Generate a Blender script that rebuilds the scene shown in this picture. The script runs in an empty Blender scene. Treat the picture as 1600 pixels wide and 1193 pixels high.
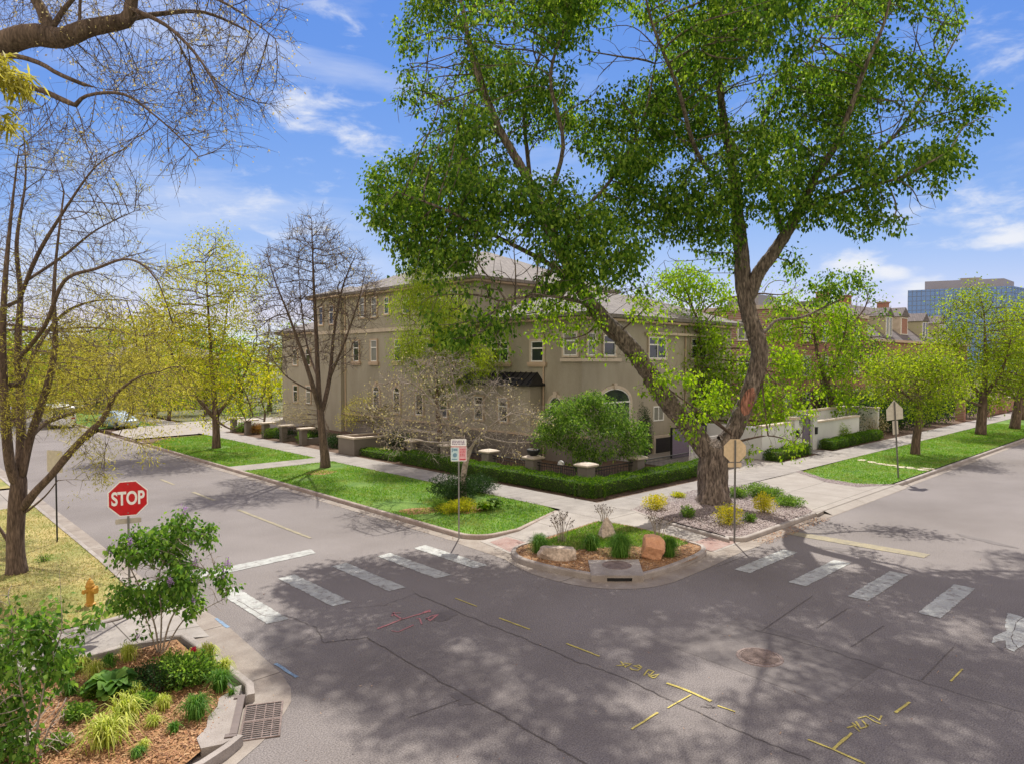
import bpy, math, random
import numpy as np
from mathutils import Vector, kdtree

# ---------------------------------------------------------------- camera, sky, sun, exposure
SC = bpy.context.scene
FPX, CAMH = 1075.0, 5.7
PITCH = math.atan(31/1075); YAW = math.radians(43.4)
cd = bpy.data.cameras.new('camera'); cam = bpy.data.objects.new('camera', cd); SC.collection.objects.link(cam)
cd.sensor_width = 36; cd.lens = 36*FPX/1600; cd.clip_start = .1; cd.clip_end = 3000
cam.location = (0, 0, CAMH); cam.rotation_euler = (math.pi/2-PITCH, 0, -YAW)
SC.camera = cam
SUN_EL, SUN_AZ = math.radians(55), math.radians(47)      # azimuth measured clockwise from +Y
SUN_STRENGTH, SKY_STRENGTH, EXPOSURE = 4.9, 0.15, 0.42
ADDED_FILL_CLOUD = (7.2, 6.2, 5.2)  # colour of the unseen cloud added as fill light
w = bpy.data.worlds.new("World"); SC.world = w; w.use_nodes = True
nt = w.node_tree; nt.nodes.clear()
N = nt.nodes.new; L = nt.links.new
out = N('ShaderNodeOutputWorld'); bg = N('ShaderNodeBackground'); sky = N('ShaderNodeTexSky')
sky.sky_type = 'NISHITA'; sky.sun_disc = False; sky.sun_elevation = SUN_EL; sky.sun_rotation = SUN_AZ
sky.air_density = 1.0; sky.dust_density = 0.0; sky.ozone_density = 3.0; sky.altitude = 1600
tc = N('ShaderNodeTexCoord'); mp = N('ShaderNodeMapping'); mp.inputs['Scale'].default_value = (1.0, 1.0, 3.4)
mp.inputs['Rotation'].default_value = (0.12, 0.05, 0.5)
n1 = N('ShaderNodeTexNoise'); n1.inputs['Scale'].default_value = 2.1; n1.inputs['Detail'].default_value = 7; n1.inputs['Roughness'].default_value = .56
n1.inputs['Distortion'].default_value = .5
cr = N('ShaderNodeValToRGB'); cr.color_ramp.elements[0].position = .50; cr.color_ramp.elements[1].position = .78
cr.color_ramp.elements[0].color = (0, 0, 0, 1); cr.color_ramp.elements[1].color = (.8, .8, .8, 1)
# sky colour graded per channel (deep blue aloft, pale at the horizon), wisps of cloud by noise
sep = N('ShaderNodeSeparateColor'); comb = N('ShaderNodeCombineColor'); L(sky.outputs[0], sep.inputs[0])
for i, (g_, k_) in enumerate(((1.38, .778), (.888, .515), (.309, .653))):
    a_ = N('ShaderNodeMath'); a_.operation = 'MULTIPLY'; a_.inputs[1].default_value = .15; L(sep.outputs[i], a_.inputs[0])
    p_ = N('ShaderNodeMath'); p_.operation = 'POWER'; p_.inputs[1].default_value = g_; L(a_.outputs[0], p_.inputs[0])
    q_ = N('ShaderNodeMath'); q_.operation = 'MULTIPLY'; q_.inputs[1].default_value = k_/.15; L(p_.outputs[0], q_.inputs[0]); m_ = N('ShaderNodeMath'); m_.operation = 'MINIMUM'; m_.inputs[1].default_value = (4.0, 4.5, 4.95)[i]; L(q_.outputs[0], m_.inputs[0]); L(m_.outputs[0], comb.inputs[i])
mixc = N('ShaderNodeMix'); mixc.data_type = 'RGBA'; mixc.inputs['B'].default_value = (4.1, 4.3, 4.8, 1)
L(tc.outputs['Generated'], mp.inputs['Vector']); L(mp.outputs[0], n1.inputs['Vector']); L(n1.outputs['Fac'], cr.inputs[0])
L(cr.outputs[0], mixc.inputs['Factor']); L(comb.outputs[0], mixc.inputs['A'])
# individual wisps and low cumulus puffs at fixed bearings in the sky: (x, y, z direction), radius, lift
def skydir(px, py):
    dx = (px-800)/FPX; dz = -(py-596.5)/FPX; y = math.cos(PITCH)+dz*math.sin(PITCH); z = dz*math.cos(PITCH)-math.sin(PITCH)
    return Vector((dx*math.cos(YAW)+y*math.sin(YAW), -dx*math.sin(YAW)+y*math.cos(YAW), z)).normalized()
n3 = N('ShaderNodeTexNoise'); n3.inputs['Scale'].default_value = 16; n3.inputs['Detail'].default_value = 8; n3.inputs['Roughness'].default_value = .6; n3.inputs['Distortion'].default_value = .3
mp3 = N('ShaderNodeMapping'); mp3.inputs['Scale'].default_value = (1, 1, 2.6); L(tc.outputs['Generated'], mp3.inputs[0]); L(mp3.outputs[0], n3.inputs['Vector'])
lastf = None
for px_, py_, r_, amp_ in ((480, 168, .085, .80), (565, 215, .07, .62), (430, 330, .16, .42), (1340, 412, .05, 1.0), (1385, 425, .04, .9), (1590, 372, .05, .95), (1440, 455, .045, .9), (1560, 60, .13, .34), (1520, 340, .12, .5), (560, 20, .10, .3), (1600, 480, .06, .7)):
    dn = N('ShaderNodeVectorMath'); dn.operation = 'SUBTRACT'; dn.inputs[1].default_value = skydir(px_, py_); L(tc.outputs['Generated'], dn.inputs[0])
    sc_ = N('ShaderNodeVectorMath'); sc_.operation = 'MULTIPLY'; sc_.inputs[1].default_value = (1, 1, 2.3); L(dn.outputs[0], sc_.inputs[0])
    ln_ = N('ShaderNodeVectorMath'); ln_.operation = 'LENGTH'; L(sc_.outputs[0], ln_.inputs[0])
    m1_ = N('ShaderNodeMapRange'); m1_.inputs['From Min'].default_value = r_*1.25; m1_.inputs['From Max'].default_value = r_*.1; m1_.inputs['To Max'].default_value = amp_; L(ln_.outputs['Value'], m1_.inputs['Value'])
    if lastf is None: lastf = m1_.outputs[0]
    else: mm_ = N('ShaderNodeMath'); mm_.operation = 'MAXIMUM'; L(lastf, mm_.inputs[0]); L(m1_.outputs[0], mm_.inputs[1]); lastf = mm_.outputs[0]
pf = N('ShaderNodeMath'); pf.operation = 'MULTIPLY_ADD'; pf.inputs[1].default_value = 1.9; pf.inputs[2].default_value = -.95; L(n3.outputs['Fac'], pf.inputs[0])
ps = N('ShaderNodeMath'); ps.operation = 'ADD'; L(pf.outputs[0], ps.inputs[0]); L(lastf, ps.inputs[1])
pm = N('ShaderNodeMapRange'); pm.interpolation_type = 'SMOOTHSTEP'; pm.inputs['From Min'].default_value = .22; pm.inputs['From Max'].default_value = 1.0; L(ps.outputs[0], pm.inputs['Value'])
pg = N('ShaderNodeMath'); pg.operation = 'MINIMUM'; pl_ = N('ShaderNodeMath'); pl_.operation = 'MULTIPLY'; pl_.inputs[1].default_value = 1.6; L(lastf, pl_.inputs[0]); L(pm.outputs[0], pg.inputs[0]); L(pl_.outputs[0], pg.inputs[1])
mixd = N('ShaderNodeMix'); mixd.data_type = 'RGBA'; mixd.inputs['B'].default_value = (4.2, 4.35, 4.75, 1); L(pg.outputs[0], mixd.inputs['Factor']); L(mixc.outputs['Result'], mixd.inputs['A'])
# unseen bright cloud added behind the camera as fill light to lift the shade
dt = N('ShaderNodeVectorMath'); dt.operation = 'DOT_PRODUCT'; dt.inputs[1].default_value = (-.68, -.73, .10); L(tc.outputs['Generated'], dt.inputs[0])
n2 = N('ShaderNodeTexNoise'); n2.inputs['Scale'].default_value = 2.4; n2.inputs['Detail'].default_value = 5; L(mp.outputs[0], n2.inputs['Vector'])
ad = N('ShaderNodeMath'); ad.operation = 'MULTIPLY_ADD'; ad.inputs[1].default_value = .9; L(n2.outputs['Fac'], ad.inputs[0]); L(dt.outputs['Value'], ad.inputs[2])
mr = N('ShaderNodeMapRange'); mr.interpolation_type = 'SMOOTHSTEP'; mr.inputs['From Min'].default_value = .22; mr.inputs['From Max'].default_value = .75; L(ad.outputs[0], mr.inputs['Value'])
mx2 = N('ShaderNodeMix'); mx2.data_type = 'RGBA'; mx2.inputs['B'].default_value = (*ADDED_FILL_CLOUD, 1); L(mr.outputs[0], mx2.inputs['Factor']); L(mixd.outputs['Result'], mx2.inputs['A'])
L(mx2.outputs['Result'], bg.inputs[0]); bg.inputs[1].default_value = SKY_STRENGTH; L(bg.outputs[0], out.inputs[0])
sd = bpy.data.lights.new('sun', 'SUN'); sun = bpy.data.objects.new('sun', sd); SC.collection.objects.link(sun)
sd.energy = SUN_STRENGTH; sd.angle = math.radians(.53); sd.color = (1, .95, .86)
sdir = Vector((math.sin(SUN_AZ)*math.cos(SUN_EL), math.cos(SUN_AZ)*math.cos(SUN_EL), math.sin(SUN_EL)))
sun.rotation_euler = sdir.to_track_quat('Z', 'Y').to_euler(); sun.location = sdir*60
SC.view_settings.view_transform = 'Standard'; SC.view_settings.look = 'None'
SC.view_settings.exposure = EXPOSURE; SC.view_settings.gamma = 1
SC.cycles.max_bounces = 6; SC.cycles.diffuse_bounces = 3; SC.cycles.transmission_bounces = 4
SC.cycles.use_adaptive_sampling = True

# ---------------------------------------------------------------- survey helpers: points measured on the photograph, set in the world
# world axes: x runs along the right-hand street, y along the left-hand street, z up
def P(px, py, h=.13):
    dx = (px-800)/FPX; dz = -(py-596.5)/FPX
    y = math.cos(PITCH)+dz*math.sin(PITCH); z = dz*math.cos(PITCH)-math.sin(PITCH)
    t = (h-CAMH)/z; X, Y = dx*t, y*t
    return (X*math.cos(YAW)+Y*math.sin(YAW), -X*math.sin(YAW)+Y*math.cos(YAW))
def D(px, py, d):
    dx = (px-800)/FPX; dz = -(py-596.5)/FPX
    y = math.cos(PITCH)+dz*math.sin(PITCH); z = dz*math.cos(PITCH)-math.sin(PITCH)
    t = d/y; X = dx*t
    return np.array((X*math.cos(YAW)+d*math.sin(YAW), -X*math.sin(YAW)+d*math.cos(YAW), CAMH+z*t))
def depth(x, y): return x*math.sin(YAW)+y*math.cos(YAW)
def ONX(px, py, x):      # point on a wall plane x = const -> (y, z)
    dx = (px-800)/FPX; rx = dx*math.cos(YAW)+math.sin(YAW); ry = -dx*math.sin(YAW)+math.cos(YAW); t = x/rx
    return ry*t, CAMH+(565.5-py)/FPX*t
def ONY(px, py, y):
    dx = (px-800)/FPX; rx = dx*math.cos(YAW)+math.sin(YAW); ry = -dx*math.sin(YAW)+math.cos(YAW); t = y/ry
    return rx*t, CAMH+(565.5-py)/FPX*t

# ---------------------------------------------------------------- materials
def nodes(name):
    m = bpy.data.materials.new(name); m.use_nodes = True; t = m.node_tree
    return m, t, t.nodes['Principled BSDF']
def ramp(t, a, b, p0=.3, p1=.7, mid=None):
    r = t.nodes.new('ShaderNodeValToRGB'); e = r.color_ramp.elements
    e[0].position, e[1].position = p0, p1; e[0].color = (*a, 1); e[1].color = (*b, 1)
    if mid: x = e.new((p0+p1)/2); x.color = (*mid, 1)
    return r
def surf(name, a, b, scale=3, rough=.85, bump=.3, bscale=None, detail=8, metal=0, stretch=None, fine=.0, spec=.3):
    m, t, p = nodes(name); n = t.nodes.new; l = t.links.new
    c = n('ShaderNodeTexCoord'); q = n('ShaderNodeMapping'); l(c.outputs['Object'], q.inputs[0])
    if stretch: q.inputs['Scale'].default_value = stretch
    x = n('ShaderNodeTexNoise'); x.inputs['Scale'].default_value = scale; x.inputs['Detail'].default_value = detail; x.inputs['Roughness'].default_value = .62
    l(q.outputs[0], x.inputs['Vector']); r = ramp(t, a, b); l(x.outputs['Fac'], r.inputs[0]); col = r.outputs[0]
    y = n('ShaderNodeTexNoise'); y.inputs['Scale'].default_value = bscale or scale*8; y.inputs['Detail'].default_value = 5; l(q.outputs[0], y.inputs['Vector'])
    if fine:
        mx = n('ShaderNodeMix'); mx.data_type = 'RGBA'; mx.blend_type = 'MULTIPLY'; mx.inputs['Factor'].default_value = 1
        rr = ramp(t, (1-fine,)*3, (1+fine,)*3, .35, .65); l(y.outputs['Fac'], rr.inputs[0]); l(col, mx.inputs['A']); l(rr.outputs[0], mx.inputs['B']); col = mx.outputs['Result']
    l(col, p.inputs['Base Color'])
    if bump:
        bp = n('ShaderNodeBump'); bp.inputs['Strength'].default_value = bump; bp.inputs['Distance'].default_value = .03
        l(y.outputs['Fac'], bp.inputs['Height']); l(bp.outputs[0], p.inputs['Normal'])
    p.inputs['Roughness'].default_value = rough; p.inputs['Metallic'].default_value = metal; p.inputs['Specular IOR Level'].default_value = spec
    m['col'] = 1
    return m
def foliage(name, a, b, c, trans=.45, rough=.62, patch=None):
    m, t, p = nodes(name); n = t.nodes.new; l = t.links.new
    g = n('ShaderNodeNewGeometry'); r = ramp(t, a, c, 0.0, 1.0, b); l(g.outputs['Random Per Island'], r.inputs[0])
    csrc = r.outputs[0]
    if patch:      # paler and drier patches drifting through a lawn
        tcx = n('ShaderNodeTexCoord'); nz = n('ShaderNodeTexNoise'); nz.inputs['Scale'].default_value = .75; nz.inputs['Detail'].default_value = 6; nz.inputs['Roughness'].default_value = .65; l(tcx.outputs['Object'], nz.inputs['Vector'])
        mr_ = n('ShaderNodeMapRange'); mr_.inputs['From Min'].default_value = .48; mr_.inputs['From Max'].default_value = .72; mr_.inputs['To Max'].default_value = .85; l(nz.outputs['Fac'], mr_.inputs['Value'])
        mq = n('ShaderNodeMix'); mq.data_type = 'RGBA'; mq.inputs['B'].default_value = (*patch, 1); l(mr_.outputs[0], mq.inputs['Factor']); l(csrc, mq.inputs['A']); csrc = mq.outputs['Result']
    l(csrc, p.inputs['Base Color']); p.inputs['Roughness'].default_value = rough; p.inputs['Specular IOR Level'].default_value = .14
    tr = n('ShaderNodeBsdfTranslucent'); mx = n('ShaderNodeMixShader'); mx.inputs[0].default_value = trans
    h = n('ShaderNodeHueSaturation'); h.inputs['Hue'].default_value = .485; h.inputs['Saturation'].default_value = 1.1; h.inputs['Value'].default_value = 1.7
    l(csrc, h.inputs['Color']); l(h.outputs[0], tr.inputs[0]); l(p.outputs[0], mx.inputs[1]); l(tr.outputs[0], mx.inputs[2])
    l(mx.outputs[0], t.nodes['Material Output'].inputs[0]); return m
def speck(name, cols, rough=.85):
    m, t, p = nodes(name); g = t.nodes.new('ShaderNodeNewGeometry'); r = t.nodes.new('ShaderNodeValToRGB'); e = r.color_ramp.elements
    e[0].color = (*cols[0], 1); e[1].color = (*cols[-1], 1)
    for i, c in enumerate(cols[1:-1]): x = e.new((i+1)/(len(cols)-1)); x.color = (*c, 1)
    t.links.new(g.outputs['Random Per Island'], r.inputs[0]); t.links.new(r.outputs[0], p.inputs['Base Color']); p.inputs['Roughness'].default_value = rough
    return m
def plain(name, c, rough=.5, metal=0, spec=.5):
    m, t, p = nodes(name); n = t.nodes.new('ShaderNodeTexNoise'); n.inputs['Scale'].default_value = 9; n.inputs['Detail'].default_value = 6
    tcx = t.nodes.new('ShaderNodeTexCoord'); t.links.new(tcx.outputs['Object'], n.inputs['Vector'])
    r = ramp(t, tuple(x*.86 for x in c), tuple(min(1, x*1.08) for x in c)); t.links.new(n.outputs['Fac'], r.inputs[0]); t.links.new(r.outputs[0], p.inputs['Base Color'])
    p.inputs['Roughness'].default_value = rough; p.inputs['Metallic'].default_value = metal; p.inputs['Specular IOR Level'].default_value = spec; return m
def jointed(name, a, b, jx, jy, ox=0, oy=0, wdt=.012, rough=.9):
    m = surf(name, a, b, 1.3, rough, .25, 60, fine=.10); t = m.node_tree; n = t.nodes.new; l = t.links.new; p = t.nodes['Principled BSDF']
    src = p.inputs['Base Color'].links[0].from_socket; c = n('ShaderNodeTexCoord'); s = n('ShaderNodeSeparateXYZ'); l(c.outputs['Object'], s.inputs[0]); last = None
    for ax, j, o in ((0, jx, ox), (1, jy, oy)):
        if not j: continue
        ad = n('ShaderNodeMath'); ad.operation = 'ADD'; ad.inputs[1].default_value = 500*j-o; l(s.outputs[ax], ad.inputs[0])
        md = n('ShaderNodeMath'); md.operation = 'MODULO'; md.inputs[1].default_value = j; l(ad.outputs[0], md.inputs[0])
        lt = n('ShaderNodeMath'); lt.operation = 'LESS_THAN'; lt.inputs[1].default_value = wdt*2; l(md.outputs[0], lt.inputs[0])
        if last: mx = n('ShaderNodeMath'); mx.operation = 'MAXIMUM'; l(last, mx.inputs[0]); l(lt.outputs[0], mx.inputs[1]); last = mx.outputs[0]
        else: last = lt.outputs[0]
    mm = n('ShaderNodeMix'); mm.data_type = 'RGBA'; mm.inputs['B'].default_value = (a[0]*.35, a[1]*.33, a[2]*.3, 1); l(last, mm.inputs['Factor']); l(src, mm.inputs['A']); l(mm.outputs['Result'], p.inputs['Base Color'])
    return m
def brickmat(name, a, b, mortar, sc=4.0, bw=.9, rh=.3, rot=(math.pi/2, 0, 0)):
    m, t, p = nodes(name); n = t.nodes.new; l = t.links.new
    c = n('ShaderNodeTexCoord'); q = n('ShaderNodeMapping'); q.inputs['Rotation'].default_value = rot; l(c.outputs['Object'], q.inputs[0])
    k = n('ShaderNodeTexBrick'); k.inputs['Scale'].default_value = sc; k.inputs['Color1'].default_value = (*a, 1); k.inputs['Color2'].default_value = (*b, 1); k.inputs['Mortar'].default_value = (*mortar, 1)
    k.inputs['Brick Width'].default_value = bw; k.inputs['Row Height'].default_value = rh; k.inputs['Mortar Size'].default_value = .02
    l(q.outputs[0], k.inputs['Vector']); l(k.outputs[0], p.inputs['Base Color']); p.inputs['Roughness'].default_value = .9
    bp = n('ShaderNodeBump'); bp.inputs['Strength'].default_value = .4; bp.inputs['Distance'].default_value = .02; bp.invert = True; l(k.outputs['Fac'], bp.inputs['Height']); l(bp.outputs[0], p.inputs['Normal'])
    return m
def glassmat(name, c=(.02, .028, .035), rough=.06):
    m, t, p = nodes(name); p.inputs['Base Color'].default_value = (*c, 1); p.inputs['Roughness'].default_value = rough; p.inputs['Specular IOR Level'].default_value = .8
    n = t.nodes.new('ShaderNodeTexNoise'); n.inputs['Scale'].default_value = .8; b = t.nodes.new('ShaderNodeBump'); b.inputs['Strength'].default_value = .06
    t.links.new(n.outputs['Fac'], b.inputs['Height']); t.links.new(b.outputs[0], p.inputs['Normal']); return m

M = {}
M['asphalt'] = surf('asphalt', (.138, .121, .114), (.212, .191, .184), .16, .92, .35, 42, fine=.36)
M['worn_asphalt'] = surf('worn_asphalt', (.165, .150, .150), (.200, .182, .184), .5, .93, .35, 90, fine=.2)
M['crack'] = surf('crack', (.085, .073, .068), (.13, .114, .105), 5, .95, 0)
M['gutter'] = jointed('gutter', (.19, .155, .13), (.31, .275, .24), 0, 3.0)
M['kerb'] = surf('kerb', (.22, .19, .17), (.36, .325, .30), 1.6, .9, .3, 50, fine=.12)
M['kerb_brown'] = surf('kerb_brown', (.20, .15, .13), (.38, .32, .28), 1.4, .9, .3, 50, fine=.15)  # browner, more mottled kerb concrete
M['walk_y'] = jointed('walk_y', (.215, .193, .176), (.315, .288, .262), 0, 1.9)
M['walk_x'] = jointed('walk_x', (.215, .193, .176), (.315, .288, .262), 1.9, 0)
M['pad'] = jointed('pad', (.24, .215, .195), (.35, .32, .29), 1.9, 1.7)
M['drive'] = jointed('drive', (.26, .23, .20), (.325, .295, .262), 4.2, 2.2, wdt=.012)
M['tactile'] = surf('tactile', (.24, .14, .12), (.34, .26, .235), 2.2, .9, .6, 40, fine=.15)
def worn(name, paint, road, lo, hi, sc=5):
    m = surf(name, paint[0], paint[1], 2.4, .8, .2, 60, fine=.16); t = m.node_tree; n = t.nodes.new; l = t.links.new; p = t.nodes['Principled BSDF']; src = p.inputs['Base Color'].links[0].from_socket
    c = n('ShaderNodeTexCoord'); x = n('ShaderNodeTexNoise'); x.inputs['Scale'].default_value = sc; x.inputs['Detail'].default_value = 9; x.inputs['Roughness'].default_value = .75; l(c.outputs['Object'], x.inputs['Vector'])
    r = n('ShaderNodeMapRange'); r.inputs['From Min'].default_value = lo; r.inputs['From Max'].default_value = hi; l(x.outputs['Fac'], r.inputs['Value'])
    q = n('ShaderNodeMix'); q.data_type = 'RGBA'; q.inputs['A'].default_value = (*road, 1); l(r.outputs[0], q.inputs['Factor']); l(src, q.inputs['B']); l(q.outputs['Result'], p.inputs['Base Color']); return m
M['paint_white'] = worn('paint_white', ((.28, .285, .27), (.43, .44, .42)), (.19, .172, .165), .36, .50)
M['paint_faint'] = surf('paint_faint', (.20, .18, .14), (.30, .26, .17), 2.6, .9, .2, 60, fine=.2)
M['paint_yellow'] = surf('paint_yellow', (.34, .28, .09), (.56, .47, .12), 6, .85, .2, 60, fine=.3)
M['paint_pink'] = surf('paint_pink', (.26, .15, .15), (.52, .19, .20), 5, .85, .2, 60, fine=.3)
M['paint_blue'] = surf('paint_blue', (.14, .19, .27), (.20, .30, .42), 5, .85, .2, 60, fine=.3)
M['soil'] = surf('soil', (.07, .045, .03), (.16, .10, .065), 3, .95, .8, 25, fine=.3)
M['mulch_base'] = surf('mulch_base', (.22, .11, .05), (.36, .21, .10), 6, .95, .9, 40, fine=.3)
M['mulch'] = speck('mulch', [(.10, .045, .025), (.26, .115, .05), (.38, .19, .085), (.46, .29, .15), (.20, .085, .04)])
M['mulch_dark'] = speck('mulch_dark', [(.10, .05, .035), (.22, .12, .075), (.34, .22, .14), (.42, .32, .22)])
M['gravel_base'] = surf('gravel_base', (.17, .13, .12), (.30, .25, .24), 6, .95, .9, 40, fine=.3)
M['gravel'] = speck('gravel', [(.14, .105, .10), (.24, .19, .185), (.33, .28, .27), (.20, .145, .145), (.46, .41, .39)])
M['lawn'] = surf('lawn', (.050, .125, .014), (.16, .25, .045), .8, .95, .8, 30, fine=.4)
M['lawn_dry'] = surf('lawn_dry', (.13, .17, .035), (.42, .33, .14), .55, .95, .8, 30, fine=.3)
M['ground'] = surf('ground', (.08, .10, .04), (.16, .14, .08), .15, .95, .5, 5)
M['blades'] = foliage('blades', (.045, .15, .012), (.11, .27, .022), (.26, .36, .07), .35, patch=(.27, .27, .09))
M['blades_dry'] = foliage('blades_dry', (.15, .22, .045), (.42, .36, .14), (.55, .46, .24), .3, patch=(.14, .22, .05))
M['stucco'] = surf('stucco', (.285, .255, .200), (.375, .345, .280), .8, .93, .35, 45, stretch=(1, 1, .3), fine=.06)
M['stucco_light'] = surf('stucco_light', (.365, .340, .225), (.41, .385, .265), .6, .93, .35, 45, fine=.05)
M['stucco_grey'] = surf('stucco_grey', (.155, .135, .12), (.20, .175, .155), .8, .93, .35, 45, fine=.06)
M['stucco_white'] = surf('stucco_white', (.54, .55, .55), (.64, .65, .65), .5, .9, .25, 45, fine=.04)
M['trim'] = surf('trim', (.44, .33, .24), (.54, .42, .31), 1.2, .85, .25, 40, fine=.06)
M['cast_stone'] = surf('cast_stone', (.44, .37, .29), (.60, .52, .43), 2, .85, .3, 40, fine=.1)
M['roof_tile'] = brickmat('roof_tile', (.20, .178, .160), (.145, .128, .116), (.08, .068, .062), 1.4, .55, .42, (0, 0, 0))
M['slate'] = brickmat('slate', (.16, .135, .135), (.115, .10, .10), (.07, .06, .06), 1.6, .5, .35, (.6, 0, 0))
M['brick'] = brickmat('brick', (.34, .15, .10), (.26, .105, .07), (.36, .28, .23), 3.2, .75, .25)
M['metal_dark'] = plain('metal_dark', (.03, .03, .033), .4, .6)
M['iron'] = plain('iron', (.016, .016, .018), .45, .3)
M['steel'] = plain('steel', (.27, .26, .26), .45, .7)
M['rust'] = surf('rust', (.12, .09, .08), (.26, .20, .18), 6, .8, .5, 40, metal=.2, fine=.2)
M['sign_back'] = plain('sign_back', (.50, .46, .40), .5, .25)
M['sign_back_warm'] = plain('sign_back_warm', (.60, .46, .30), .5, .1)
M['sign_red'] = plain('sign_red', (.52, .006, .016), .35)
M['sign_white'] = plain('sign_white', (.82, .82, .82), .35)
M['sign_pink'] = plain('sign_pink', (.72, .38, .42), .35)
M['sign_cyan'] = plain('sign_cyan', (.50, .66, .70), .35)
M['ink_purple'] = plain('ink_purple', (.20, .12, .26), .5)
M['ink_red'] = plain('ink_red', (.55, .05, .08), .5)
M['ink_blue'] = plain('ink_blue', (.16, .30, .40), .5)
M['hydrant'] = surf('hydrant', (.38, .19, .03), (.52, .29, .05), 5, .6, .2, 30)
M['black'] = plain('black', (.01, .01, .011), .6)
M['white_frame'] = plain('white_frame', (.78, .78, .76), .5)
M['glass'] = glassmat('glass')
M['glass_office'] = glassmat('glass_office', (.09, .22, .55), .22)
M['gate_purple'] = plain('gate_purple', (.17, .14, .20), .5, .2)
M['garage'] = plain('garage', (.035, .03, .035), .6)
M['rock_tan'] = surf('rock_tan', (.28, .225, .185), (.56, .47, .395), 2.2, .9, .9, 14, fine=.25)
M['rock_orange'] = surf('rock_orange', (.42, .20, .11), (.62, .36, .22), 1.5, .85, .4, 22, fine=.1)
M['bark'] = surf('bark', (.055, .036, .028), (.20, .14, .11), 2.2, .95, 1.0, 7, stretch=(3, 3, .35), fine=.45)
M['bark_big'] = surf('bark_big', (.056, .042, .036), (.22, .178, .15), 2.4, .95, 1.0, 6.5, stretch=(2.8, 2.8, .7), fine=.55)
M['bark_dark'] = surf('bark_dark', (.060, .042, .034), (.16, .115, .092), 3, .95, .7, 12, stretch=(3, 3, .5), fine=.3)
M['bark_red'] = surf('bark_red', (.13, .065, .05), (.38, .17, .12), 4.5, .9, 1.0, 7, stretch=(3, 3, .6), fine=.5)
M['bark_pale'] = surf('bark_pale', (.20, .165, .14), (.40, .34, .29), 3, .95, .7, 12, fine=.2)
M['stem_green'] = plain('stem_green', (.10, .15, .04), .7)
M['leaf_big'] = foliage('leaf_big', (.034, .088, .012), (.072, .158, .020), (.26, .38, .055), .45)
M['leaf_fresh'] = foliage('leaf_fresh', (.10, .20, .018), (.17, .30, .025), (.30, .42, .05), .5)
M['leaf_olive'] = foliage('leaf_olive', (.11, .18, .018), (.19, .28, .025), (.31, .38, .05), .5)
M['leaf_yellow'] = foliage('leaf_yellow', (.19, .25, .02), (.32, .36, .035), (.50, .46, .06), .5)
M['leaf_gold'] = foliage('leaf_gold', (.19, .18, .03), (.31, .30, .05), (.46, .44, .10), .45)
M['leaf_bud'] = foliage('leaf_bud', (.24, .19, .09), (.40, .35, .15), (.56, .52, .28), .4)
M['leaf_dark'] = foliage('leaf_dark', (.012, .032, .010), (.022, .055, .014), (.045, .09, .022), .25)
M['leaf_hedge'] = foliage('leaf_hedge', (.022, .065, .009), (.050, .13, .014), (.16, .27, .03), .35)
M['leaf_rust'] = foliage('leaf_rust', (.12, .10, .03), (.24, .13, .03), (.34, .20, .05), .3)
M['leaf_shrub'] = foliage('leaf_shrub', (.045, .105, .016), (.095, .20, .03), (.24, .36, .07), .42)
M['leaf_lilac'] = foliage('leaf_lilac', (.045, .12, .02), (.09, .20, .03), (.20, .33, .06), .42)
M['leaf_euonymus'] = foliage('leaf_euonymus', (.20, .26, .02), (.48, .44, .03), (.62, .56, .08), .35)
M['blade_lime'] = foliage('blade_lime', (.18, .26, .03), (.38, .44, .07), (.60, .62, .22), .4)
M['blade_green'] = foliage('blade_green', (.035, .11, .014), (.075, .19, .025), (.16, .29, .05), .38)
M['lilac_flower'] = foliage('lilac_flower', (.26, .13, .34), (.38, .22, .46), (.52, .38, .56), .3)
M['peony'] = foliage('peony', (.25, .01, .02), (.38, .02, .04), (.45, .05, .07), .2)
M['seed_head'] = plain('seed_head', (.05, .03, .025), .9)

# ---------------------------------------------------------------- object helpers
COL = SC.collection
def meta(o, label=None, cat=None, group=None, kind=None):
    if label: o['label'] = label
    if cat: o['category'] = cat
    if group: o['group'] = group
    if kind: o['kind'] = kind
    return o
def empty(name, loc, label, cat, group=None, rz=0):
    o = bpy.data.objects.new(name, None); COL.objects.link(o); o.location = loc; o.rotation_euler = (0, 0, rz); o.empty_display_size = .2
    return meta(o, label, cat, group)
def copy_tree(o, parent=None):
    c = o.copy(); COL.objects.link(c); c.parent = parent
    for ch in list(o.children): copy_tree(ch, c)
    return c
def npmesh(name, V, F, mat, parent=None, smooth=False, mats=None, midx=None):
    V = np.asarray(V, dtype=np.float32).reshape(-1, 3)
    if parent is not None and parent.type == 'EMPTY' or parent is not None:
        pass
    me = bpy.data.meshes.new(name); F = np.asarray(F, dtype=np.int32); k = F.shape[1]
    me.vertices.add(len(V)); me.vertices.foreach_set('co', V.ravel())
    me.loops.add(F.size); me.loops.foreach_set('vertex_index', F.ravel())
    me.polygons.add(len(F)); me.polygons.foreach_set('loop_start', np.arange(0, F.size, k, dtype=np.int32))
    me.polygons.foreach_set('loop_total', np.full(len(F), k, dtype=np.int32))
    me.update(calc_edges=True)
    if smooth: me.polygons.foreach_set('use_smooth', np.ones(len(F), dtype=bool))
    me.materials.append(M[mat] if isinstance(mat, str) else mat)
    o = bpy.data.objects.new(name, me); COL.objects.link(o)
    if parent: o.parent = parent
    return o
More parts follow.
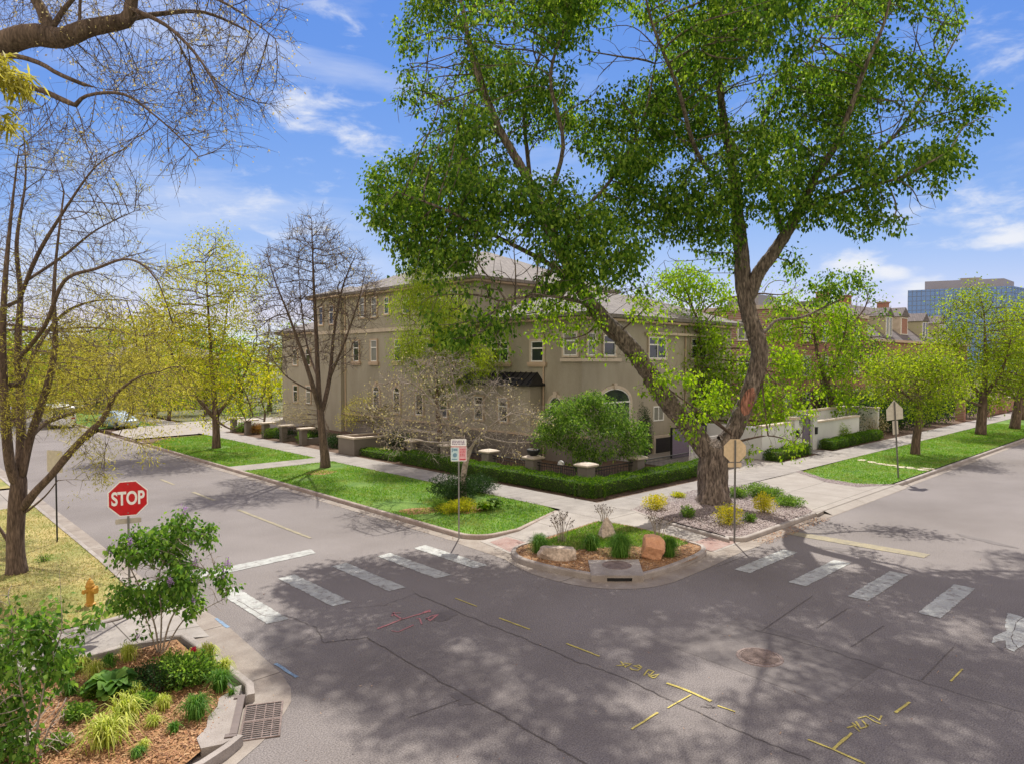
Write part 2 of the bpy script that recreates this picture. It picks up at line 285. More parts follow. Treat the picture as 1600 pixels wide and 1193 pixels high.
class MB:
    def __init__(s): s.v = []; s.f = []
    def add(s, vs, fs):
        b = len(s.v); s.v += [tuple(map(float, v)) for v in vs]; s.f += [tuple(b+i for i in f) for f in fs]; return s
    def box(s, x0, y0, z0, x1, y1, z1):
        return s.add([(x0, y0, z0), (x1, y0, z0), (x1, y1, z0), (x0, y1, z0), (x0, y0, z1), (x1, y0, z1), (x1, y1, z1), (x0, y1, z1)],
                     [(0, 3, 2, 1), (4, 5, 6, 7), (0, 1, 5, 4), (1, 2, 6, 5), (2, 3, 7, 6), (3, 0, 4, 7)])
    def bar(s, p, q, wx, wy=None):     # square bar between two points
        p, q = Vector(p), Vector(q); d = (q-p).normalized(); a = Vector((0, 0, 1)) if abs(d.z) < .9 else Vector((1, 0, 0))
        u = d.cross(a).normalized()*wx/2; v = d.cross(u).normalized()*(wy or wx)/2
        return s.add([p-u-v, p+u-v, p+u+v, p-u+v, q-u-v, q+u-v, q+u+v, q-u+v], [(0, 3, 2, 1), (4, 5, 6, 7), (0, 1, 5, 4), (1, 2, 6, 5), (2, 3, 7, 6), (3, 0, 4, 7)])
    def prism(s, poly, z0, z1):
        n = len(poly); a = sum(poly[i][0]*poly[(i+1) % n][1]-poly[(i+1) % n][0]*poly[i][1] for i in range(n))
        if a < 0: poly = poly[::-1]
        vs = [(x, y, z0) for x, y in poly]+[(x, y, z1) for x, y in poly]
        return s.add(vs, [tuple(range(n, 2*n)), tuple(range(n-1, -1, -1))]+[(i, (i+1) % n, n+(i+1) % n, n+i) for i in range(n)])
    def sheet(s, poly, z):
        n = len(poly); a = sum(poly[i][0]*poly[(i+1) % n][1]-poly[(i+1) % n][0]*poly[i][1] for i in range(n))
        if a < 0: poly = poly[::-1]
        return s.add([(x, y, z) for x, y in poly], [tuple(range(n))])
    def tube(s, pts, rads, n=8, cap=True):
        pts = [Vector(p) for p in pts]; b = len(s.v); prev = None
        for i, p in enumerate(pts):
            d = (pts[min(i+1, len(pts)-1)]-pts[max(i-1, 0)]).normalized()
            if prev is None: prev = d.cross(Vector((0, 0, 1)) if abs(d.z) < .9 else Vector((1, 0, 0))).normalized()
            u = (prev-d*prev.dot(d)).normalized(); v = d.cross(u); prev = u; r = rads[i] if hasattr(rads, '__len__') else rads
            s.v += [tuple(p+(u*math.cos(a)+v*math.sin(a))*r) for a in (2*math.pi*k/n for k in range(n))]
        for i in range(len(pts)-1):
            for k in range(n): s.f.append((b+i*n+k, b+i*n+(k+1) % n, b+(i+1)*n+(k+1) % n, b+(i+1)*n+k))
        if cap: s.f.append(tuple(b+k for k in range(n-1, -1, -1))); s.f.append(tuple(b+(len(pts)-1)*n+k for k in range(n)))
        return s
    def lathe(s, prof, c=(0, 0, 0), n=16):
        b = len(s.v)
        for r, z in prof: s.v += [(c[0]+r*math.cos(2*math.pi*k/n), c[1]+r*math.sin(2*math.pi*k/n), c[2]+z) for k in range(n)]
        for i in range(len(prof)-1):
            for k in range(n): s.f.append((b+i*n+k, b+i*n+(k+1) % n, b+(i+1)*n+(k+1) % n, b+(i+1)*n+k))
        s.f.append(tuple(b+k for k in range(n-1, -1, -1))); s.f.append(tuple(b+(len(prof)-1)*n+k for k in range(n))); return s
    def build(s, name, mat, parent=None, smooth=False, bevel=0):
        me = bpy.data.meshes.new(name); me.from_pydata(s.v, [], s.f); me.update(); me.materials.append(M[mat])
        if smooth: me.polygons.foreach_set('use_smooth', [True]*len(me.polygons))
        o = bpy.data.objects.new(name, me); COL.objects.link(o)
        if parent: o.parent = parent
        if bevel: m = o.modifiers.new('bevel', 'BEVEL'); m.width = bevel; m.segments = 2; m.limit_method = 'ANGLE'
        return o
def struct(name, mb, mat, **k): return meta(mb.build(name, mat, **k), kind='structure')
def rel(pts, c): return [(p[0]-c[0], p[1]-c[1]) for p in pts]
def offset(path, d):      # offset a polyline to its left by d
    out = []
    for i in range(len(path)):
        a = Vector(path[max(i-1, 0)]); b = Vector(path[i]); c = Vector(path[min(i+1, len(path)-1)])
        d1 = (b-a).normalized() if i > 0 else (c-b).normalized(); d2 = (c-b).normalized() if i < len(path)-1 else d1
        n1 = Vector((-d1.y, d1.x)); n2 = Vector((-d2.y, d2.x)); m = (n1+n2).normalized(); k = 1/max(.5, m.dot(n1)); out.append(tuple(b+m*d*k))
    return out
def smooth_path(pts, n=6):
    pts = [np.array(p, float) for p in pts]; out = []
    for i in range(len(pts)-1):
        p0, p1, p2, p3 = pts[max(i-1, 0)], pts[i], pts[i+1], pts[min(i+2, len(pts)-1)]
        for k in range(n):
            t = k/n; out.append(tuple(.5*((2*p1)+(-p0+p2)*t+(2*p0-5*p1+4*p2-p3)*t*t+(-p0+3*p1-3*p2+p3)*t**3)))
    out.append(tuple(pts[-1])); return out
def kerb(name, path, mat='kerb', h=.14, wd=.15, heights=None):
    prof = [(0, -.03), (.012, h-.03), (.03, h-.008), (.05, h), (wd, h), (wd, -.03)]
    mb = MB(); rows = [offset(path, o) for o, _ in prof]; n = len(path)
    for (o, z), row in zip(prof, rows): mb.v += [(x, y, z if heights is None or z < 0 else z*heights[i]) for i, (x, y) in enumerate(row)]
    for j in range(len(prof)-1):
        for i in range(n-1): mb.f.append((j*n+i, j*n+i+1, (j+1)*n+i+1, (j+1)*n+i))
    mb.f += [tuple(j*n for j in range(len(prof))), tuple(j*n+n-1 for j in reversed(range(len(prof))))]
    return struct(name, mb, mat)
def strip(name, path, a, b, z, mat):
    A, B = offset(path, a), offset(path, b); n = len(path)
    mb = MB(); mb.v = [(x, y, z) for x, y in A]+[(x, y, z) for x, y in B]; mb.f = [(i, i+1, n+i+1, n+i) if b > a else (i+1, i, n+i, n+i+1) for i in range(n-1)]
    return struct(name, mb, mat)
def inpoly(x, y, poly):
    ins = np.zeros(len(x), bool); n = len(poly)
    for i in range(n):
        x1, y1 = poly[i]; x2, y2 = poly[(i+1) % n]
        c = ((y1 > y) != (y2 > y)) & (x < (x2-x1)*(y-y1)/((y2-y1) if y2 != y1 else 1e-9)+x1); ins ^= c
    return ins
def scatter(poly, n, rng):
    a = np.array(poly); lo, hi = a.min(0), a.max(0); p = lo+rng.random((n, 2))*(hi-lo); return p[inpoly(p[:, 0], p[:, 1], poly)]
def blades(name, poly, dens, z, mat, h=(.035, .07), wd=.012, seed=1, label=None, lean=.5, holes=None):
    rng = np.random.default_rng(seed); a = np.array(poly); lo, hi = a.min(0), a.max(0)
    p = scatter(poly, int(dens*(hi-lo).prod()), rng); n = len(p)
    # patchy density
    k = np.sin(p[:, 0]*2.1+seed)+np.sin(p[:, 1]*1.7+p[:, 0]*.9)+np.sin(p[:, 0]*5.3-p[:, 1]*4.1)*.6; p = p[rng.random(n) < .82+.12*k]
    for (hx, hy, hr) in holes or []: p = p[(p[:, 0]-hx)**2+(p[:, 1]-hy)**2 > (hr*(.7+.6*rng.random(len(p))))**2]
    n = len(p)
    th = rng.random(n)*2*np.pi; hh = h[0]+(h[1]-h[0])*rng.random(n); s = np.stack([np.cos(th), np.sin(th)], 1)*wd*(.6+.8*rng.random(n))[:, None]
    ln = rng.normal(0, lean, (n, 2))*hh[:, None]
    V = np.zeros((n, 3, 3)); V[:, 0, :2] = p-s; V[:, 1, :2] = p+s; V[:, 2, :2] = p+ln; V[:, 0, 2] = V[:, 1, 2] = z; V[:, 2, 2] = z+hh
    return meta(npmesh(name, V.reshape(-1, 3), np.arange(3*n).reshape(-1, 3), mat), label, 'grass', kind='stuff')
def chips(name, poly, n, z, mat, size=(.03, .07), seed=2, label=None, cat=None, flat=.35, cube=False, mound=None):
    rng = np.random.default_rng(seed); p = scatter(poly, n, rng); n = len(p); th = rng.random(n)*2*np.pi; L_ = size[0]+(size[1]-size[0])*rng.random(n)
    zz = np.full(n, z)+rng.random(n)*.025
    c = np.stack([p[:, 0], p[:, 1], zz], 1); e1 = np.stack([np.cos(th), np.sin(th), rng.normal(0, flat, n)], 1)*L_[:, None]/2
    if cube:      # squashed octahedral pebbles
        e2 = np.stack([-np.sin(th), np.cos(th), rng.normal(0, .2, n)], 1)*(L_*(.6+.4*rng.random(n)))[:, None]/2; e3 = np.zeros((n, 3)); e3[:, 2] = L_*.35
        V = np.stack([c+e1, c+e2, c-e1, c-e2, c+e3, c-e3], 1); F = np.array([(0, 1, 4), (1, 2, 4), (2, 3, 4), (3, 0, 4)]); F = (np.arange(n)*6)[:, None, None]+F
        return meta(npmesh(name, V.reshape(-1, 3), F.reshape(-1, 3), mat), label, cat, kind='stuff')
    e2 = np.stack([-np.sin(th), np.cos(th), rng.normal(0, flat, n)], 1)*(L_*.36)[:, None]/2
    V = np.stack([c-e1-e2, c+e1-e2, c+e1+e2, c-e1+e2], 1)
    return meta(npmesh(name, V.reshape(-1, 3), np.arange(4*n).reshape(-1, 4), mat), label, cat, kind='stuff')

M['road_patch'] = surf('road_patch', (.125, .110, .105), (.175, .157, .150), .7, .93, .35, 85, fine=.25)
M['road_polish'] = surf('road_polish', (.19, .170, .162), (.235, .212, .203), .6, .9, .3, 90, fine=.2)
M['oil_stain'] = surf('oil_stain', (.115, .10, .095), (.16, .142, .136), 1.2, .8, .2, 60, fine=.2)
M['glass_blind'] = plain('glass_blind', (.22, .22, .20), .25)

# ================================================================ THE SETTING: ground, roads, pavements, kerbs
def arc(c, r, a0, a1, n=10): return [(c[0]+r*math.cos(math.radians(a0+(a1-a0)*i/n)), c[1]+r*math.sin(math.radians(a0+(a1-a0)*i/n))) for i in range(n+1)]
mb = MB(); mb.sheet([(-900, -900), (1400, -900), (1400, 1400), (-900, 1400)], -.05); struct('ground', mb, 'ground')
mb = MB(); mb.sheet([(-120, -4), (320, -4), (320, 10.7), (14.4, 10.7), (14.4, 260), (4.6, 260), (4.6, 10.7), (-120, 10.7)], 0); struct('road', mb, 'asphalt')
mb = MB(); mb.sheet([P(0, 790, 0), P(58, 786, 0), P(170, 870, 0), (5.1, 20), (5.1, 60), (-3, 60)], .003)
mb = MB(); mb.sheet([(14.2, 55.5), (14.2, 62), (19, 68), (60, 68), (60, 58.5), (19.5, 56.2)], .10); struct('alley', mb, 'drive')
# north-east block
NEK_L = [(14.0, 220), (14.0, 18.0)]+arc((15.0, 17.45), 1.0, 180, 262, 8)+[(15.9, 16.42), (17.4, 16.95), (18.95, 17.5)]
mb = MB(); mb.prism([(14.1, 220), (14.1, 14.9), (13.72, 12.9), (14.4, 11.2), (15.7, 10.75), (220, 10.75), (220, 220)], -.04, .004); struct('block_ground', mb, 'soil')
mb = MB(); mb.prism([(-80, 10.1), (2.9, 10.1), (3.9, 10.8), (4.55, 11.7), (4.6, 14.9), (4.6, 220), (-80, 220)], -.04, .004); struct('corner_ground', mb, 'soil')
mb = MB(); mb.prism([(-100, -30), (-100, -1.2), (200, -1.2), (200, -30)], -.04, .1); struct('south_verge', mb, 'lawn')
def gsheet_(name, pts, z, mat): mb = MB(); mb.sheet(pts, z); return struct(name, mb, mat)
def lawnpatch(name, poly, mat='lawn', z=.12): mb = MB(); mb.sheet(poly, z); return struct(name, mb, mat)
V1 = [(14.14, 35.1), (14.14, 18.0)]+arc((15.0, 17.45), .86, 180, 262, 6)+[(15.9, 16.56), (17.4, 17.1), (18.95, 17.64), (19.2, 18.4), (19.2, 35.1)]
V2 = [(14.14, 37.0), (19.2, 37.0), (19.2, 54.6), (16.6, 54.2), (14.9, 52.4), (14.14, 50.5)]
lawnpatch('lawn', V1); lawnpatch('lawn', V2)
lawnpatch('lawn', [(14.14, 66), (19.2, 66), (19.2, 200), (14.14, 200)])
RV = [P(1251, 736), P(1290, 748), P(1340, 756), (34.3, 10.9), (200, 10.9), (200, 15.4), (41.5, 15.4)]
lawnpatch('lawn', RV)
gsheet_('garden_soil', [(21.15, 17.45), (220, 17.45), (220, 56.4), (21.15, 56.4)], .098, 'soil'); gsheet_('garden_soil', [(22, 66), (120, 66), (120, 220), (22, 220)], .098, 'ground')
# pavements
mb = MB(); mb.sheet([(19.2, 17.6), (21.15, 17.6), (21.15, 56.5), (19.2, 56.5)], .13); struct('sidewalk', mb, 'walk_y')
mb = MB(); mb.sheet([(19.2, 66), (21.15, 66), (21.15, 200), (19.2, 200)], .13); struct('sidewalk', mb, 'walk_y')
mb = MB(); mb.sheet([(19.0, 15.45), (200, 15.45), (200, 17.45), (21.15, 17.45), (21.15, 17.6), (19.0, 17.6)], .128); struct('sidewalk', mb, 'walk_x')
mb = MB(); mb.sheet([(14.1, 35.1), (19.2, 35.1), (19.2, 37.0), (14.1, 37.0)], .13); struct('footpath', mb, 'walk_y')
def ramp_sheet(name, pts, mat): mb = MB(); mb.add(pts, [tuple(range(len(pts)))]); return struct(name, mb, mat)
# kerb ramps: sloping from the pavement down to the gutter
ramp_sheet('kerb_ramp', [(13.9, 14.7, .012), (16.4, 15.0, .07), (19.02, 15.3, .129), (19.02, 17.55, .129), (16.0, 16.55, .075), (14.2, 16.5, .014)][::1], 'pad')
ramp_sheet('kerb_ramp', [(18.5, 10.7, .012), (20.1, 10.72, .014), (20.95, 15.5, .13), (18.95, 15.5, .13)], 'pad')
ramp_sheet('tactile_paving', [(14.05, 14.96, .018), (15.1, 15.06, .043), (15.1, 16.25, .046), (14.35, 16.2, .020)], 'tactile')
ramp_sheet('tactile_paving', [(18.5, 10.8, .018), (20.02, 10.82, .020), (20.15, 11.7, .045), (18.62, 11.7, .045)], 'tactile')
# kerbs
kerb('kerb', NEK_L, 'kerb_brown', heights=[1]*(len(NEK_L)-3)+[.97, .95, .93])
ISL = [P(935, 812), P(868, 834), P(812, 850), P(799, 862), P(815, 873), P(860, 886), P(924, 897), P(1005, 897), P(1040, 888), P(1085, 872), P(1103, 860), P(1095, 848), P(1050, 836), P(985, 820)]
ISLF = smooth_path([P(826, 846), P(806, 852), P(798, 860), P(806, 870), P(828, 878), P(868, 888), P(926, 898)], 5)+smooth_path([P(1004, 898), P(1040, 888.5), P(1078, 874), P(1101, 862), P(1101, 852), P(1075, 844)], 5)
isl_out = [tuple(p) for p in ISLF]
kerb('kerb', isl_out, 'kerb', h=.16)
GRA = [P(983, 797), P(1045, 816), P(1130, 839), (20.02, 10.95), (20.3, 10.72), (20.9, 10.66), (25.65, 10.66)]
kerb('kerb', [tuple(p) for p in smooth_path([P(983, 796), P(1040, 815), P(1140, 842)], 4)]+arc((20.45, 11.1), .44, 185, 268, 5)+[(21.5, 10.66), (26.3, 10.66)], 'kerb')
kerb('kerb', [(34.3, 10.62), (60, 10.62), (210, 10.62)], 'kerb')
BK = [(4.62, 14.75), (4.68, 13.2), (4.70, 11.7), (4.56, 11.32)]
BK2 = [(3.94, 10.2), (3.7, 10.05), (3.3, 9.88), (2.4, 9.74), (-30, 9.7)]
kerb('kerb', [(-20, 14.92), (3.9, 14.88), (4.45, 14.86)]+BK, 'kerb', heights=[1, 1, .95, .92, .95, 1, 1])
kerb('kerb', BK2, 'kerb', h=.16)
kerb('kerb', [(4.9, 220), (4.9, 33.6)][::-1], 'kerb')if False else None
NWK = [(4.3, 16.95)]+[(4.72, 17.6), (4.85, 21), (4.92, 26), (4.92, 32.3)]
kerb('kerb', [(1.5, 16.55), (3.3, 16.55), (4.2, 16.7), (4.75, 17.3), (4.85, 18.3), (4.9, 22), (4.9, 32.2)], 'kerb')
kerb('kerb', [(4.9, 37.5), (4.9, 220)], 'kerb')
# gutters
def gsheet(name, pts, z, mat): mb = MB(); mb.sheet(pts, z); return struct(name, mb, mat)
strip('gutter', [(14.03, 200), (14.03, 18.0)]+arc((15.0, 17.45), .97, 180, 225, 4), 0, -.42, .006, 'gutter')
GI = smooth_path([P(812, 870, 0), P(850, 890, 0), P(926, 908, 0), P(1004, 908, 0), P(1060, 890, 0), P(1103, 872, 0)]+[(19.0, 10.64), (20.3, 10.60)], 4)
gsheet('gutter', [(13.35, 13.6), (14.6, 13.9), (14.6, 16.9), (13.55, 16.9), (13.45, 14.8)], .0055, 'gutter'); gsheet('gutter', [(17.8, 10.3), (20.6, 10.2), (20.6, 11.2), (17.8, 11.2)], .0055, 'gutter')
strip('gutter', GI, .12, -.48, .008, 'gutter')
strip('gutter', [(20.3, 10.64), (34.4, 10.64)], 0, -.4, .007, 'gutter'); strip('gutter', [(34.4, 10.63), (200, 10.63)], 0, -.3, .006, 'gutter')
gsheet('gutter', [P(300, 940, 0), P(312, 948, 0), P(350, 972, 0), P(404, 1020, 0), P(440, 1052, 0), P(455, 1075, 0), P(455, 1095, 0), P(430, 1138, 0), P(405, 1163, 0), P(370, 1193, 0), (3.2, 9.1), (2, 9.0), (-20, 9.0), (-20, 9.85), (3.2, 10.05), (4.75, 11.4), (4.68, 14.9), (4.6, 17.2)], .007, 'gutter')
strip('gutter', [(4.86, 18), (4.93, 26), (4.93, 32.4), (4.93, 37.3), (4.93, 200)][::-1], 0, .42, .006, 'gutter')
# north-west corner: ramp pad, pavement, dry lawn, planting bed
ramp_sheet('kerb_ramp', [(5.15, 14.6, .010), (5.3, 17.0, .010), (4.6, 17.1, .04), (3.9, 16.5, .13), (3.9, 14.9, .13), (4.55, 14.8, .07)][::1], 'pad')
gsheet('sidewalk', [(-60, 14.9), (3.92, 14.9), (3.92, 16.52), (-60, 16.52)], .13, 'walk_x')
DL = [(-30, 16.7), (4.1, 16.85), (4.6, 17.4), (4.75, 21), (4.78, 32.2), (-30, 32.2)]
gsheet('lawn', DL, .12, 'lawn_dry')
gsheet('driveway', [(-30, 32.25), (4.9, 32.25), (4.9, 37.4), (-30, 37.4)], .06, 'drive')
gsheet('lawn', [(-30, 37.5), (4.75, 37.5), (4.75, 200), (-30, 200)], .12, 'lawn_dry')
BED = [(-20, 9.85), (2.4, 9.88), (3.2, 10.0), (3.72, 10.35), (4.3, 11.1), (4.5, 11.6), (4.52, 14.65), (-20, 14.8)]
gsheet('planting_bed', BED, .11, 'mulch_base')
# driveway to the garage, right side
DR = [P(1277, 802), P(1249, 785), P(1214, 763), P(1150, 757), (28.6, 15.45), (34.9, 15.45), P(1251, 736), P(1290, 749), P(1340, 756.5), (34.35, 10.66), (26.3, 10.66)]
gsheet('driveway', [tuple(p) for p in DR], .122, 'drive')
ramp_sheet('driveway', [(26.2, 10.3, .008), (34.5, 10.3, .008), (34.4, 10.72, .124), (26.3, 10.72, .124)], 'drive')
gsheet('driveway', [(31.2, 17.45), (37.2, 17.45), (37.6, 26), (31.2, 26)], .13, 'drive')
GRV = [P(985, 796), P(1010, 784), P(1055, 771), P(1120, 758), P(1150, 757), P(1214, 763), P(1249, 785), P(1276, 801), (25.6, 10.8), (20.5, 10.8), (20.1, 11.1)]
gsheet('gravel_bed', GRV, .118, 'gravel_base')
GR2 = [P(1244, 736), P(1252, 735), P(1290, 747), P(1340, 755), P(1398, 756.5), P(1340, 760), P(1290, 752)]
gsheet('gravel_bed', GR2, .126, 'gravel_base')
ISB = [tuple(p) for p in ISL]
gsheet('island_bed', ISB, .122, 'mulch_base')
ISG = [P(935, 814), P(880, 833), P(845, 848), P(880, 862), P(915, 856), P(990, 852), P(1040, 858), P(1075, 848), P(1050, 838), P(985, 822)]
gsheet('island_grass_base', [tuple(p) for p in ISG], .127, 'lawn')
# house plot soil strip under hedges
gsheet('hedge_soil', [(21.2, 17.7), (31.0, 17.7), (31.0, 19.0), (22.6, 19.0), (22.6, 33), (21.2, 33)], .125, 'soil')

# ---- painted markings
def paint(name, poly, mat='paint_white', z=.010):
    rn = random.Random(int(poly[0][0]*31+poly[0][1]*17)); out = []; n = len(poly)
    for i in range(n):
        a, b = Vector(poly[i]), Vector(poly[(i+1) % n]); k = max(1, int((b-a).length/.07)); nr = Vector((-(b-a).y, (b-a).x)).normalized()
        for j in range(k): q = a.lerp(b, j/k)+nr*rn.uniform(-.014, .014)*(j > 0)*(2.2 if rn.random() < .08 else 1); out.append((q.x, q.y))
    gsheet(name, out, z, mat)
for c in (6.55, 8.12, 9.68, 11.15, 12.45): mbp = [(c-.24, 14.45), (c+.24, 14.40), (c+.24, 17.35), (c-.24, 17.30)]; paint('crosswalk_bar', mbp)
for c in (9.22, 7.70, 6.22, 4.69): paint('crosswalk_bar', [(17.36, c-.23), (20.3, c-.23), (20.3, c+.23), (17.36, c+.23)])
paint('crosswalk_bar', [tuple(P(x, y, 0)) for x, y in ((1575, 957), (1600, 964), (1640, 975), (1585, 1018), (1573, 1013), (1570, 1000), (1550, 1004), (1552, 995), (1573, 985), (1570, 975))])
paint('stop_line', [(4.95, 18.6), (9.75, 18.85), (9.85, 19.35), (4.95, 19.2)])
paint('stop_line', [(22.2, 10.2), (22.4, 6.2), (22.95, 6.2), (22.75, 10.2)], 'paint_faint')
for a, b in ((36, 34.0), (31.5, 29), (26.5, 20.6), (60, 54), (50, 44)): paint('centre_line', [(10.42, a), (10.56, a), (10.54, b), (10.42, b)], 'paint_faint')
def stroke(name, px, wd, mat, z=.012, closed=False):
    if mat == 'paint_yellow': wd *= .82
    pts = [P(x, y, 0) for x, y in px]; rnd = random.Random(len(px)*7+int(px[0][0])); dens = []
    for i in range(len(pts)-1):
        a, b = Vector(pts[i]), Vector(pts[i+1]); k = max(1, int((b-a).length/.12)); dens += [tuple(a.lerp(b, j/k)) for j in range(k)]
    dens.append(tuple(pts[-1])); A = offset(dens, wd/2); B = offset(dens, -wd/2); mb = MB()
    A = [(x+rnd.uniform(-1, 1)*wd*.16, y+rnd.uniform(-1, 1)*wd*.16) for x, y in A]; B = [(x+rnd.uniform(-1, 1)*wd*.16, y+rnd.uniform(-1, 1)*wd*.16) for x, y in B]
    n = len(A); mb.v = [(x, y, z) for x, y in A+B]; mb.f = [(n+i, n+i+1, i+1, i) for i in range(n-1)]; return struct(name, mb, mat)
for s, wd in (([(780, 965), (828, 983)], .05), ([(885, 1005), (937, 1025)], .05), ([(711, 934), (745, 947)], .04), ([(1042, 1067), (1075, 1079), (1111, 1095)], .075), ([(1080, 1085), (1043, 1106)], .035), ([(1121, 1102), (1149, 1112)], .04),
              ([(1028, 1113), (987, 1139)], .05), ([(1262, 1155), (1300, 1170), (1352, 1193)], .05), ([(1331, 1145), (1302, 1170)], .055), ([(1421, 1097), (1399, 1113)], .055), ([(1504, 1045), (1485, 1064)], .04)):
    stroke('utility_paint_line', s, wd, 'paint_yellow')
# crew lettering: 74 2 Pk style marks sprayed upside down, and a second run beside the lane
for s in ([(1006, 1055), (1013, 1046), (1022, 1049), (1015, 1055), (1012, 1052)], [(1013, 1055), (1020, 1059), (1024, 1058), (1029, 1053), (1017, 1056)], [(984, 1043), (988, 1046), (996, 1047), (1001, 1044), (990, 1040), (998, 1039), (1003, 1043)],
          [(970, 1033), (977, 1042), (986, 1037), (975, 1036)], [(963, 1040), (972, 1039), (980, 1041)],
          [(1324, 1137), (1337, 1133), (1331, 1129)], [(1334, 1134), (1343, 1143)], [(1337, 1127), (1345, 1138), (1352, 1136), (1356, 1132)], [(1347, 1125), (1352, 1131), (1357, 1134)], [(1340, 1122), (1353, 1119), (1358, 1122), (1366, 1127), (1377, 1131)], [(1358, 1117), (1366, 1120), (1374, 1125), (1378, 1118)]):
    stroke('utility_lettering', s, .035, 'paint_yellow')
for s, wd in (([(590, 982), (628, 967), (670, 955)], .05), ([(628, 967), (614, 958), (626, 957)], .04), ([(612, 962), (616, 956)], .04), ([(612, 985), (622, 987), (646, 976)], .03), ([(650, 966), (656, 966), (659, 975)], .035), ([(665, 965), (672, 969), (684, 960), (674, 962), (666, 967)], .04), ([(660, 957), (671, 953), (672, 956)], .05)):
    stroke('utility_arrow', s, wd, 'paint_pink')
for s, wd in (([(430, 1036), (464, 1058)], .07), ([(337, 966), (357, 980)], .07)): stroke('utility_paint_line', s, wd, 'paint_blue')
# ---- cracks
def crack(px, wd):
    wd *= .7
    rnd = random.Random(int(px[0][0])); q = []
    for i in range(len(px)-1):
        k = 7
        for j in range(k): t = j/k; q.append((px[i][0]*(1-t)+px[i+1][0]*t+rnd.uniform(-1.6, 1.6), px[i][1]*(1-t)+px[i+1][1]*t+rnd.uniform(-1.1, 1.1)))
    q.append(px[-1]); o = stroke('road_crack', q, wd, 'crack', z=.0125)
crack([(506, 1004), (540, 999), (574, 996), (600, 1011), (660, 1047), (724, 1084), (787, 1118), (844, 1152), (896, 1182), (925, 1200)], .030)
crack([(649, 927), (686, 942), (750, 970), (799, 989), (850, 1010), (900, 1032), (957, 1052), (1044, 1091), (1119, 1126), (1180, 1152), (1267, 1187)], .026)
crack([(1180, 984), (1285, 1012), (1364, 1039), (1447, 1067), (1600, 1113)], .018)
crack([(369, 936), (412, 962), (450, 962), (495, 981), (506, 1004)], .022)
crack([(1094, 1103), (1120, 1106), (1103, 1100)], .03); crack([(440, 1016), (495, 996)], .014); crack([(545, 950), (600, 945), (649, 927)], .014)
crack([(1600, 962), (1586, 975), (1580, 998), (1594, 1015)], .02)
for s in ([(1270, 930), (1190, 985)], [(1325, 950), (1277, 980)], [(1381, 977), (1330, 1010)], [(1490, 1010), (1440, 1062)], [(1180, 862), (1120, 885)], [(720, 1092), (640, 1120)]): stroke('road_seam', s, .015, 'crack', z=.0115)
# ---- repairs, polish and stains in the asphalt
gsheet('road_patch', [(11.6, 4.6), (14.0, 4.5), (14.1, 7.6), (11.7, 7.7)], .0042, 'road_patch'); gsheet('road_patch', [(24, 2.0), (31, 2.1), (31, 3.2), (24, 3.3)], .0042, 'road_patch')
def blot(name, cx, cy, rx, ry, rz, mat, z, seed):
    rn = random.Random(seed); a0 = [rn.uniform(0, 6.28) for _ in range(4)]; pts = []
    for k in range(40):
        a = 6.2832*k/40; r = 1+.16*math.sin(2*a+a0[0])+.12*math.sin(5*a+a0[1])+.07*math.sin(9*a+a0[2]); x, y = rx*r*math.cos(a), ry*r*math.sin(a); pts.append((cx+x*math.cos(rz)-y*math.sin(rz), cy+x*math.sin(rz)+y*math.cos(rz)))
    gsheet(name, pts, z, mat)
for i, (x, y, rx, ry) in enumerate(((9.4, 12.2, .4, .22), (17.0, 3.4, .6, .18), (7.4, 9.0, .35, .2), (26, 5.5, .8, .2), (11.0, 16.0, .3, .14), (21.5, 8.4, .5, .16))): blot('oil_stain', x, y, rx, ry, i*.4, 'oil_stain', .0052+.0003*i, i)
# ---- loose ground cover
blades('lawn_grass', V1, 420, .12, 'blades', (.04, .075), .014, 1, 'short green turf of the verge before the crosswalk', holes=[(17.95, 33.5, 1.2), (15.1, 22.5, 1.1), (18.0, 21.6, .7), (16.4, 27.5, .7), (15.2, 30.5, .5), (14.8, 20.0, .5)])
blades('lawn_grass', V2, 300, .12, 'blades', (.045, .08), .018, 2, 'green turf of the verge under the yellow green tree', holes=[(16.9, 46, .8)])
blades('lawn_grass', [p for p in RV[:3]]+[(34.3, 10.9), (75, 10.9), (75, 15.4), (41.5, 15.4)], 260, .12, 'blades', (.04, .08), .018, 3, 'bright green turf along the right-hand street')
blades('dry_grass', [(-6, 16.7), (4.1, 16.85), (4.6, 17.4), (4.75, 21), (4.78, 32.2), (-8, 32.2)], 330, .12, 'blades_dry', (.03, .06), .012, 4, 'straw coloured dry turf around the bare tree')
blades('island_grass', [tuple(p) for p in ISG], 1300, .127, 'blades', (.04, .09), .011, 5, 'dark green grass at the back of the kerbed corner island')
chips('bark_mulch', [(-4, 9.9), (2.4, 9.92), (3.2, 10.04), (3.68, 10.4), (4.26, 11.15), (4.45, 11.65), (4.46, 14.6), (-4, 14.75)], 42000, .112, 'mulch', (.02, .062), 6, 'orange bark chips covering the near planting bed', 'mulch')
chips('bark_mulch', ISB, 9000, .124, 'mulch_dark', (.02, .06), 7, 'brown bark chips in the kerbed corner island', 'mulch')
chips('gravel', GRV, 26000, .12, 'gravel', (.03, .07), 8, 'pinkish grey gravel around the big tree', 'gravel', cube=True)
chips('gravel', [tuple(p) for p in GR2], 5000, .128, 'gravel', (.03, .06), 9, 'gravel strip between driveway and bright green verge', 'gravel', cube=True)
chips('leaf_litter', [(13.3, 17), (14.0, 17), (14.0, 45), (13.5, 45)], 700, .012, 'mulch_dark', (.02, .05), 10, 'dry leaf litter lying in the gutter', 'litter')
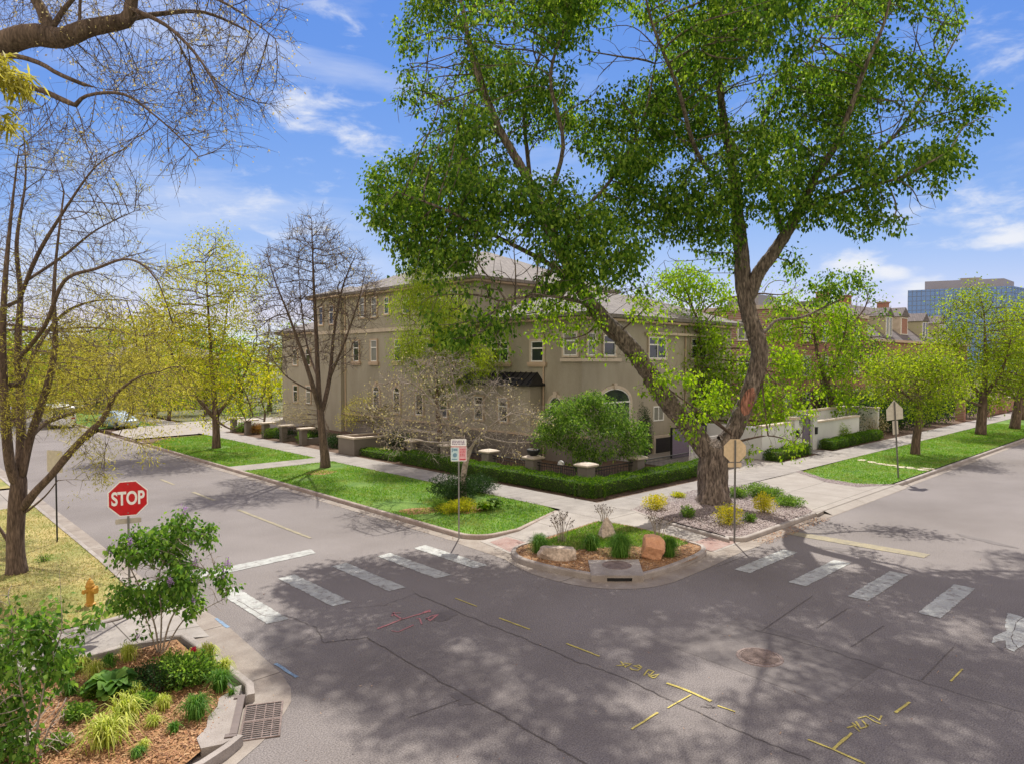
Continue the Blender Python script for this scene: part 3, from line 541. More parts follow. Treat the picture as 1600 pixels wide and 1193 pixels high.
chips('leaf_litter', [(20.5, 10.0), (25.5, 10.1), (25.5, 10.6), (20.5, 10.6)], 900, .012, 'mulch', (.02, .05), 11, 'brown leaves gathered at the gravel bed kerb', 'litter')
chips('leaf_litter', [(5, 18), (13.9, 18), (24, 8), (24, 3), (4, 3), (4, 9)], 500, .012, 'mulch_dark', (.015, .04), 12, 'scattered bits of leaf on the asphalt', 'litter')

# ================================================================ PLANT BUILDERS
def leafquads(C, Dv, size, width, rng, sag=.0):
    # C centres (n,3), Dv preferred directions (n,3); returns kite shaped leaves
    n = len(C); d = Dv+rng.normal(0, .55, (n, 3)); d /= np.linalg.norm(d, axis=1)[:, None]+1e-9
    a = rng.normal(0, 1, (n, 3)); s = np.cross(d, a); s /= np.linalg.norm(s, axis=1)[:, None]+1e-9
    L_ = (size[0]+(size[1]-size[0])*rng.random(n))[:, None]; W = L_*width
    m = C+d*L_*.45; t = C+d*L_; t[:, 2] -= sag*L_[:, 0]
    V = np.stack([C, m+s*W/2, t, m-s*W/2], 1); return V.reshape(-1, 3), np.arange(4*n).reshape(-1, 4)
def colonise(limbs, attr, step, kill, iters, rng, wander=.12, up=0.0, fine=True):
    pos, par, fix = [], [], []
    def nearest(p): return min(range(len(pos)), key=lambda i: (pos[i]-p).length_squared)
    for pts, rads in limbs:
        sp = smooth_path([tuple(p)+(r,) for p, r in zip(pts, rads)], 5); prev = -1; last = None
        for k, s in enumerate(sp):
            p = Vector(s[:3])
            if last is not None and (p-last).length < step*.6 and k < len(sp)-1: continue
            if last is None and pos:
                prev = nearest(p); last = pos[prev].copy()
                if (p-last).length < step*.5: last = p; continue
            pos.append(p); par.append(prev); fix.append(s[3]); prev = len(pos)-1; last = p
    nfix = len(pos); A = [Vector(a) for a in attr]; alive = list(range(len(A)))
    # nearest-node table, refreshed incrementally
    kd = kdtree.KDTree(len(pos)); [kd.insert(p, i) for i, p in enumerate(pos)]; kd.balance()
    best = []; cnt = {}
    for a in A: co, i, dd = kd.find(a); best.append([i, dd])
    for it in range(iters):
        pull = {}
        for ai in alive:
            i, dd = best[ai]; v = (A[ai]-pos[i])/(dd+1e-9)
            if i in pull: pull[i] += v
            else: pull[i] = v.copy()
        if not pull: break
        new = []
        for i, v in pull.items():
            cnt[i] = cnt.get(i, 0)+1
            if cnt[i] > 4: continue
            v = v.normalized()+Vector(rng.normal(0, wander, 3)); v.z += up
            if par[i] >= 0: v += (pos[i]-pos[par[i]]).normalized()*.35
            q = pos[i]+v.normalized()*step
            pos.append(q); par.append(i); fix.append(0); new.append(len(pos)-1)
        if not new: break
        kd = kdtree.KDTree(len(new)); [kd.insert(pos[i], i) for i in new]; kd.balance(); keep = []
        for ai in alive:
            co, i, dd = kd.find(A[ai])
            if dd < best[ai][1]: best[ai] = [i, dd]
            else: best[ai][1] += 1e-4*0
            if best[ai][1] > kill: keep.append(ai)
        alive = keep
        if len(pos) > 40000: break
    # whatever the growth left unreached gets a bent shoot from the nearest wood
    left = sorted(alive, key=lambda ai: best[ai][1])
    for b0 in range(0, len(left), 60):
        kd = kdtree.KDTree(len(pos)); [kd.insert(p, i) for i, p in enumerate(pos)]; kd.balance()
        for ai in left[b0:b0+60]:
            co, i, dd = kd.find(A[ai])
            if dd < kill*.7: continue
            k = max(2, int(dd/step)); p0 = pos[i].copy(); prev = i; bend = Vector(rng.normal(0, .13, 3))*dd; bend.z += dd*.05
            for j in range(1, k+1): t = j/k; pos.append(p0.lerp(A[ai], t)+bend*math.sin(math.pi*t)); par.append(prev); fix.append(0); prev = len(pos)-1
    n = len(pos); kids = [[] for _ in range(n)]
    for i, p in enumerate(par):
        if p >= 0: kids[p].append(i)
    return pos, par, fix, kids, nfix
from mathutils import noise as mnoise
def barktube(mb, pts, rads, flare=0):      # thick wood: dense rings with furrows, knots and root flare
    P_ = [Vector(p) for p in pts]; q = []; r = []
    for i in range(len(P_)-1):
        k = max(1, int((P_[i+1]-P_[i]).length/.09))
        for j in range(k): q.append(P_[i].lerp(P_[i+1], j/k)); r.append(rads[i]*(1-j/k)+rads[i+1]*j/k)
    q.append(P_[-1]); r.append(rads[-1])
    for _ in range(3): r = [r[0]]+[(r[i-1]+r[i]*2+r[i+1])/4 for i in range(1, len(r)-1)]+[r[-1]]
    n = 56; b = len(mb.v); prev = None; z0 = q[0].z
    for i, p in enumerate(q):
        d = (q[min(i+1, len(q)-1)]-q[max(i-1, 0)]).normalized()
        if prev is None: prev = d.cross(Vector((0, 0, 1)) if abs(d.z) < .9 else Vector((1, 0, 0))).normalized()
        u = (prev-d*prev.dot(d)).normalized(); v = d.cross(u); prev = u
        for k in range(n):
            a = 2*math.pi*k/n; e = u*math.cos(a)+v*math.sin(a); w_ = p+e*r[i]; f = mnoise.noise(Vector((w_.x*7+d.x*i*.02, w_.y*7, w_.z*1.3))); g = mnoise.noise(Vector((w_.x*1.7, w_.y*1.7, w_.z*1.1+5))); h = mnoise.noise(Vector((w_.x*16, w_.y*16, w_.z*3.5)))
            rr = r[i]*(1+.10*g)+min(.065, r[i]*.14)*(.8-3.2*abs(f))+min(.03, r[i]*.07)*h
            if flare: hh = max(0, p.z-z0); rr *= 1+flare*math.exp(-hh/.38)*(.45+.55*math.sin(5*a+1.1)+.3*math.sin(3*a+2))
            mb.v.append(tuple(p+e*rr))
    for i in range(len(q)-1):
        for k in range(n): mb.f.append((b+i*n+k, b+i*n+(k+1) % n, b+(i+1)*n+(k+1) % n, b+(i+1)*n+k))
def clumpy(freq, thr, seed=0, base=None):
    rng = np.random.default_rng(seed+77); K = rng.normal(0, 1, (7, 3)); K /= np.linalg.norm(K, axis=1)[:, None]; K *= freq*rng.uniform(.7, 1.9, (7, 1)); ph = rng.random(7)*6.28
    def f(E):
        v = np.sin(E@K.T+ph).sum(1)/3.74; p = np.clip((v-thr)*2.2+.5, .0, 1); return p*(base(E) if base else 1)
    return f
def skeleton_mesh(pos, par, fix, kids, tip, nmin=3, expo=2.1, rmax=None, relax=2, furrow=False):
    n = len(pos); rad = [0.0]*n; order = sorted(range(n), key=lambda i: i)      # parents precede children
    acc = [0.0]*n
    for i in reversed(order):
        r = acc[i]**(1/expo) if acc[i] > 0 else tip
        if fix[i] > 0: r = max(fix[i], min(r, fix[i]*1.05))
        rad[i] = r
        if par[i] >= 0: acc[par[i]] += rad[i]**expo if not (fix[i] > 0) else rad[i]**expo*.3
    for _ in range(relax):
        q = [p.copy() for p in pos]
        for i in range(n):
            if fix[i] > 0 or par[i] < 0 or not kids[i]: continue
            k = max(kids[i], key=lambda c: rad[c]); q[i] = pos[i]*.5+(pos[par[i]]+pos[k])*.25
        pos = q
    mb = MB(); stack = [(i, -1) for i in range(n) if par[i] < 0]
    while stack:
        i, p = stack.pop(); chain = [i]; base = p
        while kids[chain[-1]]:
            ks = sorted(kids[chain[-1]], key=lambda c: -rad[c]); stack += [(k, chain[-1]) for k in ks[1:]]; chain.append(ks[0])
        pts = [pos[c] for c in chain]; rs = [rad[c] for c in chain]
        if base >= 0: pts = [pos[base]]+pts; rs = [min(rad[base], rs[0])*.95]+rs
        if len(pts) < 2: continue
        rs[-1] *= .5; m = max(rs)
        if furrow and m > .2:
            cut = next((i for i, r_ in enumerate(rs) if r_ < .11), len(rs)-1); cut = max(cut, 2); barktube(mb, pts[:cut+1], rs[:cut+1], .16 if base < 0 else 0)
            if cut < len(rs)-1: mb.tube(pts[cut:], rs[cut:], 10, cap=False)
            continue
        sides = 0; sides = nmin if m < .02 else (5 if m < .05 else (8 if m < .15 else (12 if m < .35 else 20)))
        mb.tube(pts, rs, sides, cap=m > .02)
    return mb, pos, rad
def balls(cl, n, rng, depth0=None, shell=.55):
    tot = sum(c[3]**2.2 for c in cl); out = []
    for x, y, z, r in cl:
        k = max(3, int(n*r**2.2/tot)); d = rng.normal(0, 1, (k, 3)); d /= np.linalg.norm(d, axis=1)[:, None]
        rr = r*(shell+(1-shell)*rng.random(k)**.6)*(1-.9*(rng.random(k) < .15)*rng.random(k)); out.append(np.array((x, y, z))+d*rr[:, None]*np.array((1, 1, .85)))
    return np.concatenate(out)
def pxballs(lst, d0): # (px,py,r_px,depth offset) measured on the photo, returned as world spheres
    return [(*D(a[0], a[1], d0+(a[3] if len(a) > 3 else 0)), a[2]*(d0+(a[3] if len(a) > 3 else 0))/FPX) for a in lst]
def twigs(pos, par, idx, rng, n, length, tip, droop=0, spread=.55, up=.3):
    mb = MB(); ends = []; dirs = []
    for i in idx:
        for _ in range(n):
            d = (pos[i]-pos[par[i]]).normalized()*.75 if par[i] >= 0 else Vector((0, 0, 1)); d = d+Vector(rng.normal(0, spread, 3)); d.z += up*.7; d.normalize(); L_ = length*(.5+.8*rng.random()); p = pos[i]; pts = [p]
            for k in range(3):
                d = (d+Vector(rng.normal(0, .22, 3))+Vector((0, 0, -droop))).normalized(); p = p+d*L_/3; pts.append(p)
            mb.tube(pts, [tip*1.2, tip, tip*.8, tip*.5], 3, cap=False); ends += pts[1:]; dirs += [d]*3
    return mb, ends, dirs
def tree(name, label, cat, limbs, clusters, natt, step=.4, leaf=None, nleaf=10, lsize=(.08, .14), lwidth=.8, lspread=.28, tip=.008, bark='bark', group=None, seed=1, kill=None,
         twig=0, twiglen=.5, droop=0, twigup=.3, wander=.12, up=0, sag=.15, leafz=None, leafy=1.0, minr=.03, extra_leaf=None, base=None, relax=2, iters=90, flower=None, furrow=False, root=None, part=('trunk', 'crown')):
    rng = np.random.default_rng(seed); b = base or limbs[0][0][0]; root = root or empty(name, (b[0], b[1], b[2]), label, cat, group); off = np.array(tuple(root.location))
    attr = balls(clusters, int(natt*2.1), rng); pos, par, fix, kids, nf = colonise(limbs, attr, step, kill or step*.95, iters, rng, wander, up)
    mb, pos, rad = skeleton_mesh(pos, par, fix, kids, tip, relax=relax, furrow=furrow)
    lim = max(minr, tip*3.2); thin = [i for i in range(len(pos)) if rad[i] < lim and fix[i] == 0]
    ends = [pos[i] for i in thin]; ed = None; tw = None
    if twig:
        tw, e2, d2 = twigs(pos, par, thin, rng, twig, twiglen, tip*.8, droop, up=twigup); k = len(mb.v); mb.v += tw.v; mb.f += [tuple(k+j for j in f) for f in tw.f]; ends = e2
    mb.v = [(v[0]-off[0], v[1]-off[1], v[2]-off[2]) for v in mb.v]
    mb.build(part[0], bark, root, smooth=True)
    if leaf and ends:
        E = np.array([tuple(e) for e in ends]); 
        if leafz is not None: pr = leafz(E); E = E[rng.random(len(E)) < pr]
        if leafy < 1: E = E[rng.random(len(E)) < leafy]
        k = rng.poisson(nleaf, len(E)); C = np.repeat(E, k, 0); cen = C.copy(); C = C+rng.normal(0, lspread, C.shape)*np.array((1, 1, .75))
        dv = (C-cen)/lspread*.5; dv[:, 2] -= sag*1.6+.1
        V, F = leafquads(C, dv, lsize, lwidth, rng, sag); V = V-off; npmesh(part[1], V, F, leaf, root)
        if flower: 
            fm, fn, fs = flower; C2 = E[rng.random(len(E)) < fn]; dn_ = C2-E.mean(0); dn_ /= np.linalg.norm(dn_, axis=1)[:, None]+1e-9; C2 = np.repeat(C2+dn_*.12+np.array((0, 0, .06)), 70, 0)+rng.normal(0, fs, (70*len(C2), 3))*np.array((.6, .6, 1.4)); V, F = leafquads(C2, np.tile((0, 0, .4), (len(C2), 1)), (.018, .034), .9, rng); npmesh('blossom', V-off, F, fm, root)
    return root
def clump(name, label, cat, loc, r, h, n, leaf, size=(.05, .09), width=.55, group=None, seed=1, shape='dome', stems=8, stem_mat='bark_dark', squash=1.0, bottom=.0, parts=True, sag=.1):
    rng = np.random.default_rng(seed); x, y, z = loc; root = empty(name, loc, label, cat, group)
    d = rng.normal(0, 1, (n, 3)); d /= np.linalg.norm(d, axis=1)[:, None]; rr = (rng.random(n)**.45)[:, None]
    lump = 1+.16*np.sin(d[:, :1]*5.1+seed)+.14*np.sin(d[:, 1:2]*6.3+seed*2)+.12*np.sin(d[:, 2:]*7.7+seed*3+d[:, :1]*4); C = d*rr*lump
    C = C*np.array((r, r*squash, h*.5)); C[:, 2] += h*.5; C[:, 2] = np.maximum(C[:, 2], .02+bottom)
    V, F = leafquads(C, d*.8+np.array((0, 0, .3)), size, width, rng, sag); npmesh('foliage', V, F, leaf, root)
    mb = MB()
    for k in range(stems):
        a = rng.random()*6.28; q = rng.random()**.5*r*.75; mb.tube([(math.cos(a)*.04, math.sin(a)*.04, -.02), (math.cos(a)*q*.5, math.sin(a)*q*.5*squash, h*.4), (math.cos(a)*q, math.sin(a)*q*squash, h*.85)], [.014+.006*h, .01, .004], 4)
    mb.build('stem', stem_mat, root); return root
def grass_tuft(name, label, loc, r, h, n, mat, group=None, seed=1, wd=.012, arch=1.0, cat='grass clump'):
    rng = np.random.default_rng(seed); V = []; F = []
    th = rng.random(n)*2*np.pi; lean = (.15+.95*rng.random(n)**.8)*r; hh = h*(.62+.5*rng.random(n))*(1-.25*(lean/r)**2); bx = rng.normal(0, r*.16, (n, 2)); ww = wd*(.6+.8*rng.random(n)); seg = 5
    t = np.linspace(0, 1, seg+1); VV = np.zeros((n, seg+1, 2, 3)); dx, dy = np.cos(th), np.sin(th)
    for k, tt in enumerate(t):
        rad = lean*(tt**1.6); z = hh*(np.sin(tt*np.pi*.5*(1+.85*arch*lean/r)))*.95; w_ = ww*(1-tt)**.6+.0006
        VV[:, k, 0] = np.stack([bx[:, 0]+dx*rad-dy*w_/2, bx[:, 1]+dy*rad+dx*w_/2, z], 1); VV[:, k, 1] = np.stack([bx[:, 0]+dx*rad+dy*w_/2, bx[:, 1]+dy*rad-dx*w_/2, z], 1)
    base = (np.arange(n)*(seg+1)*2)[:, None, None]; f = np.array([(2*k, 2*k+1, 2*k+3, 2*k+2) for k in range(seg)])[None]; F = (base+f).reshape(-1, 4)
    o = npmesh(name, VV.reshape(-1, 3), F, mat); o.location = loc; return meta(o, label, cat, group)
def box_hedge(name, label, path, wd, z0, h, leaf, dens=900, seed=1, group=None, size=(.03, .055), rough=.085):
    # clipped hedge following a path: a twiggy inner body and a skin of small leaves, a few loose shoots
    rng = np.random.default_rng(seed); root = empty(name, (path[0][0], path[0][1], z0), label, 'hedge', group); off = np.array((path[0][0], path[0][1], z0)); allC = []; allN = []
    for (a, b) in zip(path[:-1], path[1:]):
        a = np.array(a); b = np.array(b); L_ = np.linalg.norm(b-a); t = (b-a)/L_; nrm = np.array((-t[1], t[0])); area = L_*(2*h+wd)*1.0+2*h*wd; n = int(area*dens)
        s = rng.random(n)*(L_+wd)-wd/2; q = rng.random(n)*(2*h+wd)
        lat = np.where(q < h, -wd/2, np.where(q < h+wd, q-h-wd/2, wd/2)); z = np.where(q < h, q, np.where(q < h+wd, h, 2*h+wd-q)); nn = np.stack([np.where(q < h, -1, np.where(q < h+wd, 0, 1)), np.where((q >= h) & (q < h+wd), 1, .15)], 1)
        endc = rng.random(n) < (2*h*wd/area+.02); sgn = rng.random(n) < .5; s = np.where(endc, np.where(sgn, -wd/2, L_+wd/2), s); lat = np.where(endc, (rng.random(n)-.5)*wd, lat); z = np.where(endc, rng.random(n)*h, z)
        bump = rough*(np.sin(s*3.1+seed)+np.sin(s*7.3+z*5)*.6+np.sin(z*8+lat*9+seed)*.4); ins = -np.abs(rng.normal(0, .05, n))+bump*.5+(rng.random(n) < .05)*rng.random(n)*.12; z2 = np.where(q < h, z*1.0, z)
        rn = .10*np.clip((z/h-.8)/.2, 0, 1)*(np.abs(lat)/(wd/2))**2
        pos2 = a+np.outer(s, t)+np.outer(lat+np.sign(lat)*np.where(nn[:, 0] != 0, ins, 0)-np.sign(lat)*rn, nrm); zz = z+np.where(nn[:, 0] == 0, ins, 0)-rn*.6+.03
        allC.append(np.column_stack([pos2, z0+np.maximum(zz, .02)])); allN.append(np.column_stack([np.outer(nn[:, 0], nrm), nn[:, 1]]))
    C = np.concatenate(allC); Nn = np.concatenate(allN); V, F = leafquads(C, Nn*.8+np.array((0, 0, .3)), size, .6, rng); npmesh('foliage', V-off, F, leaf, root)
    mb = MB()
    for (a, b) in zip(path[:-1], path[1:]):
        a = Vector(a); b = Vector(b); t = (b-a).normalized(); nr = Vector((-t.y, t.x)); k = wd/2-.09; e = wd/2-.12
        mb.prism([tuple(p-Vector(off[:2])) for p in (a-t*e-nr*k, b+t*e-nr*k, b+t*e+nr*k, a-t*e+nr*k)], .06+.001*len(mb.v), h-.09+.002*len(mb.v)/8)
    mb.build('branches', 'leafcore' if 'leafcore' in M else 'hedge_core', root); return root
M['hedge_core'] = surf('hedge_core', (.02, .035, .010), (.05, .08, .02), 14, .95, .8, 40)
def boulder(name, label, loc, sx, sy, sz, mat, seed, rz=0, cuts=9, flat=0, peak=0):
    import bmesh
    rnd = random.Random(seed); bm = bmesh.new(); bmesh.ops.create_icosphere(bm, subdivisions=4, radius=1)
    pl = []
    for _ in range(cuts): v = Vector((rnd.gauss(0, 1), rnd.gauss(0, 1), rnd.gauss(0, .7))).normalized(); pl.append((v, rnd.uniform(.62, .86)))
    if flat: pl.append((Vector((.05, .05, 1)).normalized(), flat))
    for v in bm.verts:
        for nrm, d in pl:
            e = v.co.dot(nrm)
            if e > d: v.co -= nrm*(e-d)*.93
        v.co += v.co.normalized()*(math.sin(v.co.x*7+seed)*math.sin(v.co.y*6)*math.sin(v.co.z*8+1))*.02
        q_ = 1-peak*max(0, v.co.z+.3); v.co += v.co.normalized()*(mnoise.noise(v.co*2.3+Vector((seed, 0, 0)))*.10+abs(mnoise.noise(v.co*6))*-.05); v.co.x *= q_; v.co.y *= q_
        v.co = Vector((v.co.x*sx, v.co.y*sy, v.co.z*sz))
    me = bpy.data.meshes.new(name); bm.to_mesh(me); bm.free(); me.materials.append(M[mat]); me.polygons.foreach_set('use_smooth', [False]*len(me.polygons))
    o = bpy.data.objects.new(name, me); COL.objects.link(o); o.location = loc; o.rotation_euler = (0, 0, rz); return meta(o, label, 'boulder')

# ================================================================ BUILDINGS
def outline(a0, a1, z0, z1, arch):
    if not arch: return [(a0, z0), (a1, z0), (a1, z1), (a0, z1)]
    c = (a0+a1)/2; r = (a1-a0)/2; rise = r*arch; n = 14
    return [(a0, z0), (a1, z0)]+[(c+r*math.cos(math.pi*k/n), z1-rise+rise*math.sin(math.pi*k/n)) for k in range(n+1)]
def onwall(ax, plane, a, z, o): return (plane-o, a, z) if ax == 'x' else (a, plane-o, z)
def ring(mb, ax, pl, inn, outr, o0, o1):
    n = len(inn); b = len(mb.v)
    for lst, o in ((inn, o1), (outr, o1), (inn, o0), (outr, o0)): mb.v += [onwall(ax, pl, a, z, o) for a, z in lst]
    for i in range(n):
        j = (i+1) % n; mb.f += [(b+i, b+j, b+n+j, b+n+i), (b+n+i, b+n+j, b+3*n+j, b+3*n+i), (b+2*n+i, b+2*n+j, b+j, b+i)]
def grow_o(pts, d):
    n = len(pts); cx = sum(p[0] for p in pts)/n; out = []
    for i in range(n):
        a, b, c = Vector(pts[i-1]), Vector(pts[i]), Vector(pts[(i+1) % n])
        e1 = (b-a); e2 = (c-b)
        if e1.length < 1e-6 or e2.length < 1e-6: e1 = e1 if e1.length > 1e-6 else e2; e2 = e2 if e2.length > 1e-6 else e1
        n1 = Vector((e1.y, -e1.x)).normalized(); n2 = Vector((e2.y, -e2.x)).normalized(); m = (n1+n2).normalized(); out.append(tuple(b+m*d/max(.5, m.dot(n1))))
    return out
def window(parent, ax, pl, a0, a1, z0, z1, arch=0, frame='white_frame', trim=None, mull=1, trans=True, sill=None, tw=.14, glass='glass'):
    if a1 < a0: a0, a1 = a1, a0
    base = outline(a0, a1, z0, z1, arch); inn = grow_o(base, -.06); mb = MB(); ring(mb, ax, pl, inn, base, 0.0, .075)
    for k in range(1, mull+1 if mull else 1):
        c = a0+(a1-a0)*k/(mull+1); lo = onwall(ax, pl, c-.025, z0+.05, .07); hi = onwall(ax, pl, c+.025, z1-.06-(arch*(a1-a0)/2 if arch else 0), .02); mb.box(min(lo[0], hi[0]), min(lo[1], hi[1]), lo[2], max(lo[0], hi[0]), max(lo[1], hi[1]), hi[2])
    if trans:
        zz = z1-(arch*(a1-a0)/2 if arch else (z1-z0)*.35); lo = onwall(ax, pl, a0+.05, zz-.04, .068); hi = onwall(ax, pl, a1-.05, zz+.04, .022); mb.box(min(lo[0], hi[0]), min(lo[1], hi[1]), lo[2], max(lo[0], hi[0]), max(lo[1], hi[1]), hi[2])
    w_ = mb.build('window', frame, parent)
    g = MB(); g.add([onwall(ax, pl, a, z, .018) for a, z in grow_o(base, -.04)], [tuple(range(len(base)))[::-1] if ax == 'x' else tuple(range(len(base)))]); g.build('glass', 'glass_blind' if (glass == 'glass' and int(abs(a0*13.7+z0*7.1)) % 3 == 0 and not arch) else glass, w_)
    if trim:
        t = MB(); ring(t, ax, pl, grow_o(base, .0), grow_o(base, tw), -.01, .10)
        if arch: c = (a0+a1)/2; lo = onwall(ax, pl, c-.13, z1-.03, .15); hi = onwall(ax, pl, c+.13, z1+.30, -.01); t.box(min(lo[0], hi[0]), min(lo[1], hi[1]), lo[2], max(lo[0], hi[0]), max(lo[1], hi[1]), hi[2])
        t.build('trim', trim, w_)
    if sill:
        t = MB(); lo = onwall(ax, pl, a0-.25, z0-.2, .16); hi = onwall(ax, pl, a1+.25, z0-.03, -.01); t.box(min(lo[0], hi[0]), min(lo[1], hi[1]), lo[2], max(lo[0], hi[0]), max(lo[1], hi[1]), hi[2])
        t.box(min(lo[0], hi[0])+.03, min(lo[1], hi[1])+.03, lo[2]-.09, max(lo[0], hi[0])-.03, max(lo[1], hi[1])-.03, lo[2]); t.build('sill', sill, w_)
    return w_
def hip(x0, y0, x1, y1, z, h, ov=.6, th=.2):
    x0 -= ov; y0 -= ov; x1 += ov; y1 += ov; m = MB(); W, L_ = x1-x0, y1-y0
    if W < L_: r = W/2; a, b = (x0+r, y0+r, z+h), (x0+r, y1-r, z+h)
    else: r = L_/2; a, b = (x0+r, y0+r, z+h), (x1-r, y0+r, z+h)
    e = [(x0, y0, z), (x1, y0, z), (x1, y1, z), (x0, y1, z)]; lo = [(x, y, z-th) for x, y, z in e]
    m.add(e+lo+[a, b], [(0, 1, 8) if W < L_ else (0, 1, 9, 8), (1, 2, 9, 8) if W < L_ else (1, 2, 9), (2, 3, 9) if W < L_ else (2, 3, 8, 9), (3, 0, 8, 9) if W < L_ else (3, 0, 8),
          (4, 5, 1, 0), (5, 6, 2, 1), (6, 7, 3, 2), (7, 4, 0, 3), (7, 6, 5, 4)]); return m
house = empty('townhouse', (28.5, 24.6, 0), 'large olive stucco corner house with tan trim and tiled hip roofs behind the clipped hedge', 'house')
H_ = Vector((28.5, 24.6, 0))
def hs_(mb): mb.v = [(v[0]-28.5, v[1]-24.6, v[2]) for v in mb.v]; return mb
def fix_children(root, off):      # children built in world axes, shifted under their root
    for c in root.children:
        if c.type == 'MESH': c.location = (-off[0], -off[1], -off[2])
m = MB(); m.box(28.5, 24.6, -1.0, 44.5, 33.5, 8.15); m.build('wall', 'stucco', house)
m = MB(); m.box(28.497, 33.5, -.2, 42, 50, 10.95); m.box(28.2, 50, -.2, 34, 54.5, 11.05); m.build('wall', 'stucco', house)
m = MB(); m.box(30, 54.5, -.2, 44, 64.5, 8.4); m.build('wall', 'stucco', house)
m = MB(); m.box(27.5, 27.6, -.1, 28.6, 33.8, 4.35); m.build('bay', 'stucco', house)
m = MB(); m.box(28.46, 24.56, -.8, 28.9, 27.6, 1.55); m.box(27.46, 27.56, -.3, 28.4, 33.84, 1.55); m.box(28.45, 33.6, -.3, 28.9, 50.3, 1.5); m.box(28.44, 24.553, -.8, 35.0, 24.9, 1.3); m.build('wainscot', 'stucco_grey', house)
m = MB(); m.box(28.41, 24.51, 1.55, 28.9, 27.55, 1.66); m.box(27.41, 27.5, 1.55, 28.4, 33.86, 1.66); m.box(28.40, 33.9, 1.5, 28.8, 50.2, 1.61); m.build('water_table', 'trim', house)
m = MB(); m.box(28.38, 33.4, 7.95, 28.8, 50.4, 8.22); m.box(28.10, 49.9, 7.99, 28.5, 54.6, 8.25); m.box(28.36, 24.48, 5.72, 28.7, 26.1, 5.9); m.box(28.35, 24.47, 5.722, 31.85, 24.8, 5.902); m.build('ledge', 'cast_stone', house)
m = MB()      # metal awning roof over the projecting bay
m.add([(27.2, 27.35, 4.42), (27.2, 34.0, 4.42), (28.52, 34.0, 5.1), (28.52, 27.95, 5.1), (28.52, 27.35, 4.42), (27.2, 27.35, 4.33), (27.2, 34.0, 4.33), (28.52, 34, 4.33), (28.52, 27.35, 4.33)], [(3, 2, 1, 0), (0, 4, 3), (0, 1, 6, 5), (4, 0, 5, 8), (5, 6, 7, 8)])
for k in range(14): m.bar((27.22, 27.6+k*.47, 4.45), (28.5, 28.0+k*.455, 5.12), .03)
m.build('awning_roof', 'metal_dark', house)
hip(28.5, 24.6, 44.5, 33.5, 8.38, 1.9, .65).build('roof', 'roof_tile', house); hip(28.5, 33.5, 42, 50, 11.15, 3.1, .65).build('roof', 'roof_tile', house)
hip(28.2, 50, 34, 54.5, 11.28, .85, .5).build('roof', 'roof_tile', house); hip(30, 54.5, 44, 64.5, 8.62, 1.9, .6).build('roof', 'roof_tile', house)
m = MB()
for x0, y0, x1, y1, z in ((28.5, 24.6, 44.5, 33.5, 8.15), (28.5, 33.5, 42, 50, 10.95), (28.2, 50, 34, 54.5, 11.05), (30, 54.5, 44, 64.5, 8.4)): m.box(x0-.48, y0-.48, z-.13, x1+.4, y1+.3, z-.002)
m.build('cornice', 'trim', house)
WY = lambda a, b, pl=28.5: (ONX(*a, pl), ONX(*b, pl))
for a, b in (((602, 466), (609, 491)), ((582, 466), (590, 495)), ((563, 466), (571, 496))): p, q = WY(a, b); window(house, 'x', 28.497, q[0], p[0], q[1], p[1], sill=None, trim='trim', tw=.1, mull=0)
for y in (35.2, 37.0, 38.8, 40.7): window(house, 'x', 28.497, y, y+.85, 9.15, 10.45, trim='trim', tw=.1, mull=0)
for y in (47.6, 45.0, 41.8, 38.3, 35.0): window(house, 'x', 28.497, y, y+.85, 5.75, 7.35, trim='trim', tw=.1, mull=0, sill='trim')
for y in (44.7, 41.95, 39.15, 36.4): window(house, 'x', 28.497, y, y+.85, 2.0, 3.9, arch=1, trim='trim', tw=.12, mull=0)
for y in (51.0, 52.8): window(house, 'x', 28.2, y, y+.7, 8.8, 10.3, mull=0, trim='trim', tw=.1)
for y in (55.8, 58.6, 61.2): window(house, 'x', 30, y, y+.9, 5.4, 6.9, mull=0, trim='trim', tw=.1); window(house, 'x', 30, y, y+.9, 1.9, 3.5, mull=0, trim='trim', tw=.1)
window(house, 'x', 28.5, 25.97, 27.0, 2.1, 3.75, arch=1, trim='cast_stone', mull=0, tw=.15)
window(house, 'x', 28.5, 27.46, 28.45, 5.72, 6.9, trim='cast_stone', mull=0, tw=.12, sill='trim'); window(house, 'x', 28.5, 30.4, 31.9, 5.72, 6.9, trim='cast_stone', mull=1, tw=.12, sill='trim')
window(house, 'x', 28.5, 24.9, 25.9, 6.05, 7.3, trim='cast_stone', mull=0, tw=.1)
window(house, 'x', 27.5, 29.4, 30.2, 2.2, 3.6, trim='trim', mull=0, tw=.1); window(house, 'x', 27.5, 31.6, 32.4, 2.2, 3.6, trim='trim', mull=0, tw=.1)
window(house, 'y', 24.6, 29.85, 32.75, 1.7, 4.2, arch=.55, trim='cast_stone', mull=1, tw=.17)
window(house, 'y', 24.6, 28.9, 29.6, 6.05, 7.3, trim='cast_stone', mull=0, tw=.08); window(house, 'y', 24.6, 30.3, 31.35, 6.05, 7.2, trim='cast_stone', mull=0, tw=.1)
window(house, 'y', 24.6, 35.1, 36.2, 2.1, 3.0, mull=1, trans=False); window(house, 'y', 24.6, 34.6, 36.4, 5.9, 7.2, trim='cast_stone', mull=1, tw=.1); window(house, 'y', 24.6, 39.3, 41.1, 5.9, 7.2, trim='cast_stone', mull=1, tw=.1)
m = MB(); m.box(35.2, 24.50, -.7, 38.05, 24.58, 1.05); [m.box(35.2, 24.485, -.7+k*.44, 38.05, 24.51, -.68+k*.44) for k in range(1, 4)]; m.build('garage_door', 'garage', house)
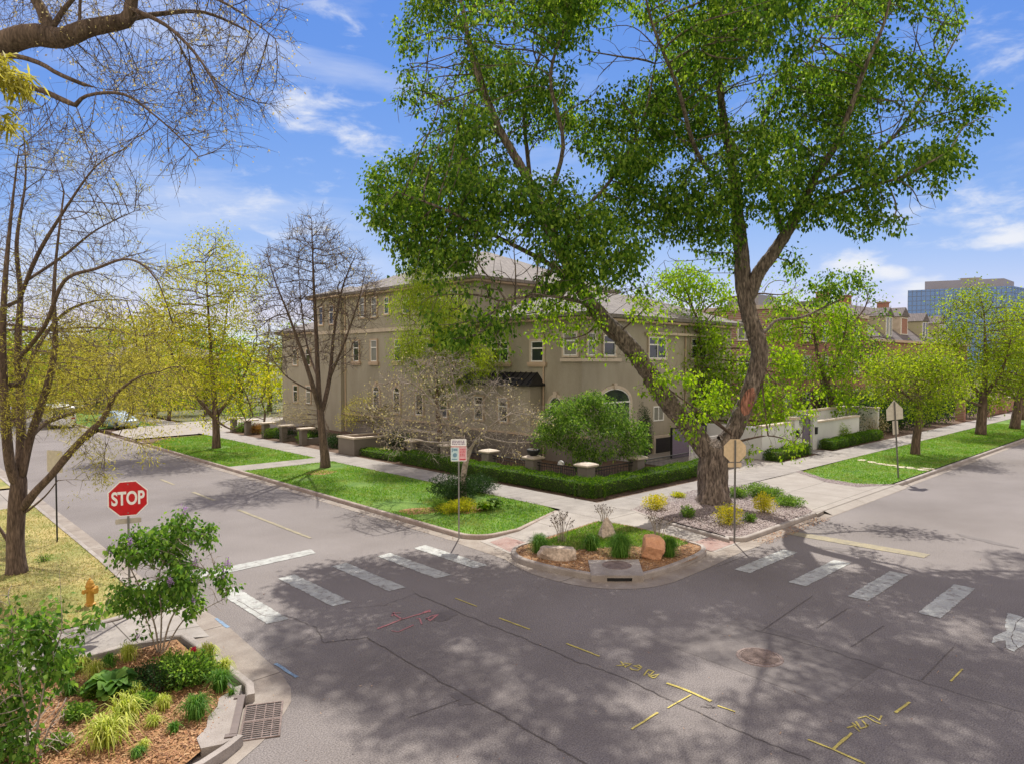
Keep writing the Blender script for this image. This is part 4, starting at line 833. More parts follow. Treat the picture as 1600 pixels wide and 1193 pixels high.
m = MB(); m.box(35.0, 24.42, 1.05, 38.3, 24.7, 1.2); m.box(35.0, 24.42, -.7, 35.19, 24.7, 1.049); m.box(38.06, 24.42, -.7, 38.3, 24.7, 1.049); m.build('garage_surround', 'cast_stone', house)
m = MB(); m.box(34.2, 24.35, 7.35, 41.5, 24.598, 7.5); m.build('ledge', 'cast_stone', house)
for x, y, h in ((28.44, 27.45, 8.0), (28.44, 33.38, 8.0), (28.44, 49.7, 10.8), (38.6, 24.54, 8.0)): m = MB(); m.tube([(x, y, .2), (x, y, h)], .05, 8); m.build('downspout', 'trim', house)
fix_children(house, (28.5, 24.6, 0))

# garden pillars and iron fence around the corner plot
def pillar(x, y, label, h=1.06, s=.27, cap=.40, group='capped pillars of the iron fence'):
    t = empty('fence_pillar', (x, y, .1), label, 'pillar', group)
    MB().box(-s, -s, -.1, s, s, h-.0).build('shaft', 'stucco_grey', t)
    c = MB(); b = cap; c.add([(-b+.05, -b+.05, h), (b-.05, -b+.05, h), (b-.05, b-.05, h), (-b+.05, b-.05, h), (-b, -b, h+.04), (b, -b, h+.04), (b, b, h+.04), (-b, b, h+.04), (-b, -b, h+.10), (b, -b, h+.10), (b, b, h+.10), (-b, b, h+.10), (-b+.14, -b+.14, h+.16), (b-.14, -b+.14, h+.16), (b-.14, b-.14, h+.16), (-b+.14, b-.14, h+.16)],
        [(3, 2, 1, 0), (12, 13, 14, 15)]+[(4*k+i, 4*k+(i+1) % 4, 4*k+4+(i+1) % 4, 4*k+4+i) for k in range(3) for i in range(4)]); c.build('cap', 'cast_stone', t, bevel=.015); return t
pil = [(22.9, 19.5, 'capped stucco pillar at the corner of the hedge, under the leafy shrub tree'), (22.9, 22.75, 'capped stucco pillar carrying the black bowl planter'), (22.9, 25.9, 'capped stucco pillar between the parking sign and the bowl planter pillar'),
       (22.9, 29.3, 'capped stucco pillar just left of the parking sign'), (22.9, 32.4, 'last capped stucco pillar of the fence, nearest the planter box'), (26.4, 19.4, 'capped stucco pillar beside the bright hedge, nearest the big trunk')]
for x, y, l in pil: pillar(x, y, l)
def fence(x0, y0, x1, y1, label, h=.92):
    t = empty('iron_fence', (x0, y0, .12), label, 'fence', 'iron fence panels round the corner house'); dx, dy = x1-x0, y1-y0; L_ = math.hypot(dx, dy); n = int(L_/.11)
    m = MB(); [m.bar((dx*k/n, dy*k/n, .08), (dx*k/n, dy*k/n, h), .016) for k in range(1, n)]; m.build('picket', 'iron', t)
    m = MB(); m.bar((0, 0, h), (dx, dy, h), .04); m.bar((0, 0, .12), (dx, dy, .12), .035); m.bar((0, 0, h-.14), (dx, dy, h-.14), .025); m.build('rail', 'iron', t)
for i, l in enumerate(('black iron fence between corner pillar and bowl planter pillar', 'black iron fence left of the bowl planter pillar', 'black iron fence right behind the parking sign', 'black iron fence nearest the planter box')):
    a, b = pil[i], pil[i+1]; fence(a[0], a[1]+.28, b[0], b[1]-.28, l)
fence(23.2, 19.45, 26.1, 19.4, 'black iron fence behind the corner hedge on the right-hand street side'); fence(26.7, 19.4, 31.0, 19.5, 'black iron handrail fence running towards the driveway')
t = empty('bowl_planter', (22.9, 22.75, 1.27), 'round black bowl planter on top of a pillar cap', 'planter')
MB().lathe([(.10, 0), (.12, .03), (.24, .12), (.31, .26), (.32, .34), (.29, .36), (.26, .30), (.02, .28)], n=24).build('bowl', 'black', t, smooth=True)
MB().lathe([(.25, .30), (.15, .36), (.02, .38)], n=16).build('soil', 'soil', t)
t = empty('garden_lamp', (24.0, 22.0, .1), 'small white domed garden lamp behind the iron fence', 'lamp')
MB().lathe([(.035, 0), (.035, .75), (.03, .76)], n=10).build('post', 'steel', t); MB().lathe([(.17, .76), (.17, .80), (.13, .90), (.06, .95), (.01, .96)], n=18).build('lamp_shade', 'sign_white', t, smooth=True)
# planter box and the capped garden fins further along
t = empty('planter_box', (21.4, 36.4, .1), 'long rendered planter box with pale capping beside the pavement', 'planter')
MB().box(0, 0, -.1, 3.6, 1.9, .98).build('box', 'stucco_grey', t)
m = MB(); m.box(-.08, -.08, .98, 3.68, .22, 1.08); m.box(-.08, 1.68, .98, 3.68, 1.98, 1.08); m.box(-.08, .221, .98, .22, 1.679, 1.08); m.box(3.38, .221, .98, 3.68, 1.679, 1.08); m.build('coping', 'cast_stone', t)
MB().box(.2, .2, .97, 3.4, 1.7, 1.0).build('soil', 'soil', t)
t = empty('garden_wall', (25.3, 31.2, .1), 'grey rendered garden wall with pale coping behind the magnolia', 'wall'); MB().box(0, 0, -.1, .3, 5.1, 1.25).build('wall_body', 'stucco_grey', t); MB().box(-.06, -.06, 1.25, .36, 5.16, 1.35).build('coping', 'cast_stone', t)
for i, (y, l) in enumerate(((43.4, 'nearest capped garden fin pillar, left of the bare street tree'), (46.4, 'second capped garden fin pillar from the bare street tree'), (49.4, 'third capped garden fin pillar, middle of the row'), (52.6, 'fourth capped garden fin pillar, beside orange flowers'), (55.4, 'farthest capped garden fin pillar by the alley'))):
    t = empty('garden_pillar', (21.5, y, .1), l, 'pillar', 'capped garden fins along the far pavement'); MB().box(0, 0, -.1, .42, .42, 1.05).build('shaft', 'stucco_grey', t, bevel=.01)
    MB().box(.43, .1, -.1, 3.2, .32, .42).build('fin_wall', 'stucco_grey', t); m = MB(); m.box(-.10, -.14, 1.05, .95, .56, 1.15); m.build('coping', 'cast_stone', t, bevel=.01)

# white courtyard walls with the arched gate
t = empty('courtyard_wall', (37.6, 18.8, .05), 'white rendered courtyard wall left of the arched gate', 'wall'); MB().box(0, 0, -.15, 3.9, .3, 1.9).build('wall_body', 'stucco_white', t); MB().box(-.05, -.06, 1.9, 3.9, .36, 2.0).build('coping', 'cast_stone', t)
MB().box(-.0, .301, -.15, .3, 3.6, 1.9).build('side_wall', 'stucco_white', t)
t = empty('courtyard_wall', (44.9, 18.8, .05), 'long white rendered courtyard wall right of the arched gate', 'wall'); MB().box(0, 0, -.15, 7.4, .3, 1.72).build('wall_body', 'stucco_white', t); MB().box(0, -.06, 1.72, 7.45, .36, 1.84).build('coping', 'cast_stone', t)
t = empty('courtyard_wall', (46.5, 20.9, .05), 'taller white courtyard wall with pale capping behind the gate wall', 'wall'); MB().box(0, 0, -.15, 9.2, .3, 2.15).build('wall_body', 'stucco_white', t); MB().box(-.05, -.06, 2.15, 9.25, .36, 2.27).build('coping', 'cast_stone', t)
MB().box(8.9, -2.3, -.15, 9.2, -.002, 2.15).build('return_wall', 'stucco_white', t); MB().box(8.84, -2.36, 2.15, 9.26, -.061, 2.27).build('coping', 'cast_stone', t)
for x, l in ((41.85, 'white gate pier on the left of the arched gate, with black mailbox'), (44.55, 'white gate pier on the right of the arched gate, with black mailbox')):
    t = empty('gate_pier', (x, 18.8, .05), l, 'pier', 'piers of the arched gate'); MB().box(-.3, -.12, -.15, .3, .42, 2.12).build('shaft', 'stucco_white', t, bevel=.01); m = MB(); m.box(-.38, -.20, 2.12, .38, .50, 2.2); m.box(-.33, -.15, 2.2, .33, .45, 2.28); m.build('cap', 'cast_stone', t)
    m = MB(); m.box(-.10, -.24, 1.05, .10, -.121, 1.45); m.box(-.12, -.26, 1.45, .12, -.121, 1.49); m.build('mailbox', 'black', t)
t = empty('metal_gate', (43.2, 18.9, .12), 'purple grey arched metal gate with scroll cut-outs between white piers', 'gate')
m = MB(); m.box(-1.02, -.03, 0, -.92, .03, 1.85); m.box(.92, -.03, 0, 1.02, .03, 1.85); m.box(-.02, -.028, 0, .04, .028, 1.95); pts = [(1.0*math.cos(a), 0, 1.83+.42*math.sin(a)) for a in (math.pi*k/12 for k in range(13))]
for a, b in zip(pts[:-1], pts[1:]): m.bar(a, b, .08)
for k in range(1, 12): m.bar((-1+k/6, 0, 1.85), (-1+k/6, 0, 1.83+.4*math.sqrt(max(0, 1-(-1+k/6)**2))), .025)
m.bar((-1, 0, 1.83), (1, 0, 1.83), .06); m.build('gate_frame', 'gate_purple', t)
m = MB(); m.box(.041, -.012, .06, .92, .012, 1.8); m.box(-.92, -.010, .06, -.021, .010, .34); m.build('panel', 'gate_purple', t)
m = MB()
for cx, cz, r in ((-.7, .62, .14), (-.35, .62, .14), (-.7, 1.0, .14), (-.35, 1.0, .14), (-.52, 1.4, .2), (.3, .45, .13), (.62, .45, .13), (-.15, .45, .10)):
    q = [(cx+r*(1-.05*k)*math.cos(k*.75), -.03, cz+r*(1-.05*k)*math.sin(k*.75)) for k in range(13)]
    m.tube(q, .022, 5)
for k in range(5): m.bar((-.86+k*.18, 0, .35), (-.86+k*.18, 0, 1.8), .022)
m.build('scrollwork', 'sign_white', t)
m = MB(); m.bar((.86, -.02, .98), (.86, -.09, .98), .03); m.bar((.86, -.09, .98), (.74, -.09, .98), .03); m.build('handle', 'black', t)
gsheet('doorstep', [(42.2, 17.46), (44.2, 17.46), (44.2, 18.9), (42.2, 18.9)], .135, 'walk_x')
t = empty('driveway_gate', (33.9, 22.4, .1), 'dark grey driveway gate left of the white courtyard wall', 'gate'); MB().box(0, 0, 0, 3.6, .06, 1.75).build('panel', 'gate_purple', t); m = MB(); m.box(-.06, -.03, -.1, 0, .09, 1.85); m.box(3.6, -.03, -.1, 3.68, .09, 1.85); m.box(0, -.02, 1.75, 3.6, .08, 1.82); m.build('gate_frame', 'metal_dark', t)
t = empty('retaining_wall', (31.0, 18.3, .05), 'low dark retaining wall beside the driveway behind the big trunk', 'wall'); MB().box(0, 0, -.1, 3.2, .28, .42).build('wall_body', 'stucco_grey', t); MB().box(-.03, -.03, .42, 3.23, .31, .48).build('coping', 'stucco_grey', t)
t = empty('balcony_railing', (33.2, 20.8, .1), 'pale vertical bar railing beside the garage behind the big trunk', 'railing'); m = MB(); [m.bar((k*.14, 0, 0), (k*.14, 0, 1.35), .03) for k in range(22)]; m.build('baluster', 'sign_white', t); m = MB(); m.bar((0, 0, 1.35), (2.95, 0, 1.35), .06); m.bar((0, 0, .1), (2.95, 0, .1), .05); m.build('rail', 'sign_white', t)

# brick townhouses behind the courtyard
t = empty('brick_building', (56, 27, 0), 'tall flat-topped red brick building behind the leafy courtyard tree', 'building')
MB().box(0, 0, -.1, 21, 14, 10.2).build('wall', 'brick', t); m = MB(); m.box(-.12, -.12, 10.2, 21.1, 14.1, 10.55); m.build('parapet', 'cast_stone', t)
for k in range(5):
    for z in (1.2, 4.5, 7.6): window(t, 'y', 0, 1.6+k*3.9, 3.0+k*3.9, z, z+1.7, trim='cast_stone', mull=1, tw=.1)
for k in range(3):
    for z in (4.5, 7.6): window(t, 'x', 0, 2+k*4, 3.3+k*4, z, z+1.7, trim='cast_stone', mull=1, tw=.1)
m = MB(); m.box(3, 3, 10.5, 6.5, 6, 11.8); m.build('rooftop_unit', 'steel', t)
t = empty('brick_building', (79, 28.2, 0), 'brick townhouses with dark mansard roof and cream dormers', 'building')
MB().box(0, 0, -.1, 42, 13, 8.0).build('wall', 'brick', t); MB().box(-.25, -.35, 8.0, 42.2, 13.2, 8.28).build('eave', 'trim', t)
m = MB(); m.add([(-.2, -.3, 8.28), (42.2, -.3, 8.28), (42.2, 13.2, 8.28), (-.2, 13.2, 8.28), (1.5, 5.2, 12.8), (40, 5.2, 12.8), (40, 8, 12.8), (1.5, 8, 12.8)], [(0, 1, 5, 4), (1, 2, 6, 5), (2, 3, 7, 6), (3, 0, 4, 7), (4, 5, 6, 7), (3, 2, 1, 0)]); m.build('roof', 'slate', t)
def dormer(x, w_, z0, h, mat, nw, win='glass'):
    y0 = -.1+(z0-8.28)*1.2; y0 = max(.3, y0); m = MB(); m.box(x-w_/2, y0, z0, x+w_/2, 5, z0+h); dn = m.build('dormer', mat, t)
    m = MB(); e = w_/2+.2; m.add([(x-e, y0-.2, z0+h), (x+e, y0-.2, z0+h), (x, y0-.2, z0+h+w_*.42), (x-e, 6, z0+h), (x+e, 6, z0+h), (x, 6, z0+h+w_*.42)], [(0, 1, 2), (1, 4, 5, 2), (3, 0, 2, 5), (3, 4, 1, 0), (4, 3, 5)]); m.build('dormer_roof', 'slate', dn)
    for k in range(nw): window(dn, 'y', y0, x-w_/2+.15+k*(w_-.3)/nw+.08, x-w_/2+.15+(k+1)*(w_-.3)/nw-.08, z0+.2, z0+h-.15, mull=0, trans=False, glass=win)
for x, w_, z, h, mt, nw, wn in ((9.0, 2.4, 8.5, 2.6, 'stucco_light', 2, 'glass'), (15.5, 2.8, 8.9, 2.4, 'cast_stone', 1, 'brick'), (22.5, 2.6, 8.6, 2.4, 'stucco_light', 2, 'glass'), (30, 2.6, 8.6, 2.4, 'stucco_light', 2, 'glass')): dormer(x, w_, z, h, mt, nw, wn)
for k in range(10): window(t, 'y', 0, 1.6+k*4, 3.0+k*4, 4.6, 6.4, trim='cast_stone', mull=1, tw=.1); window(t, 'y', 0, 1.6+k*4, 3.0+k*4, 1.2, 3.0, trim='cast_stone', mull=1, tw=.1)
for x in (5.5, 12.2, 26): m = MB(); m.box(x, 6.2, 11, x+1.3, 7.4, 14.0); m.box(x-.1, 6.1, 14.0, x+1.4, 7.5, 14.2); m.build('chimney', 'brick', t)
for x, y, l in ((76.5, 18.3, 'nearest red brick gate pillar by the far right pavement'), (84.5, 18.0, 'second red brick gate pillar along the far right pavement'), (92, 18.0, 'farthest red brick gate pillar by the pavement')):
    t = empty('brick_pillar', (x, y, .1), l, 'pillar', 'brick pillars along the right-hand pavement'); MB().box(-.35, -.35, -.1, .35, .35, 2.1).build('shaft', 'brick', t); MB().box(-.45, -.45, 2.1, .45, .45, 2.25).build('cap', 'cast_stone', t)
t = empty('brick_wall', (85, 18.2, .1), 'low red brick wall beyond the second brick gate pillar', 'wall'); MB().box(0, 0, -.1, 30, .3, 1.5).build('wall_body', 'brick', t); MB().box(0, -.05, 1.5, 30, .35, 1.6).build('coping', 'cast_stone', t)

# distant glass office block
def office():
    a = D(1417, 565, 300)[:2]; b = D(1578, 565, 282)[:2]; c = D(1680, 565, 330)[:2]; d_ = D(1500, 565, 350)[:2]
    t = empty('office_building', (a[0], a[1], 0), 'distant blue glass office block above the treetops', 'building'); poly = rel([a, b, c, d_], a)
    MB().prism(poly, 0, 36.7).build('curtain_wall', 'office_glass', t)
    ca, cb = D(1443, 565, 304)[:2], D(1566, 565, 292)[:2]; m = MB(); m.prism(rel([ca, cb, D(1582, 565, 305)[:2], D(1500, 565, 340)[:2]], a), 36.7, 41.0); m.prism(rel([D(1498, 565, 300)[:2], D(1530, 565, 297)[:2], D(1535, 565, 310)[:2], D(1505, 565, 312)[:2]], a), 41.0, 42.0); m.build('penthouse', 'office_grey', t)
    m = MB(); q = rel([a, b, c], a)
    for (p, r) in ((q[0], q[1]), (q[1], q[2])):
        L_ = math.hypot(r[0]-p[0], r[1]-p[1]); n = int(L_/1.6); nx, ny = (r[1]-p[1])/L_, -(r[0]-p[0])/L_
        if Vector((nx, ny)).dot(Vector((a[0]+p[0], a[1]+p[1]))) > 0: nx, ny = -nx, -ny
        for k in range(n+1): s = k/n; x, y = p[0]+(r[0]-p[0])*s+nx*.06, p[1]+(r[1]-p[1])*s+ny*.06; m.bar((x, y, 0), (x, y, 36.7), .13)
        for z in np.arange(2, 37, 2.0): m.bar((p[0]+nx*.05, p[1]+ny*.05, z), (r[0]+nx*.05, r[1]+ny*.05, z), .12)
    m.build('mullion', 'office_mullion', t)
M['office_grey'] = surf('office_grey', (.26, .24, .24), (.30, .28, .28), .1, .8, 0)
M['office_mullion'] = plain('office_mullion', (.16, .20, .28), .5)
M['office_glass'] = M['glass_office']
office()
# neighbouring houses far down the left-hand street
def far_house(x, y, w_, d_, h, rh, mat, rmat, label, z=0):
    t = empty('neighbour_house', (x, y, 0), label, 'house'); MB().box(0, 0, -.1, w_, d_, h).build('wall', mat, t); m = hip(0, 0, w_, d_, h+.2, rh, .6); m.build('roof', rmat, t)
    for k in range(max(2, int(w_/3))):
        for zz in (1.0, 3.9): 
            if zz+1.5 < h: window(t, 'y', 0, .9+k*3, 2.1+k*3, zz, zz+1.5, mull=1, trim=None)
    for k in range(max(2, int(d_/3.2))):
        for zz in (1.0, 3.9):
            if zz+1.5 < h: window(t, 'x', 0, .9+k*3, 2.1+k*3, zz, zz+1.5, mull=1, trim=None)
far_house(21, 88, 13, 14, 6.0, 2.6, 'stucco_light', 'roof_tile', 'pale stucco house beyond the alley at the end of the left-hand street')
far_house(-14, 70, 11, 13, 5.6, 3.0, 'brick', 'slate', 'brick house with dark roof behind the yellow flowering branches')
far_house(-22, 46, 12, 11, 5.4, 2.6, 'stucco_white', 'slate', 'white house half hidden behind the bare tree at the left edge')
far_house(-12, 104, 16, 14, 6.5, 3.0, 'stucco_grey', 'slate', 'grey house farthest down the left side of the street')
far_house(24, 125, 18, 14, 8.5, 3.0, 'brick', 'slate', 'brick house at the vanishing end of the left-hand street')

# ================================================================ VEHICLES
M['car_white'] = plain('car_white', (.72, .73, .75), .25, 0, .6); M['car_black'] = plain('car_black', (.02, .02, .025), .2, .2, .6); M['car_blue'] = plain('car_blue', (.36, .46, .56), .25, .3, .6); M['tyre'] = plain('tyre', (.02, .02, .02), .8)
M['tail_red'] = plain('tail_red', (.4, .02, .02), .3); M['headlamp'] = plain('headlamp', (.7, .7, .72), .15)
def car(name, label, loc, rz, body, L_=4.6, W=1.82, H=1.5, prof=None, roofz=None):
    t = empty(name, (loc[0], loc[1], loc[2]), label, 'van' if 'van' in name else 'car', None, rz)
    van = 'van' in name
    # stations along the length: (x, bottom z, belt z, roof z, half width belt, half width roof)
    if van: st = [(-.5, .35, .95, .95, .93, .93), (-.495, .28, 1.1, 1.75, .95, .86), (-.42, .25, 1.15, 1.95, .98, .86), (.22, .25, 1.12, 1.95, .98, .86), (.34, .25, 1.08, 1.62, .98, .82), (.42, .26, 1.02, 1.08, .95, .85), (.48, .30, .85, .88, .90, .84), (.5, .38, .7, .72, .82, .78)]
    else: st = [(-.5, .38, .80, .82, .82, .80), (-.48, .28, .92, .98, .90, .84), (-.36, .22, .95, 1.10, .92, .78), (-.24, .2, .95, 1.42, .92, .64), (.06, .2, .94, 1.47, .92, .64), (.20, .2, .93, 1.12, .92, .74), (.36, .24, .88, .92, .90, .82), (.47, .30, .74, .78, .84, .78), (.5, .38, .62, .64, .76, .72)]
    k = H/(1.95 if van else 1.47); m = MB(); rows = []
    for x, zb, zm, zr, wm, wr in st:
        X = x*L_; h = W/2; rows.append([(X, -wm*h*.93, zb*k), (X, -wm*h*1.02, (zb+zm)/2*k), (X, -wm*h, zm*k), (X, -wr*h, zr*k), (X, -wr*h*.6, zr*k*1.02), (X, wr*h*.6, zr*k*1.02), (X, wr*h, zr*k), (X, wm*h, zm*k), (X, wm*h*1.02, (zb+zm)/2*k), (X, wm*h*.93, zb*k)])
    for r in rows: m.v += r
    n = len(rows[0])
    for i in range(len(rows)-1): m.f += [(i*n+j, i*n+(j+1) % n, (i+1)*n+(j+1) % n, (i+1)*n+j) for j in range(n)]
    m.f += [tuple(range(n-1, -1, -1)), tuple((len(rows)-1)*n+j for j in range(n))]; b = m.build('body', body, t, smooth=True); b.modifiers.new('bevel', 'BEVEL').width = .02
    # glass
    g = MB(); e = .012
    i0, i1 = (1, 4) if van else (2, 5)
    for s, (a, b_) in ((-1, (2, 3)), (1, (7, 6))):
        for i in range(i0, i1):
            A, B, Cc, Dd = rows[i][a], rows[i+1][a], rows[i+1][b_], rows[i][b_]
            def mixp(p, q, u): return tuple(p[j]*(1-u)+q[j]*u for j in range(3))
            p1, p2, p3, p4 = mixp(A, Dd, .12), mixp(B, Cc, .12), mixp(B, Cc, .88), mixp(A, Dd, .88); q = [mixp(p1, p2, .05), mixp(p1, p2, .95), mixp(p4, p3, .95), mixp(p4, p3, .05)]; q = [(x, y+s*e, z) for x, y, z in q]; g.add(q, [(0, 1, 2, 3) if s < 0 else (3, 2, 1, 0)])
    g.build('side_glass', 'glass', t)
    for nm, (i, j) in (('windscreen', (i1-1 if van else 4, i1 if van else 5)), ('rear_window', (0, 1) if van else (2, 3))):
        if nm == 'windscreen' and van: i, j = 4, 5
        A, B = rows[i], rows[j]; g = MB()
        def mx2(p, q, u): return tuple(p[c]*(1-u)+q[c]*u for c in range(3))
        sgn = 1 if nm == 'windscreen' else -1; q = [mx2(A[3], B[3], .1), mx2(A[6], B[6], .1), mx2(A[6], B[6], .9), mx2(A[3], B[3], .9)]; q = [(x+sgn*e, y*.9, z+.012) for x, y, z in q]; g.add(q, [(0, 1, 2, 3) if sgn < 0 else (3, 2, 1, 0)]); g.build(nm, 'glass', t)
    r = .33*k if not van else .34
    for x in (-.31*L_, .32*L_):
        for y in (-W/2+.1, W/2-.1):
            w_ = MB(); N_ = 20
            for (yy, rr) in ((-.1, r*.9), (-.09, r), (.09, r), (.1, r*.9)): w_.v += [(x+rr*math.cos(6.2832*q/N_), y+yy, r+rr*math.sin(6.2832*q/N_)) for q in range(N_)]
            for i in range(3): w_.f += [(i*N_+q, i*N_+(q+1) % N_, (i+1)*N_+(q+1) % N_, (i+1)*N_+q) for q in range(N_)]
            w_.f += [tuple(range(N_-1, -1, -1)), tuple(3*N_+q for q in range(N_))]; wh = w_.build('wheel', 'tyre', t)
            s = -1 if y < 0 else 1; rm = MB(); rm.v = [(x+.62*r*math.cos(6.2832*q/N_), y+s*.106, r+.62*r*math.sin(6.2832*q/N_)) for q in range(N_)]; rm.f = [tuple(range(N_)) if s < 0 else tuple(range(N_-1, -1, -1))]; rm.build('rim', 'steel', wh)
    for s in (-1, 1):
        MB().box(-L_/2-.012, s*W*.36-.14, .78*k, -L_/2+.1, s*W*.36+.14, .92*k).build('taillight', 'tail_red', t); MB().box(L_/2-.12, s*W*.34-.16, .52*k, L_/2+.006, s*W*.34+.16, .64*k).build('headlight', 'headlamp', t)
    return t
p = P(98, 668, 0); car('parked_van', 'white van parked at the far end of the left-hand street', (p[0], p[1]+2, 0), math.pi/2, 'car_white', 5.0, 1.95, 1.95)
p = P(152, 667, 0); car('parked_car', 'pale blue car far down the left-hand street, right of the white van', (p[0]+1.2, p[1]-2.0, 0), -math.pi/2+.15, 'car_blue', 4.5, 1.8, 1.5)
car('parked_car', 'dark car on the driveway at the left edge behind the bare tree', (1.6, 34.6, .06), math.pi, 'car_black', 4.6, 1.85, 1.62)

# ================================================================ STREET FURNITURE
def octo(r, n=8, a0=22.5): return [(r*math.cos(math.radians(a0+360/n*k)), r*math.sin(math.radians(a0+360/n*k))) for k in range(n)]
def plate(mb, poly, y0, y1, cx=0, cz=0):      # plate in the xz plane, facing -y
    n = len(poly); a = sum(poly[i][0]*poly[(i+1) % n][1]-poly[(i+1) % n][0]*poly[i][1] for i in range(n))
    if a < 0: poly = poly[::-1]
    vs = [(cx+x, y0, cz+z) for x, z in poly]+[(cx+x, y1, cz+z) for x, z in poly]
    return mb.add(vs, [tuple(range(n)), tuple(range(2*n-1, n-1, -1))]+[(i, n+i, n+(i+1) % n, (i+1) % n) for i in range(n)])
def rrect(w_, h, r=.03): 
    o = []
    for cx, cz, a in ((w_/2-r, h/2-r, 0), (-w_/2+r, h/2-r, 90), (-w_/2+r, -h/2+r, 180), (w_/2-r, -h/2+r, 270)): o += [(cx+r*math.cos(math.radians(a+30*k)), cz+r*math.sin(math.radians(a+30*k))) for k in range(4)]
    return o
def text(s, size, mat, parent, loc, xs=1, bold=.01, name='lettering'):
    c = bpy.data.curves.new(name, 'FONT'); c.body = s; c.size = size; c.align_x = 'CENTER'; c.align_y = 'CENTER'; c.extrude = .001; c.offset = bold; c.materials.append(M[mat])
    o = bpy.data.objects.new(name, c); COL.objects.link(o); o.parent = parent; o.location = loc; o.rotation_euler = (math.pi/2, 0, 0); o.scale = (xs, 1, 1)
    bpy.context.view_layer.update(); me = bpy.data.meshes.new_from_object(o.evaluated_get(bpy.context.evaluated_depsgraph_get())); q = bpy.data.objects.new(name, me); COL.objects.link(q); q.parent = parent; q.location = loc; q.rotation_euler = o.rotation_euler; q.scale = (xs, 1, 1); bpy.data.objects.remove(o); q.name = name; return q
def upost(mb, h, x=0, y=.03, w_=.045): mb.box(x-w_/2, y, -.15, x+w_/2, y+.012, h); mb.box(x-w_/2, y+.012, -.15, x-w_/2+.012, y+.04, h); mb.box(x+w_/2-.012, y+.012, -.15, x+w_/2, y+.04, h); return mb
sx, sy = D(200, 778, 14.9)[:2]; sz = D(200, 778, 14.9)[2]
t = empty('stop_sign', (sx, sy, .1), 'red octagonal stop sign facing the viewer above the lilac bush', 'sign', None, math.radians(-15)); zc = sz-.1; R_ = .415
MB_ = MB(); plate(MB_, octo(R_), -.003, .004, 0, zc); MB_.build('sign_border', 'sign_white', t); m = MB(); plate(m, octo(R_*.94), -.0065, -.0031, 0, zc); m.build('sign_face', 'sign_red', t)
m = MB(); m.box(-.012, -.012, zc+.30, .012, -.006, zc+.324); m.box(-.012, -.012, zc-.324, .012, -.006, zc-.30); m.build('bolt', 'steel', t)
text('STOP', .40, 'sign_white', t, (0, -.0085, zc-.005), .66, .012)
upost(MB(), zc+.35, y=.006).build('post', 'steel', t)
m = MB(); plate(m, rrect(.50, .115), .05, .055, .0, zc-.50); m.build('cross_plate', 'sign_back', t)
x, y = P(717, 835)
t = empty('parking_sign', (x, y, .12), 'white parking rules sign with blue and pink halves on a thin post', 'sign', None, math.radians(-42)); d0 = depth(x, y); top = D(717, 685, d0)[2]-.12
upost(MB(), top-.02, y=.02).build('post', 'steel', t)
m = MB(); plate(m, rrect(.50, .235), 0, .006, 0, top-.12); m.build('upper_plate', 'sign_white', t); m = MB(); plate(m, rrect(.51, .465), .001, .007, 0, top-.485); m.build('lower_plate', 'sign_white', t)
m = MB(); plate(m, rrect(.235, .42, .02), -.002, .0005, -.125, top-.485); m.build('blue_panel', 'sign_cyan', t); m = MB(); plate(m, rrect(.235, .42, .02), -.002, .0005, .125, top-.485); m.build('pink_panel', 'sign_pink', t)
rnd = random.Random(4); m = MB()
for zz in (.065, .115, .165):
    xx = -.21
    while xx < .19: ww = rnd.uniform(.015, .045); m.box(xx, -.0035, top-zz-.016, min(.21, xx+ww), -.0012, top-zz+.014); xx += ww+rnd.uniform(.008, .03)
m.build('lettering', 'ink_purple', t); m = MB(); m.box(-.25, -.003, top-.262, .25, .001, top-.240)
for zz in (.34, .39, .44, .49, .54): 
    xx = .04
    while xx < .2: ww = rnd.uniform(.02, .05); m.box(xx, -.005, top-zz-.012, min(.215, xx+ww), -.0022, top-zz+.012); xx += ww+rnd.uniform(.01, .02)
m.box(.03, -.005, top-.68, .22, -.0022, top-.64); m.build('lettering', 'ink_red', t); m = MB(); m.box(-.225, -.005, top-.42, -.19, -.0022, top-.30); m.box(-.17, -.005, top-.38, -.04, -.0022, top-.31); plate(m, octo(.07, 14, 0), -.005, -.0022, -.12, top-.52); m.box(-.22, -.005, top-.67, -.05, -.0022, top-.64); m.build('lettering', 'ink_blue', t)
x, y = P(1147, 841)
t = empty('stop_sign', (x, y, .12), 'back of an octagonal sign on a post in front of the big trunk', 'sign', None, math.radians(-40+180)); d0 = depth(x, y); zc = D(1143, 703, d0)[2]-.12
m = MB(); plate(m, octo(.385), -.004, .004, 0, zc); m.build('sign_plate', 'sign_back_warm', t); m = MB(); plate(m, rrect(.44, .14), -.004, .003, 0, zc-.46); m.build('lower_plate', 'sign_back_warm', t); upost(MB(), zc+.33, y=.005, w_=.05).build('post', 'steel', t)
x, y = P(1403, 746)
t = empty('school_crossing_sign', (x, y, .12), 'grey back of a house-shaped crossing sign on a leaning post in the right verge', 'sign', None, math.radians(-33+180)); d0 = depth(x, y); zc = D(1390, 641, d0)[2]-.12; t.rotation_euler = (0, 0, math.radians(-30+180))
m = MB(); plate(m, [(-.47, -.42), (.47, -.42), (.47, .08), (0, .52), (-.47, .08)], -.004, .004, 0, zc); m.build('sign_plate', 'sign_back', t); m = MB(); plate(m, rrect(.32, .66), -.004, .003, 0, zc-.80); m.build('lower_plate', 'sign_back', t); upost(MB(), zc+.45, y=.005, w_=.06).build('post', 'steel', t)
t.rotation_euler = (0, math.radians(4.5), math.radians(150))
x, y = P(88, 846)
